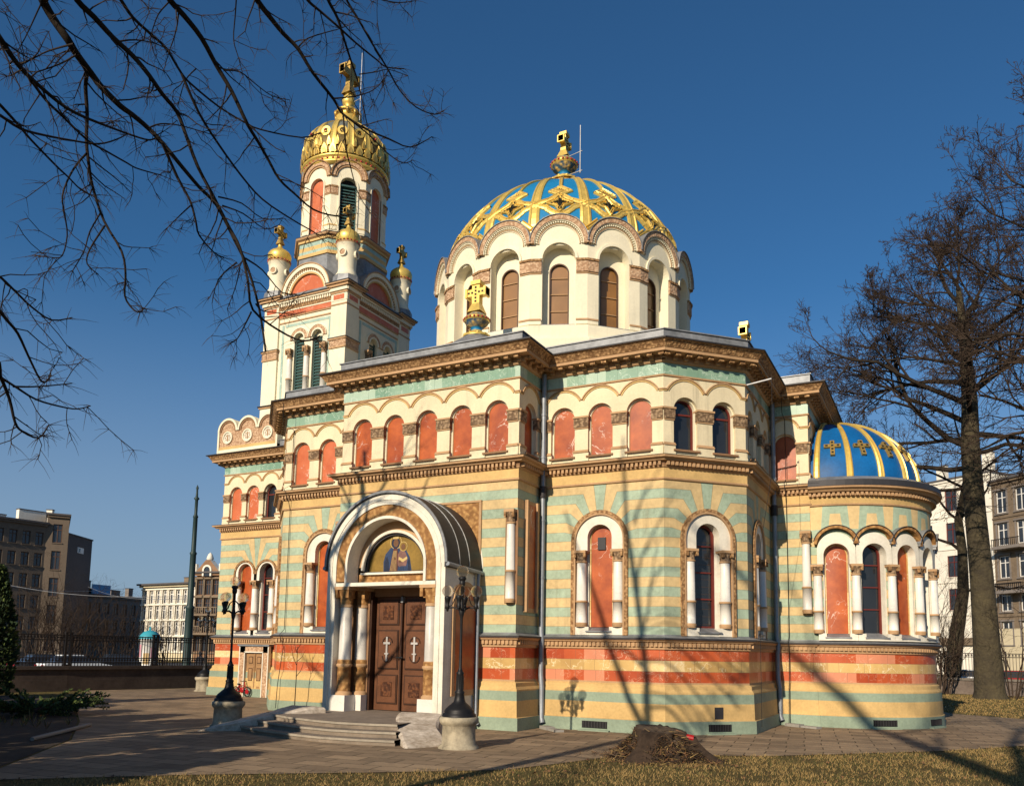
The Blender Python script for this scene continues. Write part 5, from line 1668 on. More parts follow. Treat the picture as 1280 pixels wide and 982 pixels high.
# ---- tree stump with roots, and a red votive lantern on it
rng = random.Random(5)
sx0, sy0 = -5.35, 17.0
stump = thing('tree_stump', (sx0, sy0, 0), 'big cut tree stump with dead roots and straw at the lawn edge', 'stump')
mb = MB()
rows = []
for i, (r, z) in enumerate([(.95, -.03), (.82, .08), (.68, .18), (.58, .32), (.53, .46), (.50, .56), (.47, .61), (.38, .59), (.2, .6), (.0, .6)]):
    row = []
    for k in range(64):
        a = 2 * pi * k / 64
        lob = 1 + .24 * math.sin(a * 3 + .5) + .14 * math.sin(a * 7 + 1) + .08 * math.sin(a * 13)
        rr = r * (1 + (lob - 1) * (1 if z < .5 else .4)) * 1.08
        x, y = sx0 + rr * cos(a), sy0 + rr * sin(a) * .85
        zz = z + (.14 * hash3(x * 3, y * 3, z * 2) if 0 < z < .58 else 0) + (.05 * cos(a - 2.6) if z > .55 else 0)
        row.append((x, y, zz))
    rows.append(row)
mb.grid(rows, ['stump_wood'] * 6 + ['cut_wood'] * 3, closed=True)
mb.build('trunk', stump)
mb = MB()
for q in range(60):
    a = rng.uniform(0, 2 * pi)
    L = rng.uniform(.3, .95)
    pts = []
    z0 = rng.uniform(.1, .5)
    for i in range(8):
        t = i / 7
        rr = .46 + .12 * (.5 - z0) + L * t
        aa = a + .5 * math.sin(t * 4 + q) * t
        pts.append((sx0 + rr * cos(aa), sy0 + rr * sin(aa) * .85, max(.0, z0 * (1 - t) ** 1.5 + .07 * math.sin(q + t * 9))))
    tube(mb, pts, [rng.choice((.07, .04, .025, .02)) * (1 - .8 * i / 7) * rng.uniform(.6, 1.1) for i in range(8)], rng.choice(('stump_wood', 'stump_wood', 'twig', 'cut_wood')), 6)
for q in range(7000):
    a = rng.uniform(0, 2 * pi); rr = abs(rng.gauss(0, .42)) + .4
    if cos(a - 1.2) > .3 and rng.random() < .6: continue
    x, y = sx0 + rr * cos(a) * 1.05, sy0 + rr * sin(a) * .9
    z = max(0, .52 - .85 * (rr - .45)) * rng.uniform(.2, 1.12)
    L = rng.uniform(.07, .22); b_ = rng.uniform(0, 2 * pi); c_ = rng.uniform(0, 2 * pi); wd = rng.uniform(.005, .014)
    mb.face([(x - wd * cos(c_), y - wd * sin(c_), z), (x + wd * cos(c_), y + wd * sin(c_), z + .01), (x + L * cos(b_), y + L * sin(b_), max(0.01, z + rng.uniform(-.16, .12)))], rng.choice(['grass_straw', 'stump_wood', 'stump_wood', 'leaf_brown', 'leaf_brown', 'twig', 'soil']))
mb.build('roots', stump)
vl = thing('votive_lantern', (sx0 + .55, sy0 + .1, .4), 'small red votive candle lantern lying on the tree stump', 'lantern')
mb = MB(); tube(mb, [(sx0 + .52, sy0 + .06, .47), (sx0 + .72, sy0 + .1, .44)], .075, 'red_plastic', 12, cap=True); mb.build('glass', vl)
mb = MB(); tube(mb, [(sx0 + .46, sy0 + .05, .485), (sx0 + .52, sy0 + .06, .47)], [.03, .078], 'iron', 12, cap=True); mb.build('lid', vl)

# ---- grass blades and fallen leaves on the lawn
def inside(x, y, poly):
    c = False
    n = len(poly)
    for i in range(n):
        (x1, y1), (x2, y2) = poly[i], poly[(i + 1) % n]
        if (y1 > y) != (y2 > y) and x < (x2 - x1) * (y - y1) / (y2 - y1) + x1: c = not c
    return c
rng = random.Random(11)
mb = MB()
n = 0
while n < 76000:
    t = rng.random()
    if t < .72: x, y = rng.uniform(-14, 5), rng.uniform(8, 24)
    else: x, y = rng.uniform(-4, 12), rng.uniform(22, 58)
    az = math.degrees(math.atan2(x, y))
    if az > 15 or az < -62: continue
    if inside(x + .22 * hash3(x * 1.3, y * 1.3, 1) + rng.gauss(0, .06), y - .22 * hash3(x * 1.1, y * 1.7, 2) + rng.gauss(0, .06), PATH): continue
    if math.hypot(x - CX, y - CY) < 6: continue
    if hash3(x * .9, y * .9, 5) > .38 and rng.random() < .75: continue
    n += 1
    far = y > 24
    h = rng.uniform(.025, .07) * (1.3 if far else 1) * (1 + .5 * hash3(x, y, 0))
    wd = rng.uniform(.004, .009) * (2.4 if far else 1)
    b_ = rng.uniform(0, 2 * pi); lean = rng.uniform(.1, 1.1) * h
    c = rng.uniform(0, 2 * pi)
    g = 'grass_green' if rng.random() < .26 + .3 * hash3(x * .6, y * .6, 3) else 'grass_straw'
    mb.face([(x - wd * cos(c), y - wd * sin(c), 0), (x + wd * cos(c), y + wd * sin(c), 0), (x + lean * cos(b_), y + lean * sin(b_), h)], g)
for q in range(1500):
    x, y = rng.uniform(-14, 4), rng.uniform(8, 30)
    if inside(x, y, PATH): continue
    a = rng.uniform(0, 2 * pi); s = rng.uniform(.02, .05)
    mb.face([(x + s * cos(a + k * pi / 2) * (1 if k % 2 else .6), y + s * sin(a + k * pi / 2) * (1 if k % 2 else .6), .02 + rng.uniform(0, .05)) for k in range(4)], 'leaf_brown')
tag(mb.build('grass'), kind='stuff')

# ================================================================== trees
def branch_pts(p, d, L, n, rng, wander, lift):
    pts = [p]
    d = d.copy()
    for i in range(n):
        d = (d + Vector((rng.gauss(0, wander), rng.gauss(0, wander), rng.gauss(0, wander) + lift))).normalized()
        pts.append(pts[-1] + d * (L / n))
    return pts, d
def grow(mb, p, d, L, r, lvl, rng, mat, kids, sides, wander=.16, lift=.03, ratio=.62, spread=.75, tips=None, rmin=.004):
    n = max(2, 5 - lvl if lvl else 6)
    pts, dd = branch_pts(p, d, L, n, rng, wander, lift)
    rads = [max(rmin, r * (1 - .72 * i / n)) for i in range(n + 1)]
    tube(mb, pts, rads, mat[min(lvl, len(mat) - 1)], max(3, sides - lvl))
    if lvl + 1 > len(kids):
        return
    for k in range(kids[lvl]):
        t = rng.uniform(.22, 1) if k else 1.
        i = min(n - 1, int(t * n)); f = t * n - i
        q = pts[i].lerp(pts[i + 1], f)
        ax = (pts[i + 1] - pts[i]).normalized()
        o = ax.orthogonal().normalized()
        phi = rng.uniform(0, 2 * pi)
        sd = o * cos(phi) + ax.cross(o) * sin(phi)
        sp = rng.uniform(.5, 1.15) * spread
        nd = (ax * cos(sp) + sd * sin(sp)).normalized()
        grow(mb, q, nd, L * ratio * rng.uniform(.7, 1.15) * (1.15 - .45 * t), max(rmin, rads[i] * .62), lvl + 1, rng, mat, kids, sides, wander * 1.15, lift, ratio, spread, tips, rmin)

def trunk_mesh(mb, pts, rads, mat, n=14, flare=1.5):
    P, Rr = [], []
    for i, p in enumerate(pts):
        P.append(p); Rr.append(rads[i])
    # root flare
    p0, p1 = Vector(P[0]), Vector(P[1])
    ins = [(p0.lerp(p1, t), rads[0] * (1 + (flare - 1) * (1 - t / .16) ** 2) if t < .16 else rads[0] + (rads[1] - rads[0]) * t) for t in (0, .04, .09, .16)]
    P = [q for q, _ in ins] + P[1:]; Rr = [q for _, q in ins] + Rr[1:]
    tube(mb, P, Rr, mat, n)

# big bare lime tree right of the apse
TD = 53.7
tp = [at(x, y, TD) for x, y in ((1238, 876), (1233, 800), (1227, 720), (1219, 640), (1213, 560), (1212, 500), (1206, 430), (1198, 360))]
tp[0].z = -.1
big = thing('bare_tree', (tp[0].x, tp[0].y, 0), 'tall bare tree with mossy trunk on the lawn right of the apse', 'tree', 'bare trees of the churchyard')
mb = MB(); trunk_mesh(mb, tp, [.80, .68, .60, .55, .50, .42, .30, .14], 'bark_moss', 16, 1.25); mb.build('trunk', big)
mb = MB()
rng = random.Random(21)
twm = ['bark', 'twig_far', 'twig_far', 'twig_far', 'twig_far']
def tdir(azd, el): return Vector((sin(rad(azd)) * cos(rad(el)), cos(rad(azd)) * cos(rad(el)), sin(rad(el))))
for (i, f, azd, el, L, r) in ((3, .7, -75, 8, 9.5, .17), (4, .0, -100, 18, 10.5, .18), (4, .3, 80, 15, 9, .16), (4, .5, -60, 28, 10, .17), (4, .7, 170, 15, 8, .15), (4, .9, -110, 32, 11, .17), (5, .1, 60, 35, 9, .16), (5, .3, -85, 35, 11, .16),
                              (5, .5, 20, 40, 8, .15), (5, .7, -50, 45, 10, .15), (5, .9, 120, 50, 9, .15), (6, .1, -95, 48, 10, .14), (6, .4, 60, 55, 8, .13), (6, .7, -75, 55, 9, .12), (6, .9, -150, 60, 7, .1), (3, .9, 110, 0, 8, .14), (3, .4, -85, -6, 7.5, .11),
                              (7, .0, -40, 70, 7, .1), (6, .5, -110, 35, 9, .11), (5, .6, -120, 25, 9, .12), (4, .2, -80, 5, 9, .13)):
    p = tp[i].lerp(tp[min(i + 1, len(tp) - 1)], f)
    left = sin(rad(azd)) < -.3
    grow(mb, p, tdir(azd, el - (8 if left and i > 4 else 0)), L * ((.56 if i > 4 else .8) if left else .74), r, 0, rng, ['bark', 'twig', 'twig_far', 'twig_far', 'twig_far'], [9, 7, 5, 4], 6, .16, .025, .56, .85, None, .011)
mb.build('crown', big)

# second bare tree standing further right, its crown reaching in
t2 = thing('bare_tree', (8.0, 44.5, 0), 'bare tree at the right picture edge, its limbs reaching in from outside', 'tree', 'bare trees of the churchyard')
mb = MB(); tq = [Vector((8.0, 44.5, -.1)), Vector((7.9, 44.5, 5)), Vector((7.7, 44.4, 11)), Vector((7.8, 44.3, 17)), Vector((7.6, 44.2, 24))]
trunk_mesh(mb, tq, [.5, .44, .38, .28, .1], 'bark', 12); mb.build('trunk', t2)
mb = MB()
for (z, azd, el, L, r) in ((12, -95, 22, 6.5, .2), (14, -80, 30, 7, .2), (16, -100, 35, 7, .18), (18, -85, 40, 7, .17), (20, -110, 45, 6.5, .15), (22, -70, 50, 6, .12), (15, 90, 30, 6, .18), (18, 20, 40, 6, .16), (20, 150, 45, 6, .14), (24, -60, 70, 5, .1), (17, -90, 20, 7.5, .17), (13, -70, 10, 7, .17), (19, -60, 25, 7, .15), (21, -100, 30, 7, .13), (23, -90, 55, 6, .1)):
    p = Vector((7.75, 44.4, z))
    grow(mb, p, tdir(azd, el), L, r * .75, 0, rng, twm, [8, 6, 5, 3], 6, .14, .02, .56, .8, None, .011)
mb.build('crown', t2)

# slim leaning tree behind the wall, right of the apse
t3b = [at(x, y, 61) for x, y in ((1187, 842), (1196, 790), (1204, 740), (1203, 690), (1198, 650), (1206, 610), (1212, 570))]
t3b[0].z = -.1
t3 = thing('bare_tree', (t3b[0].x, t3b[0].y, 0), 'slim leaning tree with mossy foot behind the fence, left of the tall trunk', 'tree', 'bare trees of the churchyard')
mb = MB(); trunk_mesh(mb, t3b, [.55, .45, .36, .3, .26, .22, .1], 'bark_moss', 12, 1.2); mb.build('trunk', t3)
mb = MB()
for (i, azd, el, L, r) in ((3, -80, 30, 5, .12), (4, -70, 45, 4, .1), (5, 70, 40, 5, .12), (5, -90, 50, 5, .1), (6, -20, 70, 5, .09), (2, 80, 25, 4, .1), (4, 100, 35, 4, .1)):
    grow(mb, t3b[i], tdir(azd, el), L, r, 0, rng, twm, [6, 5, 3], 5, .18, .03, .55, .8)
mb.build('crown', t3)
# bushes
def bush(x, y, n, h, label, seed, spread=.35, mat='twig_far'):
    r_ = random.Random(seed)
    t = thing('bare_shrub', (x, y, 0), label, 'shrub', 'bare shrubs by the fences')
    mb = MB()
    for k in range(n):
        a = r_.uniform(0, 2 * pi)
        d = Vector((cos(a) * r_.uniform(.05, spread), sin(a) * r_.uniform(.05, spread), 1)).normalized()
        grow(mb, Vector((x + .3 * cos(a), y + .3 * sin(a), 0)), d, h * r_.uniform(.55, 1), .05, 1, r_, ['twig', mat, mat, mat], [0, 6, 4, 3][:4], 5, .14, .02, .55, .6)
    mb.build('stems', t)
    return t
bush(at(1166, 845, 57).x, 56.5, 12, 7.5, 'bare upright shrub close beside the right end of the apse', 3)
bush(at(1180, 845, 59).x, 58.2, 9, 6.5, 'bare shrub between the apse and the slim leaning tree', 4)
bush(at(1266, 860, 55).x, 54.6, 5, 7, 'thin bare sapling right of the tall mossy trunk', 6, .5)

# foreground tree: trunk outside the picture on the left, branches drooping into view
FT = Vector((-8.0, 2.2, 0))
near = thing('foreground_tree', (FT.x, FT.y, 0), 'dark bare branches of a near tree hanging across the upper left sky', 'tree')
mb = MB()
st_ = [FT + Vector((0, 0, -.1)), FT + Vector((.05, 0, 3)), FT + Vector((.1, .05, 6)), FT + Vector((0, .1, 8.6))]
trunk_mesh(mb, st_, [.22, .17, .15, .13], 'bark', 14)
fa = [st_[-1], FT + Vector((-.1, .2, 10.2)), FT + Vector((-.35, .3, 12.2)), FT + Vector((-.7, .2, 14.5)), FT + Vector((-.8, .3, 17))]
fb = [st_[-1], FT + Vector((-.55, 0, 9.6)), FT + Vector((-1.2, .0, 11.1)), FT + Vector((-1.8, .1, 12.8)), FT + Vector((-2.6, .2, 15))]
tube(mb, fa, [.125, .105, .09, .07, .03], 'bark', 10); tube(mb, fb, [.115, .095, .08, .06, .03], 'bark', 10)
mb.build('trunk', near)
rng = random.Random(77)
mb = MB()
BR = [  # traced limbs: (distance at start, distance at end, start radius, end radius, attach height or None, pixels)
 (7.6, 9.2, .046, .012, 9.3, [(44, -26), (53.6, 0), (65.6, 22), (85, 50), (96, 68), (114, 92), (127, 109), (151, 133), (166, 144), (186, 161), (203, 179), (227, 208), (249, 234), (271, 257), (294, 302), (310, 336), (324, 386), (332, 439)]),
 (7.2, 9.0, .03, .01, 9.8, [(82, -30), (96, 0), (118, 22), (142, 48), (166, 70), (186, 94), (203, 118), (221, 140), (232, 168), (247, 208), (267, 246), (286, 283), (300, 310), (310, 352), (316, 387), (349, 413), (379, 426), (400, 420)]),
 (7.9, 9.4, .02, .007, 10.2, [(130, -30), (151, 0), (166, 22), (190, 44), (208, 61), (227, 92), (241, 107), (273, 133), (304, 152), (326, 162), (377, 172), (400, 166)]),
 (8.1, 9.6, .016, .006, None, [(227, 92), (248, 140), (273, 180), (302, 220), (328, 249), (363, 273), (389, 288), (400, 294), (414, 292)]),
 (7.8, 9.8, .036, .008, 10.6, [(194, -30), (212, 0), (230, 20), (252, 48), (271, 83), (290, 115), (309, 155), (323, 178), (336, 201), (349, 224), (368, 242), (392, 262), (420, 270), (440, 268)]),
 (8.0, 9.9, .036, .006, 11.0, [(300, -34), (321, 0), (337, 21), (354, 42), (372.5, 61), (391, 91), (417, 124), (429, 143), (461, 163), (485, 173), (513, 184), (540, 171)]),
 (9.6, 10.1, .012, .005, None, [(429, 143), (461.5, 169), (485, 192), (504, 204), (516, 200)]),
 (9.5, 10., .012, .005, None, [(429, 143), (433, 187), (438, 208), (447, 240), (460, 262)]),
 (8.3, 9.6, .02, .007, 11.2, [(362, -30), (384, 0), (400, 14), (422, 33), (445, 54), (471, 75), (483, 84), (505, 86)]),
 (8.4, 9.9, .024, .006, 11.4, [(398, -30), (410, 0), (422, 23), (431, 52), (440, 80), (447, 101), (454.5, 134), (459, 157)]),
 (8.5, 10., .018, .006, 11.6, [(420, -30), (433, 0), (447, 23), (466, 56), (485, 87), (499, 112), (520, 134), (543.6, 143), (555, 138)]),
 (8.6, 9.8, .012, .005, 11.8, [(440, -30), (460, -8), (478, 0), (499, 3.5), (520, 1)]),
 (7.0, 8.6, .028, .007, 8.2, [(-26, 14), (0, 48), (13, 68), (28, 87.5), (44, 103), (72, 127), (92, 140), (114, 150), (140, 160), (166, 169.5), (186, 175), (196, 172)]),
 (7.6, 9., .015, .006, None, [(39, 101), (57, 125), (76.6, 144), (109, 175), (131, 188), (157.5, 203), (170, 210), (190, 216), (202, 219)]),
 (7.2, 8.6, .016, .006, 7.4, [(-24, 108), (0, 131), (22, 155), (39, 175), (72, 209), (85, 221), (101, 237), (116, 245)]),
 (7.2, 8.4, .016, .006, 7.2, [(-20, 134), (0, 144), (26, 161), (57, 169.5), (92, 176), (122, 180), (144, 175), (160, 167)]),
 (8.2, 8.9, .022, .007, None, [(109, 92), (107, 109), (109, 142), (108, 175), (111, 205), (116, 234), (130, 276), (152, 314), (157, 343), (156, 370), (166, 386), (175, 390), (180, 385)]),
 (8.3, 8.8, .012, .005, None, [(108, 192), (98, 203), (87, 220), (78, 245), (81, 269), (84, 294), (78, 319), (67, 322), (44, 319)]),
 (8.4, 8.8, .011, .005, None, [(131, 282), (112, 312), (109, 330), (123, 343)]),
 (8.4, 8.8, .009, .005, None, [(125, 267), (112, 290), (105, 314), (91, 338)]),
 (7.0, 8.2, .014, .006, 6.2, [(-22, 330), (0, 346), (20, 365), (40, 384), (65, 400), (90, 397)]),
 (7.0, 8.0, .018, .006, 6.0, [(-22, 362), (0, 389), (8.6, 400), (22.5, 417), (36, 446), (50, 474), (57, 477), (64, 469)]),
 (6.8, 7.8, .018, .006, 5.6, [(-18, 430), (0, 469), (12, 499), (19, 528), (28, 539), (48.5, 547), (61, 531)]),
 (6.9, 8.0, .012, .005, None, [(0, 471), (19, 483), (45, 499), (76, 508), (97, 511), (113, 507)]),
 (6.9, 7.9, .009, .005, None, [(17, 483), (48.5, 483), (90, 479)]),
 (8.3, 9., .018, .006, None, [(203, 179), (222, 222), (238, 252), (245, 278), (249, 294), (267, 315), (280, 322)]),
 (8.6, 8.9, .009, .004, None, [(238, 257), (222, 272), (208, 286)]),
 (8.6, 9.3, .010, .004, None, [(273, 246), (302, 254), (328, 273), (355, 273)]),
 (8.7, 9.3, .010, .004, None, [(278, 257), (304, 267), (331, 286), (349, 281)]),
 (8.9, 9.4, .012, .004, None, [(307, 323), (328, 337.5), (352, 365), (371, 368)]),
 (8.8, 9.2, .011, .004, None, [(296, 328), (273, 349), (265, 379)]),
 (8.9, 9.4, .010, .004, None, [(320, 380), (330, 389), (365, 392)]),
 (8.9, 9.3, .011, .004, None, [(314, 390), (305, 408), (296, 424), (286, 430)]),
 (8.9, 9.3, .008, .004, None, [(300, 335), (294, 360), (284, 386)]),
 (7.5, 8.5, .010, .004, None, [(96, 68), (75, 80), (45, 90), (33, 88)]),
 (7.5, 8.3, .010, .004, None, [(92, 55), (60, 64), (40, 74), (25, 79)]),
 (7.8, 8.6, .010, .004, None, [(148, 52), (170, 50), (195, 55), (220, 66)]),
 (8.0, 8.6, .010, .004, None, [(186, 160), (200, 155), (220, 156), (244, 162), (270, 170)]),
 (8.4, 9., .008, .004, None, [(245, 86), (232, 100), (225, 122), (222, 133)]),
 (8.2, 9.2, .009, .004, None, [(280, 88), (300, 90), (318, 104), (340, 120), (362, 125)]),
 (8.6, 9.4, .010, .004, None, [(374, 58), (385, 48), (410, 40), (425, 36), (440, 30)]),
 (8.6, 9.4, .010, .004, None, [(418, 123), (440, 121), (462, 115), (475, 105), (481, 94)]),
 (8.7, 9.4, .008, .004, None, [(449, 93), (470, 90), (486, 87), (510, 95)]),
 (8.3, 9., .009, .004, None, [(296, -10), (294, 20), (292, 50), (298, 72), (304, 95)]),
 (8.2, 8.8, .009, .004, None, [(212, 2), (198, 18), (190, 40), (188, 52)]),
]
for (d0, d1, ra, rb, att, px) in BR:
    ra, rb = ra * .9, rb * .95
    n = len(px)
    P = [at(x, y, d0 + (d1 - d0) * i / (n - 1) + .06 * math.sin(i * 1.7 + d0 * 9)) for i, (x, y) in enumerate(px)]
    R_a = [ra + (rb - ra) * (i / (n - 1)) ** .8 for i in range(n)]
    if att is not None:
        A = FT + Vector((-.15, .15, min(att, 12.5)))
        if att > 10: A = Vector((FT.x - .3, FT.y + .3, att))
        M = A.lerp(P[0], .55) + Vector((0, 0, .5))
        P = [A, A.lerp(M, .5) + Vector((0, 0, .12)), M] + P
        R_a = [ra * 1.5, ra * 1.3, ra * 1.15] + R_a
    # smooth
    Q, RR = [], []
    for i in range(len(P) - 1):
        p0, p1, p2, p3 = P[max(i - 1, 0)], P[i], P[i + 1], P[min(i + 2, len(P) - 1)]
        for q in range(3):
            t = q / 3
            Q.append(.5 * (2 * p1 + (p2 - p0) * t + (2 * p0 - 5 * p1 + 4 * p2 - p3) * t * t + (3 * p1 - p0 - 3 * p2 + p3) * t ** 3))
            RR.append(R_a[i] + (R_a[i + 1] - R_a[i]) * t)
    Q.append(P[-1]); RR.append(R_a[-1])
    tube(mb, Q, RR, 'bark' if ra > .02 else 'twig', 7)
    # side twigs with tufts of fine shoots
    s0 = 9 if att is not None else 2
    for i in range(s0, len(Q) - 1):
        if rng.random() < .44:
            ax = (Q[i + 1] - Q[i]).normalized()
            sd = ax.orthogonal().normalized()
            ph = rng.uniform(0, 2 * pi)
            sd = sd * cos(ph) + ax.cross(sd) * sin(ph)
            d = (ax * rng.uniform(.3, 1.) + sd + Vector((0, 0, -.25))).normalized()
            L = rng.uniform(.12, .55)
            pts, dd = branch_pts(Q[i], d, L, 4, rng, .2, .05)
            tube(mb, pts, [max(.0035, min(RR[i] * .5, .008) * (1 - .5 * k / 4)) for k in range(5)], 'twig', 4)
            for k in range(rng.randint(4, 10)):
                q = pts[rng.choice((2, 3, 4, 4))]
                d2 = (dd * .5 + Vector((rng.gauss(0, .7), rng.gauss(0, .7), rng.gauss(-.35, .5)))).normalized()
                l2 = rng.uniform(.06, .2)
                tube(mb, [q, q + d2 * l2 * .5, q + d2 * l2 + Vector((0, 0, -.02))], [.0028, .002, .001], 'twig_far', 3)
    for k in range(rng.randint(8, 15)):
        q = Q[-1 - rng.randint(0, 3)]
        d2 = ((Q[-1] - Q[-3]).normalized() * .5 + Vector((rng.gauss(0, .7), rng.gauss(0, .7), rng.gauss(-.3, .5)))).normalized()
        l2 = rng.uniform(.08, .28)
        tube(mb, [q, q + d2 * l2 * .5, q + d2 * l2 + Vector((0, 0, -.02))], [.0035, .0022, .001], 'twig_far', 3)
# the rest of the crown, above the picture
for (h, azd, el, L, r) in ((10.5, -120, 45, 3.5, .06), (12.5, -30, 60, 3, .05), (14.5, 120, 65, 3, .05), (11.2, 60, 55, 3, .05)):
    grow(mb, Vector((FT.x - .06 * h + .4, FT.y + .2, h)), tdir(azd, el), L, r, 0, rng, ['bark', 'twig', 'twig'], [4, 3], 6, .14, .03, .55, .7)
mb.build('crown', near)

# bare tree left of the picture that shades the porch and the steps
pt = thing('shading_tree', (-16.3, 5.6, 0), 'bare tree left of the viewer whose trunk shadow falls on porch and steps', 'tree')
mb = MB(); trunk_mesh(mb, [Vector((-16.3, 5.6, -.1)), Vector((-16.3, 5.6, 4)), Vector((-16.25, 5.6, 8)), Vector((-16.5, 5.7, 12)), Vector((-16.8, 5.8, 15))], [.36, .3, .26, .17, .06], 'bark', 12); mb.build('trunk', pt)
mb = MB()
rng = random.Random(5)
for (z, azd, el, L, r) in ((8, 70, 45, 4.5, .13), (9, -80, 40, 4, .12), (10.5, 100, 45, 4, .1), (11.5, -60, 55, 3.5, .09), (13, 80, 60, 3, .07), (7, -110, 35, 4, .12), (6.2, 60, 35, 4, .1)):
    grow(mb, Vector((-16.3, 5.65, z)), tdir(azd, el), L, r, 0, rng, ['bark', 'twig', 'twig'], [4, 4, 2], 6, .14, .03, .55, .7)
mb.build('crown', pt)
rng = random.Random(78)

# leaning tree behind the camera on the right: only its shadow falls into view
LY, LZ = -12.0, 5.34          # the limbs stand this far back along the sun's path
lt = thing('leaning_tree', (2.9, -10.2, 0), 'leaning bare tree behind the viewer whose shadow crosses lawn and apse', 'tree')
mb = MB()
V_ = lambda x, y, z: Vector((x - .55, y + LY, z + LZ))
trunk_mesh(mb, [Vector((2.9, -10.2, -.1)), Vector((2.7, -10, 3)), Vector((2.2, -9.8, 6)), V_(1.6, 2.6, 4.2), V_(.55, 3, 6.2), V_(-1, 3, 8.4), V_(-2.4, 3, 10.3), V_(-3.8, 3, 11.8), V_(-5.4, 3, 13.2), V_(-7.2, 3.1, 14.6)], [.46, .4, .35, .30, .27, .24, .21, .18, .12, .05], 'bark', 12)
tube(mb, [V_(.55, 3, 6.2), V_(.6, 3.0, 8), V_(.5, 2.9, 10), V_(.9, 2.8, 13)], [.22, .18, .15, .08], 'bark', 9)
tube(mb, [V_(1.6, 2.6, 4.2), V_(2.2, 2.4, 6.5), V_(2.5, 2.2, 9), V_(2.6, 2, 13)], [.22, .18, .15, .08], 'bark', 9)
mb.build('trunk', lt)
mb = MB()
for (x, y, z, azd, el, L, r) in ((-1, 3, 8.4, -10, 60, 3, .1), (-2.4, 3, 10.3, 60, 60, 3, .09), (.5, 2.9, 10, 70, 50, 4, .1), (.8, 2.8, 12, -60, 55, 3.5, .08), (2.5, 2.2, 9, 80, 45, 4.5, .12), (2.6, 2, 11, 20, 60, 4, .1), (2.6, 2, 12.5, -80, 60, 4, .09), (2.4, 2.3, 8, 110, 35, 4.5, .11), (.6, 2.9, 9, 120, 50, 4, .1), (-4.5, 3, 12.5, -40, 60, 3, .07), (1.4, 2.6, 4.6, 90, 30, 5, .12), (1.7, 2.6, 4.2, 60, 20, 5, .12)):
    grow(mb, V_(x, y, z), tdir(azd, el), L, r, 0, rng, ['bark', 'twig', 'twig'], [5, 4, 3], 6, .14, .03, .55, .7)
mb.build('crown', lt)

# ---- evergreens
def conifer(x, y, h, r, label, seed, n=2600, mat=('conifer', 'conifer', 'conifer_lit'), group='thujas beside the churchyard path', columnar=True, leafk=1.):
    r_ = random.Random(seed)
    t = thing('evergreen_tree', (x, y, 0), label, 'tree', group)
    mb = MB(); tube(mb, [(x, y, 0), (x, y, h * .9)], [r * .16, .02], 'bark', 8); mb.build('trunk', t)
    mb = MB()
    for i in range(n):
        u = r_.random() ** .8
        z = .08 * h + u * .92 * h
        prof = (min(1, (z / h) * 5 + .35)) * (1 - (z / h) ** 2.4) ** .7 if columnar else (1 - z / h) ** .8
        a = r_.uniform(0, 2 * pi)
        lump = 1 + .13 * math.sin(a * 3 + z * 1.7 + seed) + .09 * math.sin(a * 7 - z * 3.1)
        rr = r * prof * lump * (r_.uniform(.72, 1.06))
        c = Vector((x + rr * cos(a), y + rr * sin(a), z))
        out = Vector((cos(a), sin(a), r_.uniform(.2, 1.3))).normalized()
        L = r_.uniform(.12, .3) * leafk
        sd = out.cross(Vector((0, 0, 1))).normalized()
        sd = (sd * cos(i) + out.cross(sd) * sin(i))
        wd = L * r_.uniform(.22, .4)
        m = mat[r_.randrange(len(mat))]
        e = c + out * L
        mb.face([c, c + out * L * .5 + sd * wd, e, c + out * L * .5 - sd * wd], m)
    mb.build('crown', t)
conifer(-28.3, 16.6, 4.7, .62, 'dark columnar evergreen at the left picture edge', 1, 6500, leafk=.7)
for i, (x, y, h, r) in enumerate(((-13.2, 4.6, 3.4, 1.0), (-15.2, 5.2, 4.8, 1.35), (-17.9, 5.6, 9.2, 1.5), (-19.6, 6.8, 4.9, 1.4), (-22, 7.6, 4.5, 1.45), (-24.4, 9.0, 4.0, 1.5), (-27, 10.4, 3.9, 1.5), (-30, 12.2, 4.0, 1.5), (-33.5, 14, 4.0, 1.5))):  # unseen evergreens, added and sized to shade the bed, path and lamp
    conifer(x, y, h, r, 'unseen row of evergreens added left of the viewer to shade the flower bed', 30 + i, 1500, leafk=2.2, group='evergreens left of the viewer')
def spread_shrub(x, y, rx, h, label, seed):
    r_ = random.Random(seed)
    t = thing('juniper', (x, y, 0), label, 'shrub')
    mb = MB()
    for k in range(70):
        a = r_.uniform(0, 2 * pi)
        L = rx * r_.uniform(.5, 1.05)
        p0 = Vector((x + .15 * cos(a), y + .15 * sin(a), .1))
        d = Vector((cos(a), sin(a), r_.uniform(.15, .8) * h / rx)).normalized()
        pts, dd = branch_pts(p0, d, L, 6, r_, .08, -.01)
        tube(mb, pts, [.02, .018, .014, .01, .008, .006, .004], 'twig', 4)
        for i in range(150):
            q = r_.uniform(.25, 1) * 5.99
            i0 = int(q)
            c = pts[i0].lerp(pts[i0 + 1], q - i0)
            o = (dd + Vector((r_.gauss(0, .6), r_.gauss(0, .6), r_.gauss(.3, .5)))).normalized()
            l_ = r_.uniform(.05, .13)
            sd = o.orthogonal().normalized() * l_ * .2
            mb.face([c, c + o * l_ * .5 + sd, c + o * l_, c + o * l_ * .5 - sd], r_.choice(('conifer', 'conifer_lit', 'conifer_lit')))
    mb.build('foliage', t)
spread_shrub(-24.4, 15.7, 1.9, .9, 'low spreading juniper on the shaded bed at left', 8)
mb = MB()
r_ = random.Random(9)
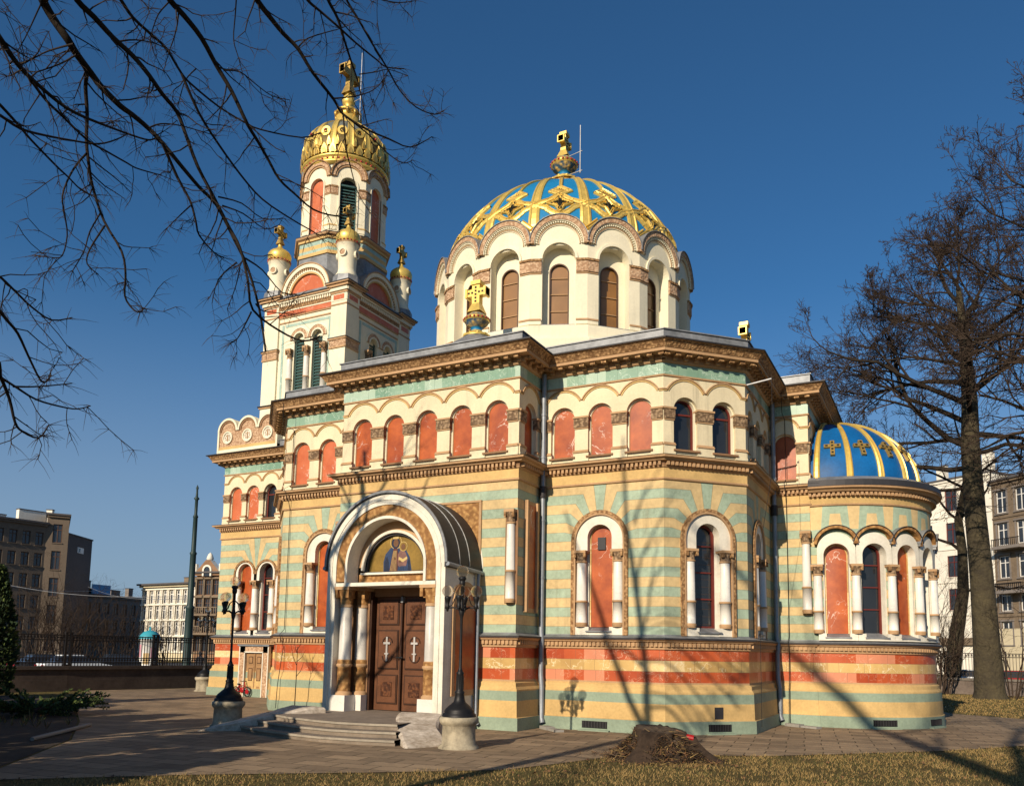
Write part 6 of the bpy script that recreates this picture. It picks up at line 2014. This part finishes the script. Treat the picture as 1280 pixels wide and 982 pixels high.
for k in range(26):
    x, y = -22.5 + r_.uniform(-2.5, 2.5), 14.0 + r_.uniform(-.9, .7)
    a = r_.uniform(0, 2 * pi)
    for q in range(7):
        o = Vector((r_.gauss(0, .4), r_.gauss(0, .4), 1)).normalized()
        l_ = r_.uniform(.1, .35)
        mb.face([(x, y, 0), Vector((x, y, 0)) + o * l_ * .6 + Vector((.02, .01, 0)), Vector((x, y, 0)) + o * l_], r_.choice(('leaf_brown', 'grass_straw', 'conifer_lit')))
tag(mb.build('dry_perennials'), kind='stuff')
mb = MB()
tube(mb, [(-18.0, 11.6, .05), (-18.9, 13.0, .07), (-20.1, 14.5, .05)], .05, 'kerb', 5, cap=True)
tag(mb.build('edging_kerb'), 'pale stone edging strip along the shaded flower bed', 'kerb')

# ================================================================== boundary walls and fences
def fence(pts, hw, hf, label, wlabel, bay=3.2, sp=.14, m='wall_stone'):
    L = 0
    o = pts[0]
    t = thing('stone_wall', (o[0], o[1], 0), wlabel, 'wall')
    mb = MB(); mc = MB()
    for (x0, y0), (x1, y1) in zip(pts, pts[1:]):
        fr = Fr(x0, y0, x1 - x0, y1 - y0); l = math.hypot(x1 - x0, y1 - y0)
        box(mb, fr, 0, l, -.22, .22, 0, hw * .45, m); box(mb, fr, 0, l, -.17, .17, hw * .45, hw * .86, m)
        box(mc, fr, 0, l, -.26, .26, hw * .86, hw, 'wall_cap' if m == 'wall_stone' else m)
    mb.build('masonry', t); mc.build('coping', t)
    t = thing('iron_fence', (o[0], o[1], hw), label, 'fence')
    mr, mbr = MB(), MB()
    for (x0, y0), (x1, y1) in zip(pts, pts[1:]):
        fr = Fr(x0, y0, x1 - x0, y1 - y0); l = math.hypot(x1 - x0, y1 - y0)
        for z in (.12, .34, hf - .34, hf - .12): box(mr, fr, 0, l, -.025, .025, hw + z, hw + z + .05, 'iron_fence')
        n = int(l / sp)
        for i in range(n):
            s = l * (i + .5) / n
            box(mbr, fr, s - .014, s + .014, -.014, .014, hw, hw + hf - .08, 'iron_fence')
            for z in (.2, hf - .27):
                box(mbr, fr, s - .05, s + .05, -.012, .012, hw + z + .03, hw + z + .11, 'iron_fence')
        nb = int(l / bay)
        for i in range(nb + 1):
            s = l * i / max(1, nb)
            mp_ = MB()
            for ds in (-.11, .11): box(mp_, fr, s + ds - .05, s + ds + .05, -.05, .05, hw, hw + hf, 'iron_fence')
            box(mp_, fr, s - .18, s + .18, -.07, .07, hw + hf, hw + hf + .05, 'iron_fence'); box(mp_, fr, s - .18, s + .18, -.07, .07, hw, hw + .08, 'iron_fence')
            mp_.build('post', t)
    mr.build('rail', t); mbr.build('bars', t)
fence([(-42, -4), (-38.0, 14), (-35.9, 24.5), (-34.6, 33), (-34, 40)], 1.15, 1.5, 'black ornamental iron fence on the low wall at left', 'dark low stone wall under the left iron fence', m='wall_stone_dark_shade')
fence([(-34, 62.5), (0, 60.0), (30, 58)], 1.0, 1.65, 'iron railing behind the tall tree at right', 'grey low stone wall behind the tree at right', sp=.17)

# street beyond
sheet('street', [(-64, -40), (-44, -40), (-38, 62), (-58, 62)], .006, 'asphalt')
sheet('pavement', [(-44, -40), (-40.5, -40), (-35.2, 62), (-38, 62)], .02, 'kerb')
sheet('road', [(-140, 64), (140, 64), (140, 74), (-140, 74)], .009, 'asphalt')
sheet('square', [(-140, 62), (-64, -40), (-58, 62)], .004, 'asphalt')

# tram pole, advertising column, passer-by, cars
px_, py_ = at(233, 830, 49).x, at(233, 830, 49).y
tp_ = thing('tram_pole', (px_, py_, 0), 'tall dark stepped tram pole behind the left fence', 'pole')
mb = MB()
lathe(mb, px_, py_, [(.3, 0), (.3, .8), (.23, .9), (.22, 4.2), (.26, 4.3), (.17, 4.4), (.16, 7.2), (.2, 7.3), (.13, 7.4), (.12, 9.3), (.15, 9.35), (.085, 9.5), (.085, 10.3), (.16, 10.4), (.07, 10.5), (.05, 10.9), (.08, 11.0), (.0, 11.2)], 'pole_green', 16)
mb.build('shaft', tp_)
ax_, ay_ = at(185, 830, 66).x, at(185, 830, 66).y
ac_ = thing('advertising_column', (ax_, ay_, 0), 'white poster column with turquoise dome behind the left fence', 'column')
mb = MB(); lathe(mb, ax_, ay_, [(.74, 0), (.74, .3), (.66, .32), (.66, 2.5), (.74, 2.53), (.74, 2.62)], 'white_paint', 24); mb.build('drum', ac_)
mb = MB(); lathe(mb, ax_, ay_, smooth_prof([(.74, 2.62), (.68, 2.85), (.46, 3.1), (.18, 3.22), (.06, 3.26)], 4) + [(.1, 3.38), (.0, 3.55)], 'ad_blue', 24); mb.build('dome', ac_)
for i, (a, z0, z1, m) in enumerate(((-.5, 1.3, 2.2, 'pink_paper'), (.1, .8, 1.6, 'ochre_paper'), (.6, 1.2, 2.0, 'pink_paper'))):
    mb = MB(); f = Cf(ax_, ay_, .665); rect(mb, f, a - .2 + .45 * .665, a + .2 + .45 * .665, z0, z1, .01, m); mb.build('poster', ac_)

def person(x, y, rz, label):
    t = thing('person', (x, y, 0), label, 'person')
    me = bpy.data.meshes.new('body')
    V = [(0, 0, .95), (0, 0, 1.2), (0, 0, 1.42), (0, 0, 1.52), (0, 0, 1.66), (-.2, 0, 1.42), (-.25, .02, 1.15), (-.22, -.08, .9), (.2, 0, 1.42), (.25, .02, 1.15), (.22, -.08, .9), (-.1, 0, .88), (-.1, -.05, .5), (-.1, .08, .08), (-.1, -.06, .03), (.1, 0, .88), (.1, .05, .5), (.1, .02, .08), (.1, -.12, .03)]
    Ed = [(0, 1), (1, 2), (2, 3), (3, 4), (2, 5), (5, 6), (6, 7), (2, 8), (8, 9), (9, 10), (0, 11), (11, 12), (12, 13), (13, 14), (0, 15), (15, 16), (16, 17), (17, 18)]
    Rd = [.15, .16, .15, .06, .11, .075, .055, .045, .075, .055, .045, .1, .07, .05, .045, .1, .07, .05, .045]
    me.from_pydata(V, Ed, [])
    ob = bpy.data.objects.new('body', me); COL.objects.link(ob); ob.parent = t
    sk = ob.modifiers.new('skin', 'SKIN'); ob.modifiers.new('sub', 'SUBSURF').levels = 1
    for q, r in zip(me.skin_vertices[0].data if me.skin_vertices else [], Rd): q.radius = (r, r * .8, )
    me.materials.append(MATS['cloth_dark'])
    t.rotation_euler = (0, 0, rz)
    o2 = Vector((x, y, 0))
    mb = MB(); sphere(mb, (x, y, 1.7), .115, 'cloth_dark', 10, 8, sz=1.1); mb.build('hair', t)
    return t
pp = at(250, 825, 55)
person(pp.x, pp.y, .6, 'pedestrian in dark clothes walking behind the left fence')

def car(x, y, rz, paint, label):
    t = thing('parked_car', (x, y, 0), label, 'car', 'cars parked beyond the fences')
    t.rotation_euler = (0, 0, rz)
    o = Vector((x, y, 0))
    mb = MB()
    prof = [(-2.1, .35), (-2.15, .7), (-2.05, .92), (-1.3, 1.0), (1.05, .98), (1.95, .82), (2.12, .6), (2.1, .35)]
    rows = []
    for (w_, k) in ((-.86, .97), (-.84, 1.), (.84, 1.), (.86, .97)):
        rows.append([(x + a * k, y + w_, .35 + (z - .35) * k) for a, z in prof])
    mb.grid(rows, paint, smooth=False)
    for r in (rows[0], rows[-1]): mb.face(r, paint)
    mb.build('body', t)
    mb = MB()
    top = [(-1.6, .98), (-1.0, 1.42), (.25, 1.44), (1.0, .98)]
    lo, hi = [], []
    rows = [[(x + a, y + (-.8 if z < 1 else -.62), z) for a, z in top], [(x + a, y + (.8 if z < 1 else .62), z) for a, z in top]]
    mb.grid(rows, 'glass_house', smooth=False); mb.face(rows[0], 'glass_house'); mb.face(rows[1], 'glass_house')
    mb.build('windows', t)
    mb = MB(); cbox(mb, x - 1.02, x + .27, y - .63, y + .63, 1.42, 1.47, paint); mb.build('roof', t)
    for dx in (-1.3, 1.3):
        for dy in (-.82, .82):
            mb = MB(); tube(mb, [(x + dx, y + dy - .1, .32), (x + dx, y + dy + .1, .32)], .32, 'rubber', 16, cap=True)
            w_ = mb.build('wheel', t)
            mb = MB(); sgn = 1 if dy > 0 else -1; tube(mb, [(x + dx, y + dy + sgn * .1, .32), (x + dx, y + dy + sgn * .115, .32)], .2, 'lead_bright', 12, cap=True); mb.build('rim', w_)
    for dy in (-.6, .6):
        mb = MB(); cbox(mb, x + 2.04, x + 2.13, y + dy - .16, y + dy + .16, .62, .76, 'white_paint'); mb.build('headlight', t)
        mb = MB(); cbox(mb, x - 2.16, x - 2.08, y + dy - .14, y + dy + .14, .68, .84, 'red_plastic'); mb.build('tail_light', t)
    return t
q = at(1214, 835, 66); car(q.x, q.y, .05, 'car_white', 'white car parked behind the fence, left of the tall tree trunk')
q = at(1275, 838, 66); car(q.x, q.y, .05, 'car_red', 'dark red car behind the fence at the right picture edge')
q = at(60, 822, 62); car(q.x, q.y, 1.3, 'car_dark', 'dark car behind the left fence, nearest the evergreen')
q = at(95, 823, 60); car(q.x, q.y, 1.3, 'car_white', 'white car behind the left fence, middle of the three')
q = at(152, 824, 66); car(q.x, q.y, 1.2, 'car_dark', 'dark car behind the left fence, left of the poster column')

# ================================================================== houses
def house(name, p0, p1, depth, h, floors, cols, wall, label, win=(1.1, 1.9), roofm='roof_dark', cornice=.5, z0=1.2, frame='white_paint', skip=(), surround=None, base=None, string=True, arched=False):
    """block whose front runs from p0 to p1 (left to right seen from the front)"""
    fr = Fr(p0[0], p0[1], p1[0] - p0[0], p1[1] - p0[1])
    L = math.hypot(p1[0] - p0[0], p1[1] - p0[1])
    t = thing(name, (p0[0], p0[1], 0), label, 'building')
    fh = (h - z0 - .6) / floors
    ww, wh = win
    mb = MB()
    cx = [L * (i + .5) / cols for i in range(cols)]
    for f in range(floors):
        zb = z0 + fh * f + (fh - wh) * .45
        za, zc_ = (0 if f == 0 else z0 + fh * f), (h if f == floors - 1 else z0 + fh * (f + 1))
        cur = 0
        for i, c in enumerate(cx):
            if (f, i) in skip: continue
            rect(mb, fr, cur, c - ww / 2, za, zc_, 0, wall); rect(mb, fr, c - ww / 2, c + ww / 2, za, zb, 0, wall); rect(mb, fr, c - ww / 2, c + ww / 2, zb + wh, zc_, 0, wall)
            for s in (c - ww / 2, c + ww / 2): mb.face([fr.P(s, 0, zb), fr.P(s, -.25, zb), fr.P(s, -.25, zb + wh), fr.P(s, 0, zb + wh)], wall)
            for z in (zb, zb + wh): mb.face([fr.P(c - ww / 2, 0, z), fr.P(c + ww / 2, 0, z), fr.P(c + ww / 2, -.25, z), fr.P(c - ww / 2, -.25, z)], wall)
            cur = c + ww / 2
        rect(mb, fr, cur, L, za, zc_, 0, wall)
        if string and f: box(mb, fr, 0, L, 0, .12, z0 + fh * f - .1, z0 + fh * f + .08, wall)
    P = fr.P
    mb.face([P(0, 0, 0), P(0, -depth, 0), P(0, -depth, h), P(0, 0, h)], wall); mb.face([P(L, 0, 0), P(L, -depth, 0), P(L, -depth, h), P(L, 0, h)], wall); mb.face([P(0, -depth, 0), P(L, -depth, 0), P(L, -depth, h), P(0, -depth, h)], wall)
    mb.build('wall', t)
    mb = MB(); box(mb, fr, -.15, L + .15, -depth - .2, cornice, h, h + .25, roofm); box(mb, fr, 0, L, 0, cornice * .6, h - .3, h, wall)
    rf = mb.build('roof', t)
    for f in range(floors):
        zb = z0 + fh * f + (fh - wh) * .45
        for i, c in enumerate(cx):
            if (f, i) in skip: continue
            mb = MB()
            for a, e, za, zc_ in ((-ww / 2, -ww / 2 + .1, 0, wh), (ww / 2 - .1, ww / 2, 0, wh), (-.05, .05, 0, wh)): box(mb, fr, c + a, c + e, -.24, -.16, zb + za, zb + zc_, frame)
            for z in (0, wh * .68, wh - .1): box(mb, fr, c - ww / 2, c + ww / 2, -.24, -.165, zb + z, zb + z + .1, frame)
            if surround:
                box(mb, fr, c - ww / 2 - .22, c - ww / 2, -.02, .1, zb - .1, zb + wh + .1, surround); box(mb, fr, c + ww / 2, c + ww / 2 + .22, -.02, .1, zb - .1, zb + wh + .1, surround)
                box(mb, fr, c - ww / 2 - .3, c + ww / 2 + .3, -.02, .22, zb + wh + .1, zb + wh + .32, surround); box(mb, fr, c - ww / 2 - .3, c + ww / 2 + .3, -.02, .18, zb - .25, zb - .08, surround)
            else:
                box(mb, fr, c - ww / 2 - .1, c + ww / 2 + .1, -.02, .1, zb - .12, zb, wall)
            wn = mb.build('window', t)
            mb = MB(); rect(mb, fr, c - ww / 2, c + ww / 2, zb, zb + wh, -.22, 'glass_house'); mb.build('pane', wn)
    return t, fr, L, rf
def chimney(t, rf, fr, s, d, z, w_=.7, h=1.4, m='house_pale'):
    mb = MB(); box(mb, fr, s - w_ / 2, s + w_ / 2, d - .4, d + .4, z, z + h, m); box(mb, fr, s - w_ / 2 - .06, s + w_ / 2 + .06, d - .46, d + .46, z + h, z + h + .12, 'roof_dark'); mb.build('chimney', rf)
G = lambda x, y, d: (at(x, y, d).x, at(x, y, d).y)
Zt = lambda x, y, d: at(x, y, d).z
# far left: dark brick tenement with a stair tower and a bare side wall
a = G(-60, 820, 126); c = G(45, 820, 130); hL = Zt(20, 651, 129)
t, fr, L, rf = house('brick_tenement', a, c, 20, hL, 6, 6, 'brick_house', 'dark brick tenement with flat roof at far left', (1.05, 1.8), frame='frame_brown', string=False, z0=.6)
chimney(t, rf, fr, L - .8, -3, hL, 3.6, 2.0, 'house_pale'); chimney(t, rf, fr, L - 5, -3, hL, 1.6, .9, 'house_pale')
c2 = G(73.5, 820, 130)
t2_, fr2, Ls, rf2 = house('stair_tower', (c[0], c[1]), c2, 18, Zt(60, 643, 130), 5, 1, 'brick_house', 'projecting brown stair tower between tenement and bare gable wall', (1.15, 2.6), frame='frame_brown', string=False, z0=.6)
a3 = G(72, 820, 131); c3 = G(104.5, 820, 138)
hB = Zt(100, 674, 137)
t3_ = thing('side_wing', (a3[0], a3[1], 0), 'grey bare gable wall wing right of the brown stair tower', 'building')
fr3 = Fr(a3[0], a3[1], c3[0] - a3[0], c3[1] - a3[1]); L3_ = math.hypot(c3[0] - a3[0], c3[1] - a3[1])
mb = MB(); box(mb, fr3, 0, L3_, -16, 0, 0, hB, 'brick_house_dark'); mb.build('wall', t3_)
mb = MB(); box(mb, fr3, -.1, L3_ + .1, -16, .1, hB, hB + .2, 'roof_dark'); rf = mb.build('roof', t3_)
chimney(t3_, rf, fr3, .8, -3, hB, .6, 3.4)
mb = MB(); box(mb, fr3, L3_ * .42, L3_ * .66, -.05, .06, Zt(92, 691, 135), Zt(92, 684, 135), 'white_paint'); w_ = mb.build('window', t3_)
mb = MB(); rect(mb, fr3, L3_ * .45, L3_ * .53, Zt(92, 690, 135), Zt(92, 685, 135), .07, 'glass_house'); mb.build('pane', w_)
# low grey house behind with a blue billboard on its roof
a = G(99, 820, 150); c = G(178, 820, 160); h_ = Zt(140, 746, 155)
t, fr, L, rf = house('low_house', a, c, 12, h_, 3, 7, 'house_grey', 'low grey plastered house below the blue billboard', (1.2, 1.8), frame='frame_brown', string=False)
chimney(t, rf, fr, 2, -2, h_, 1.6, 2.4, 'house_grey'); chimney(t, rf, fr, L * .6, -2, h_, 2, 1.2, 'house_grey'); chimney(t, rf, fr, L * .85, -2, h_, 1, 1.8, 'house_grey')
bb = thing('rooftop_billboard', (at(127, 740, 153).x, at(127, 740, 153).y, h_), 'bright blue billboard on the low grey roof', 'billboard')
q0, q1 = G(116, 740, 152), G(138, 740, 154.5)
frb = Fr(q0[0], q0[1], q1[0] - q0[0], q1[1] - q0[1])
mb = MB(); box(mb, frb, 0, math.hypot(q1[0] - q0[0], q1[1] - q0[1]), -.3, 0, h_ + .3, Zt(127, 735, 153) + .6, 'sign_blue'); mb.build('panel', bb)
mb = MB()
for k in range(4): box(mb, frb, k * 1., k * 1. + .1, -1.5, -.3, h_, h_ + 1.2, 'iron')
mb.build('supports', bb)
# cream stuccoed tenement
a = G(172.5, 820, 138); c = G(240, 820, 128); h_ = Zt(200, 731, 134)
t, fr, L, rf = house('stucco_tenement', a, c, 14, h_, 4, 8, 'house_cream', 'cream tenement with stucco window surrounds between low house and pole', (1.0, 2.0), surround='house_pale', cornice=1.0)
chimney(t, rf, fr, L * .55, -3, h_, 1.3, 1.3, 'house_brown'); chimney(t, rf, fr, L * .72, -3, h_, 1.3, 1.3, 'house_brown'); chimney(t, rf, fr, L * .92, -3, h_, 1.2, 2.0, 'house_brown')
# ornate brown corner house with a pointed gable
a = G(240, 820, 122); c = G(290, 820, 118); h_ = Zt(265, 716, 120)
t, fr, L, rf = house('gabled_corner_house', a, c, 12, h_, 4, 5, 'house_rust', 'ornate brown gabled house beside the left edge of the church', (1.0, 2.1), surround='house_brown', frame='frame_brown', cornice=.7)
gz_ = Zt(257, 699, 120)
mb = MB()
gs = L * .32
P = fr.P
for d0, d1 in ((.5, -.4),):
    mb.face([P(gs - 2.1, d0, h_), P(gs + 2.1, d0, h_), P(gs + .35, d0, gz_), P(gs - .35, d0, gz_)], 'house_rust'); mb.face([P(gs - 2.1, d1, h_), P(gs + 2.1, d1, h_), P(gs + .35, d1, gz_), P(gs - .35, d1, gz_)], 'house_rust')
    for sg in (-1, 1): mb.face([P(gs + sg * 2.1, d0, h_), P(gs + sg * 2.1, d1, h_), P(gs + sg * .35, d1, gz_), P(gs + sg * .35, d0, gz_)], 'house_pale')
ring(mb, fr, gs, h_ + .4, .5, .75, .4, .65, 'house_pale', zb=h_ - .4, n=12); fill(mb, fr, gs, .5, h_ - .4, h_ + .4, .52, 'glass_house', 12)
for sx in (-2.1, 2.1): box(mb, fr, gs + sx - .25, gs + sx + .25, 0, .5, h_, h_ + 1.3, 'house_pale')
lathe(mb, P(gs, .05, 0)[0], P(gs, .05, 0)[1], [(.35, gz_), (.5, gz_ + .2), (.3, gz_ + .8), (.0, gz_ + 1.1)], 'house_pale', 8)
mb.build('gable', t)
for f in (1, 2):
    mb = MB(); box(mb, fr, gs - 2.4, gs + 2.4, .0, 1.2, 1.2 + f * (h_ - 1.8) / 4 - .1, 1.2 + f * (h_ - 1.8) / 4 + .15, 'house_brown')
    for k in range(14): box(mb, fr, gs - 2.35 + k * .35, gs - 2.25 + k * .35, 1.1, 1.18, 1.2 + f * (h_ - 1.8) / 4 + .15, 1.2 + f * (h_ - 1.8) / 4 + 1.0, 'house_brown')
    box(mb, fr, gs - 2.4, gs + 2.4, 1.05, 1.2, 1.2 + f * (h_ - 1.8) / 4 + 1.0, 1.2 + f * (h_ - 1.8) / 4 + 1.12, 'house_brown'); mb.build('balcony', t)
# right: white townhouse, brown house, orange annex
a = G(1150, 835, 138); c = G(1250, 835, 131); h_ = Zt(1200, 598, 134)
t, fr, L, rf = house('white_townhouse', a, c, 12, h_, 5, 3, 'house_pale', 'whitewashed townhouse with red framed windows behind the tall tree', (1.9, 3.1), frame='frame_red', cornice=.3, z0=3.6)
chimney(t, rf, fr, L - .8, -1, h_, 1.4, 3.0); chimney(t, rf, fr, L * .35, -1, h_, 1.4, 2.4)
mb = MB(); box(mb, fr, .2, L * .2, .02, .4, Zt(1160, 638, 138), Zt(1160, 606, 138), 'house_orange'); mb.build('tiled_bay', t)
mb = MB(); box(mb, fr, .0, L, .02, .5, 4.2, 5.2, 'house_brown'); mb.build('shop_fascia', t)
a = (c[0] + .02, c[1] - .01); c2 = G(1420, 835, 119); h2 = Zt(1265, 600, 130)
t, fr, L, rf = house('brown_tenement', a, c2, 12, h2, 5, 6, 'house_brown', 'brown tenement with bay and stucco at the right picture edge', (1.7, 3.0), surround='house_grey', cornice=.6, z0=3.6)
mb = MB(); box(mb, fr, .05, L, .02, .08, .1, 6.4, 'house_cream'); mb.build('shopfront', t)
for z in (11., 17.):
    mb = MB(); box(mb, fr, 1.2, 5.6, .0, 1.8, z, z + .4, 'house_grey'); box(mb, fr, 1.2, 5.6, 1.7, 1.8, z + 1.3, z + 1.4, 'iron'); 
    for k in range(15): box(mb, fr, 1.25 + k * .3, 1.31 + k * .3, 1.72, 1.78, z + .4, z + 1.3, 'iron')
    mb.build('balcony', t)
# shrubs and small bare trees far left, beyond the fence
for i, (x, d, n_, h__) in enumerate(((40, 66, 12, 6.5), (75, 70, 12, 6), (105, 74, 12, 5.5), (135, 80, 12, 6), (160, 84, 10, 5.5), (205, 90, 8, 5))):
    p = at(x, 822, d)
    bush(p.x, p.y, n_, h__, ['bare bush in front of the dark tenement', 'bare bush below the stair tower', 'bare bush below the grey gable wall', 'bare bush in front of the low grey house', 'bare bush left of the poster column', 'bare bush in front of the cream tenement'][i], 40 + i, .6)
# overhead tram wires
mb = MB()
for (a, c) in ((at(-30, 722, 70), at(233, 745, 49)), (at(-30, 726, 72), at(160, 735, 90)), (at(233, 748, 49), at(110, 733, 100))):
    tube(mb, [a.lerp(c, i / 10) + Vector((0, 0, -.5 * math.sin(pi * i / 10))) for i in range(11)], .018, 'lead_bright', 4)
tag(mb.build('tram_wires'), 'thin overhead tram wires crossing the left sky', 'wires')
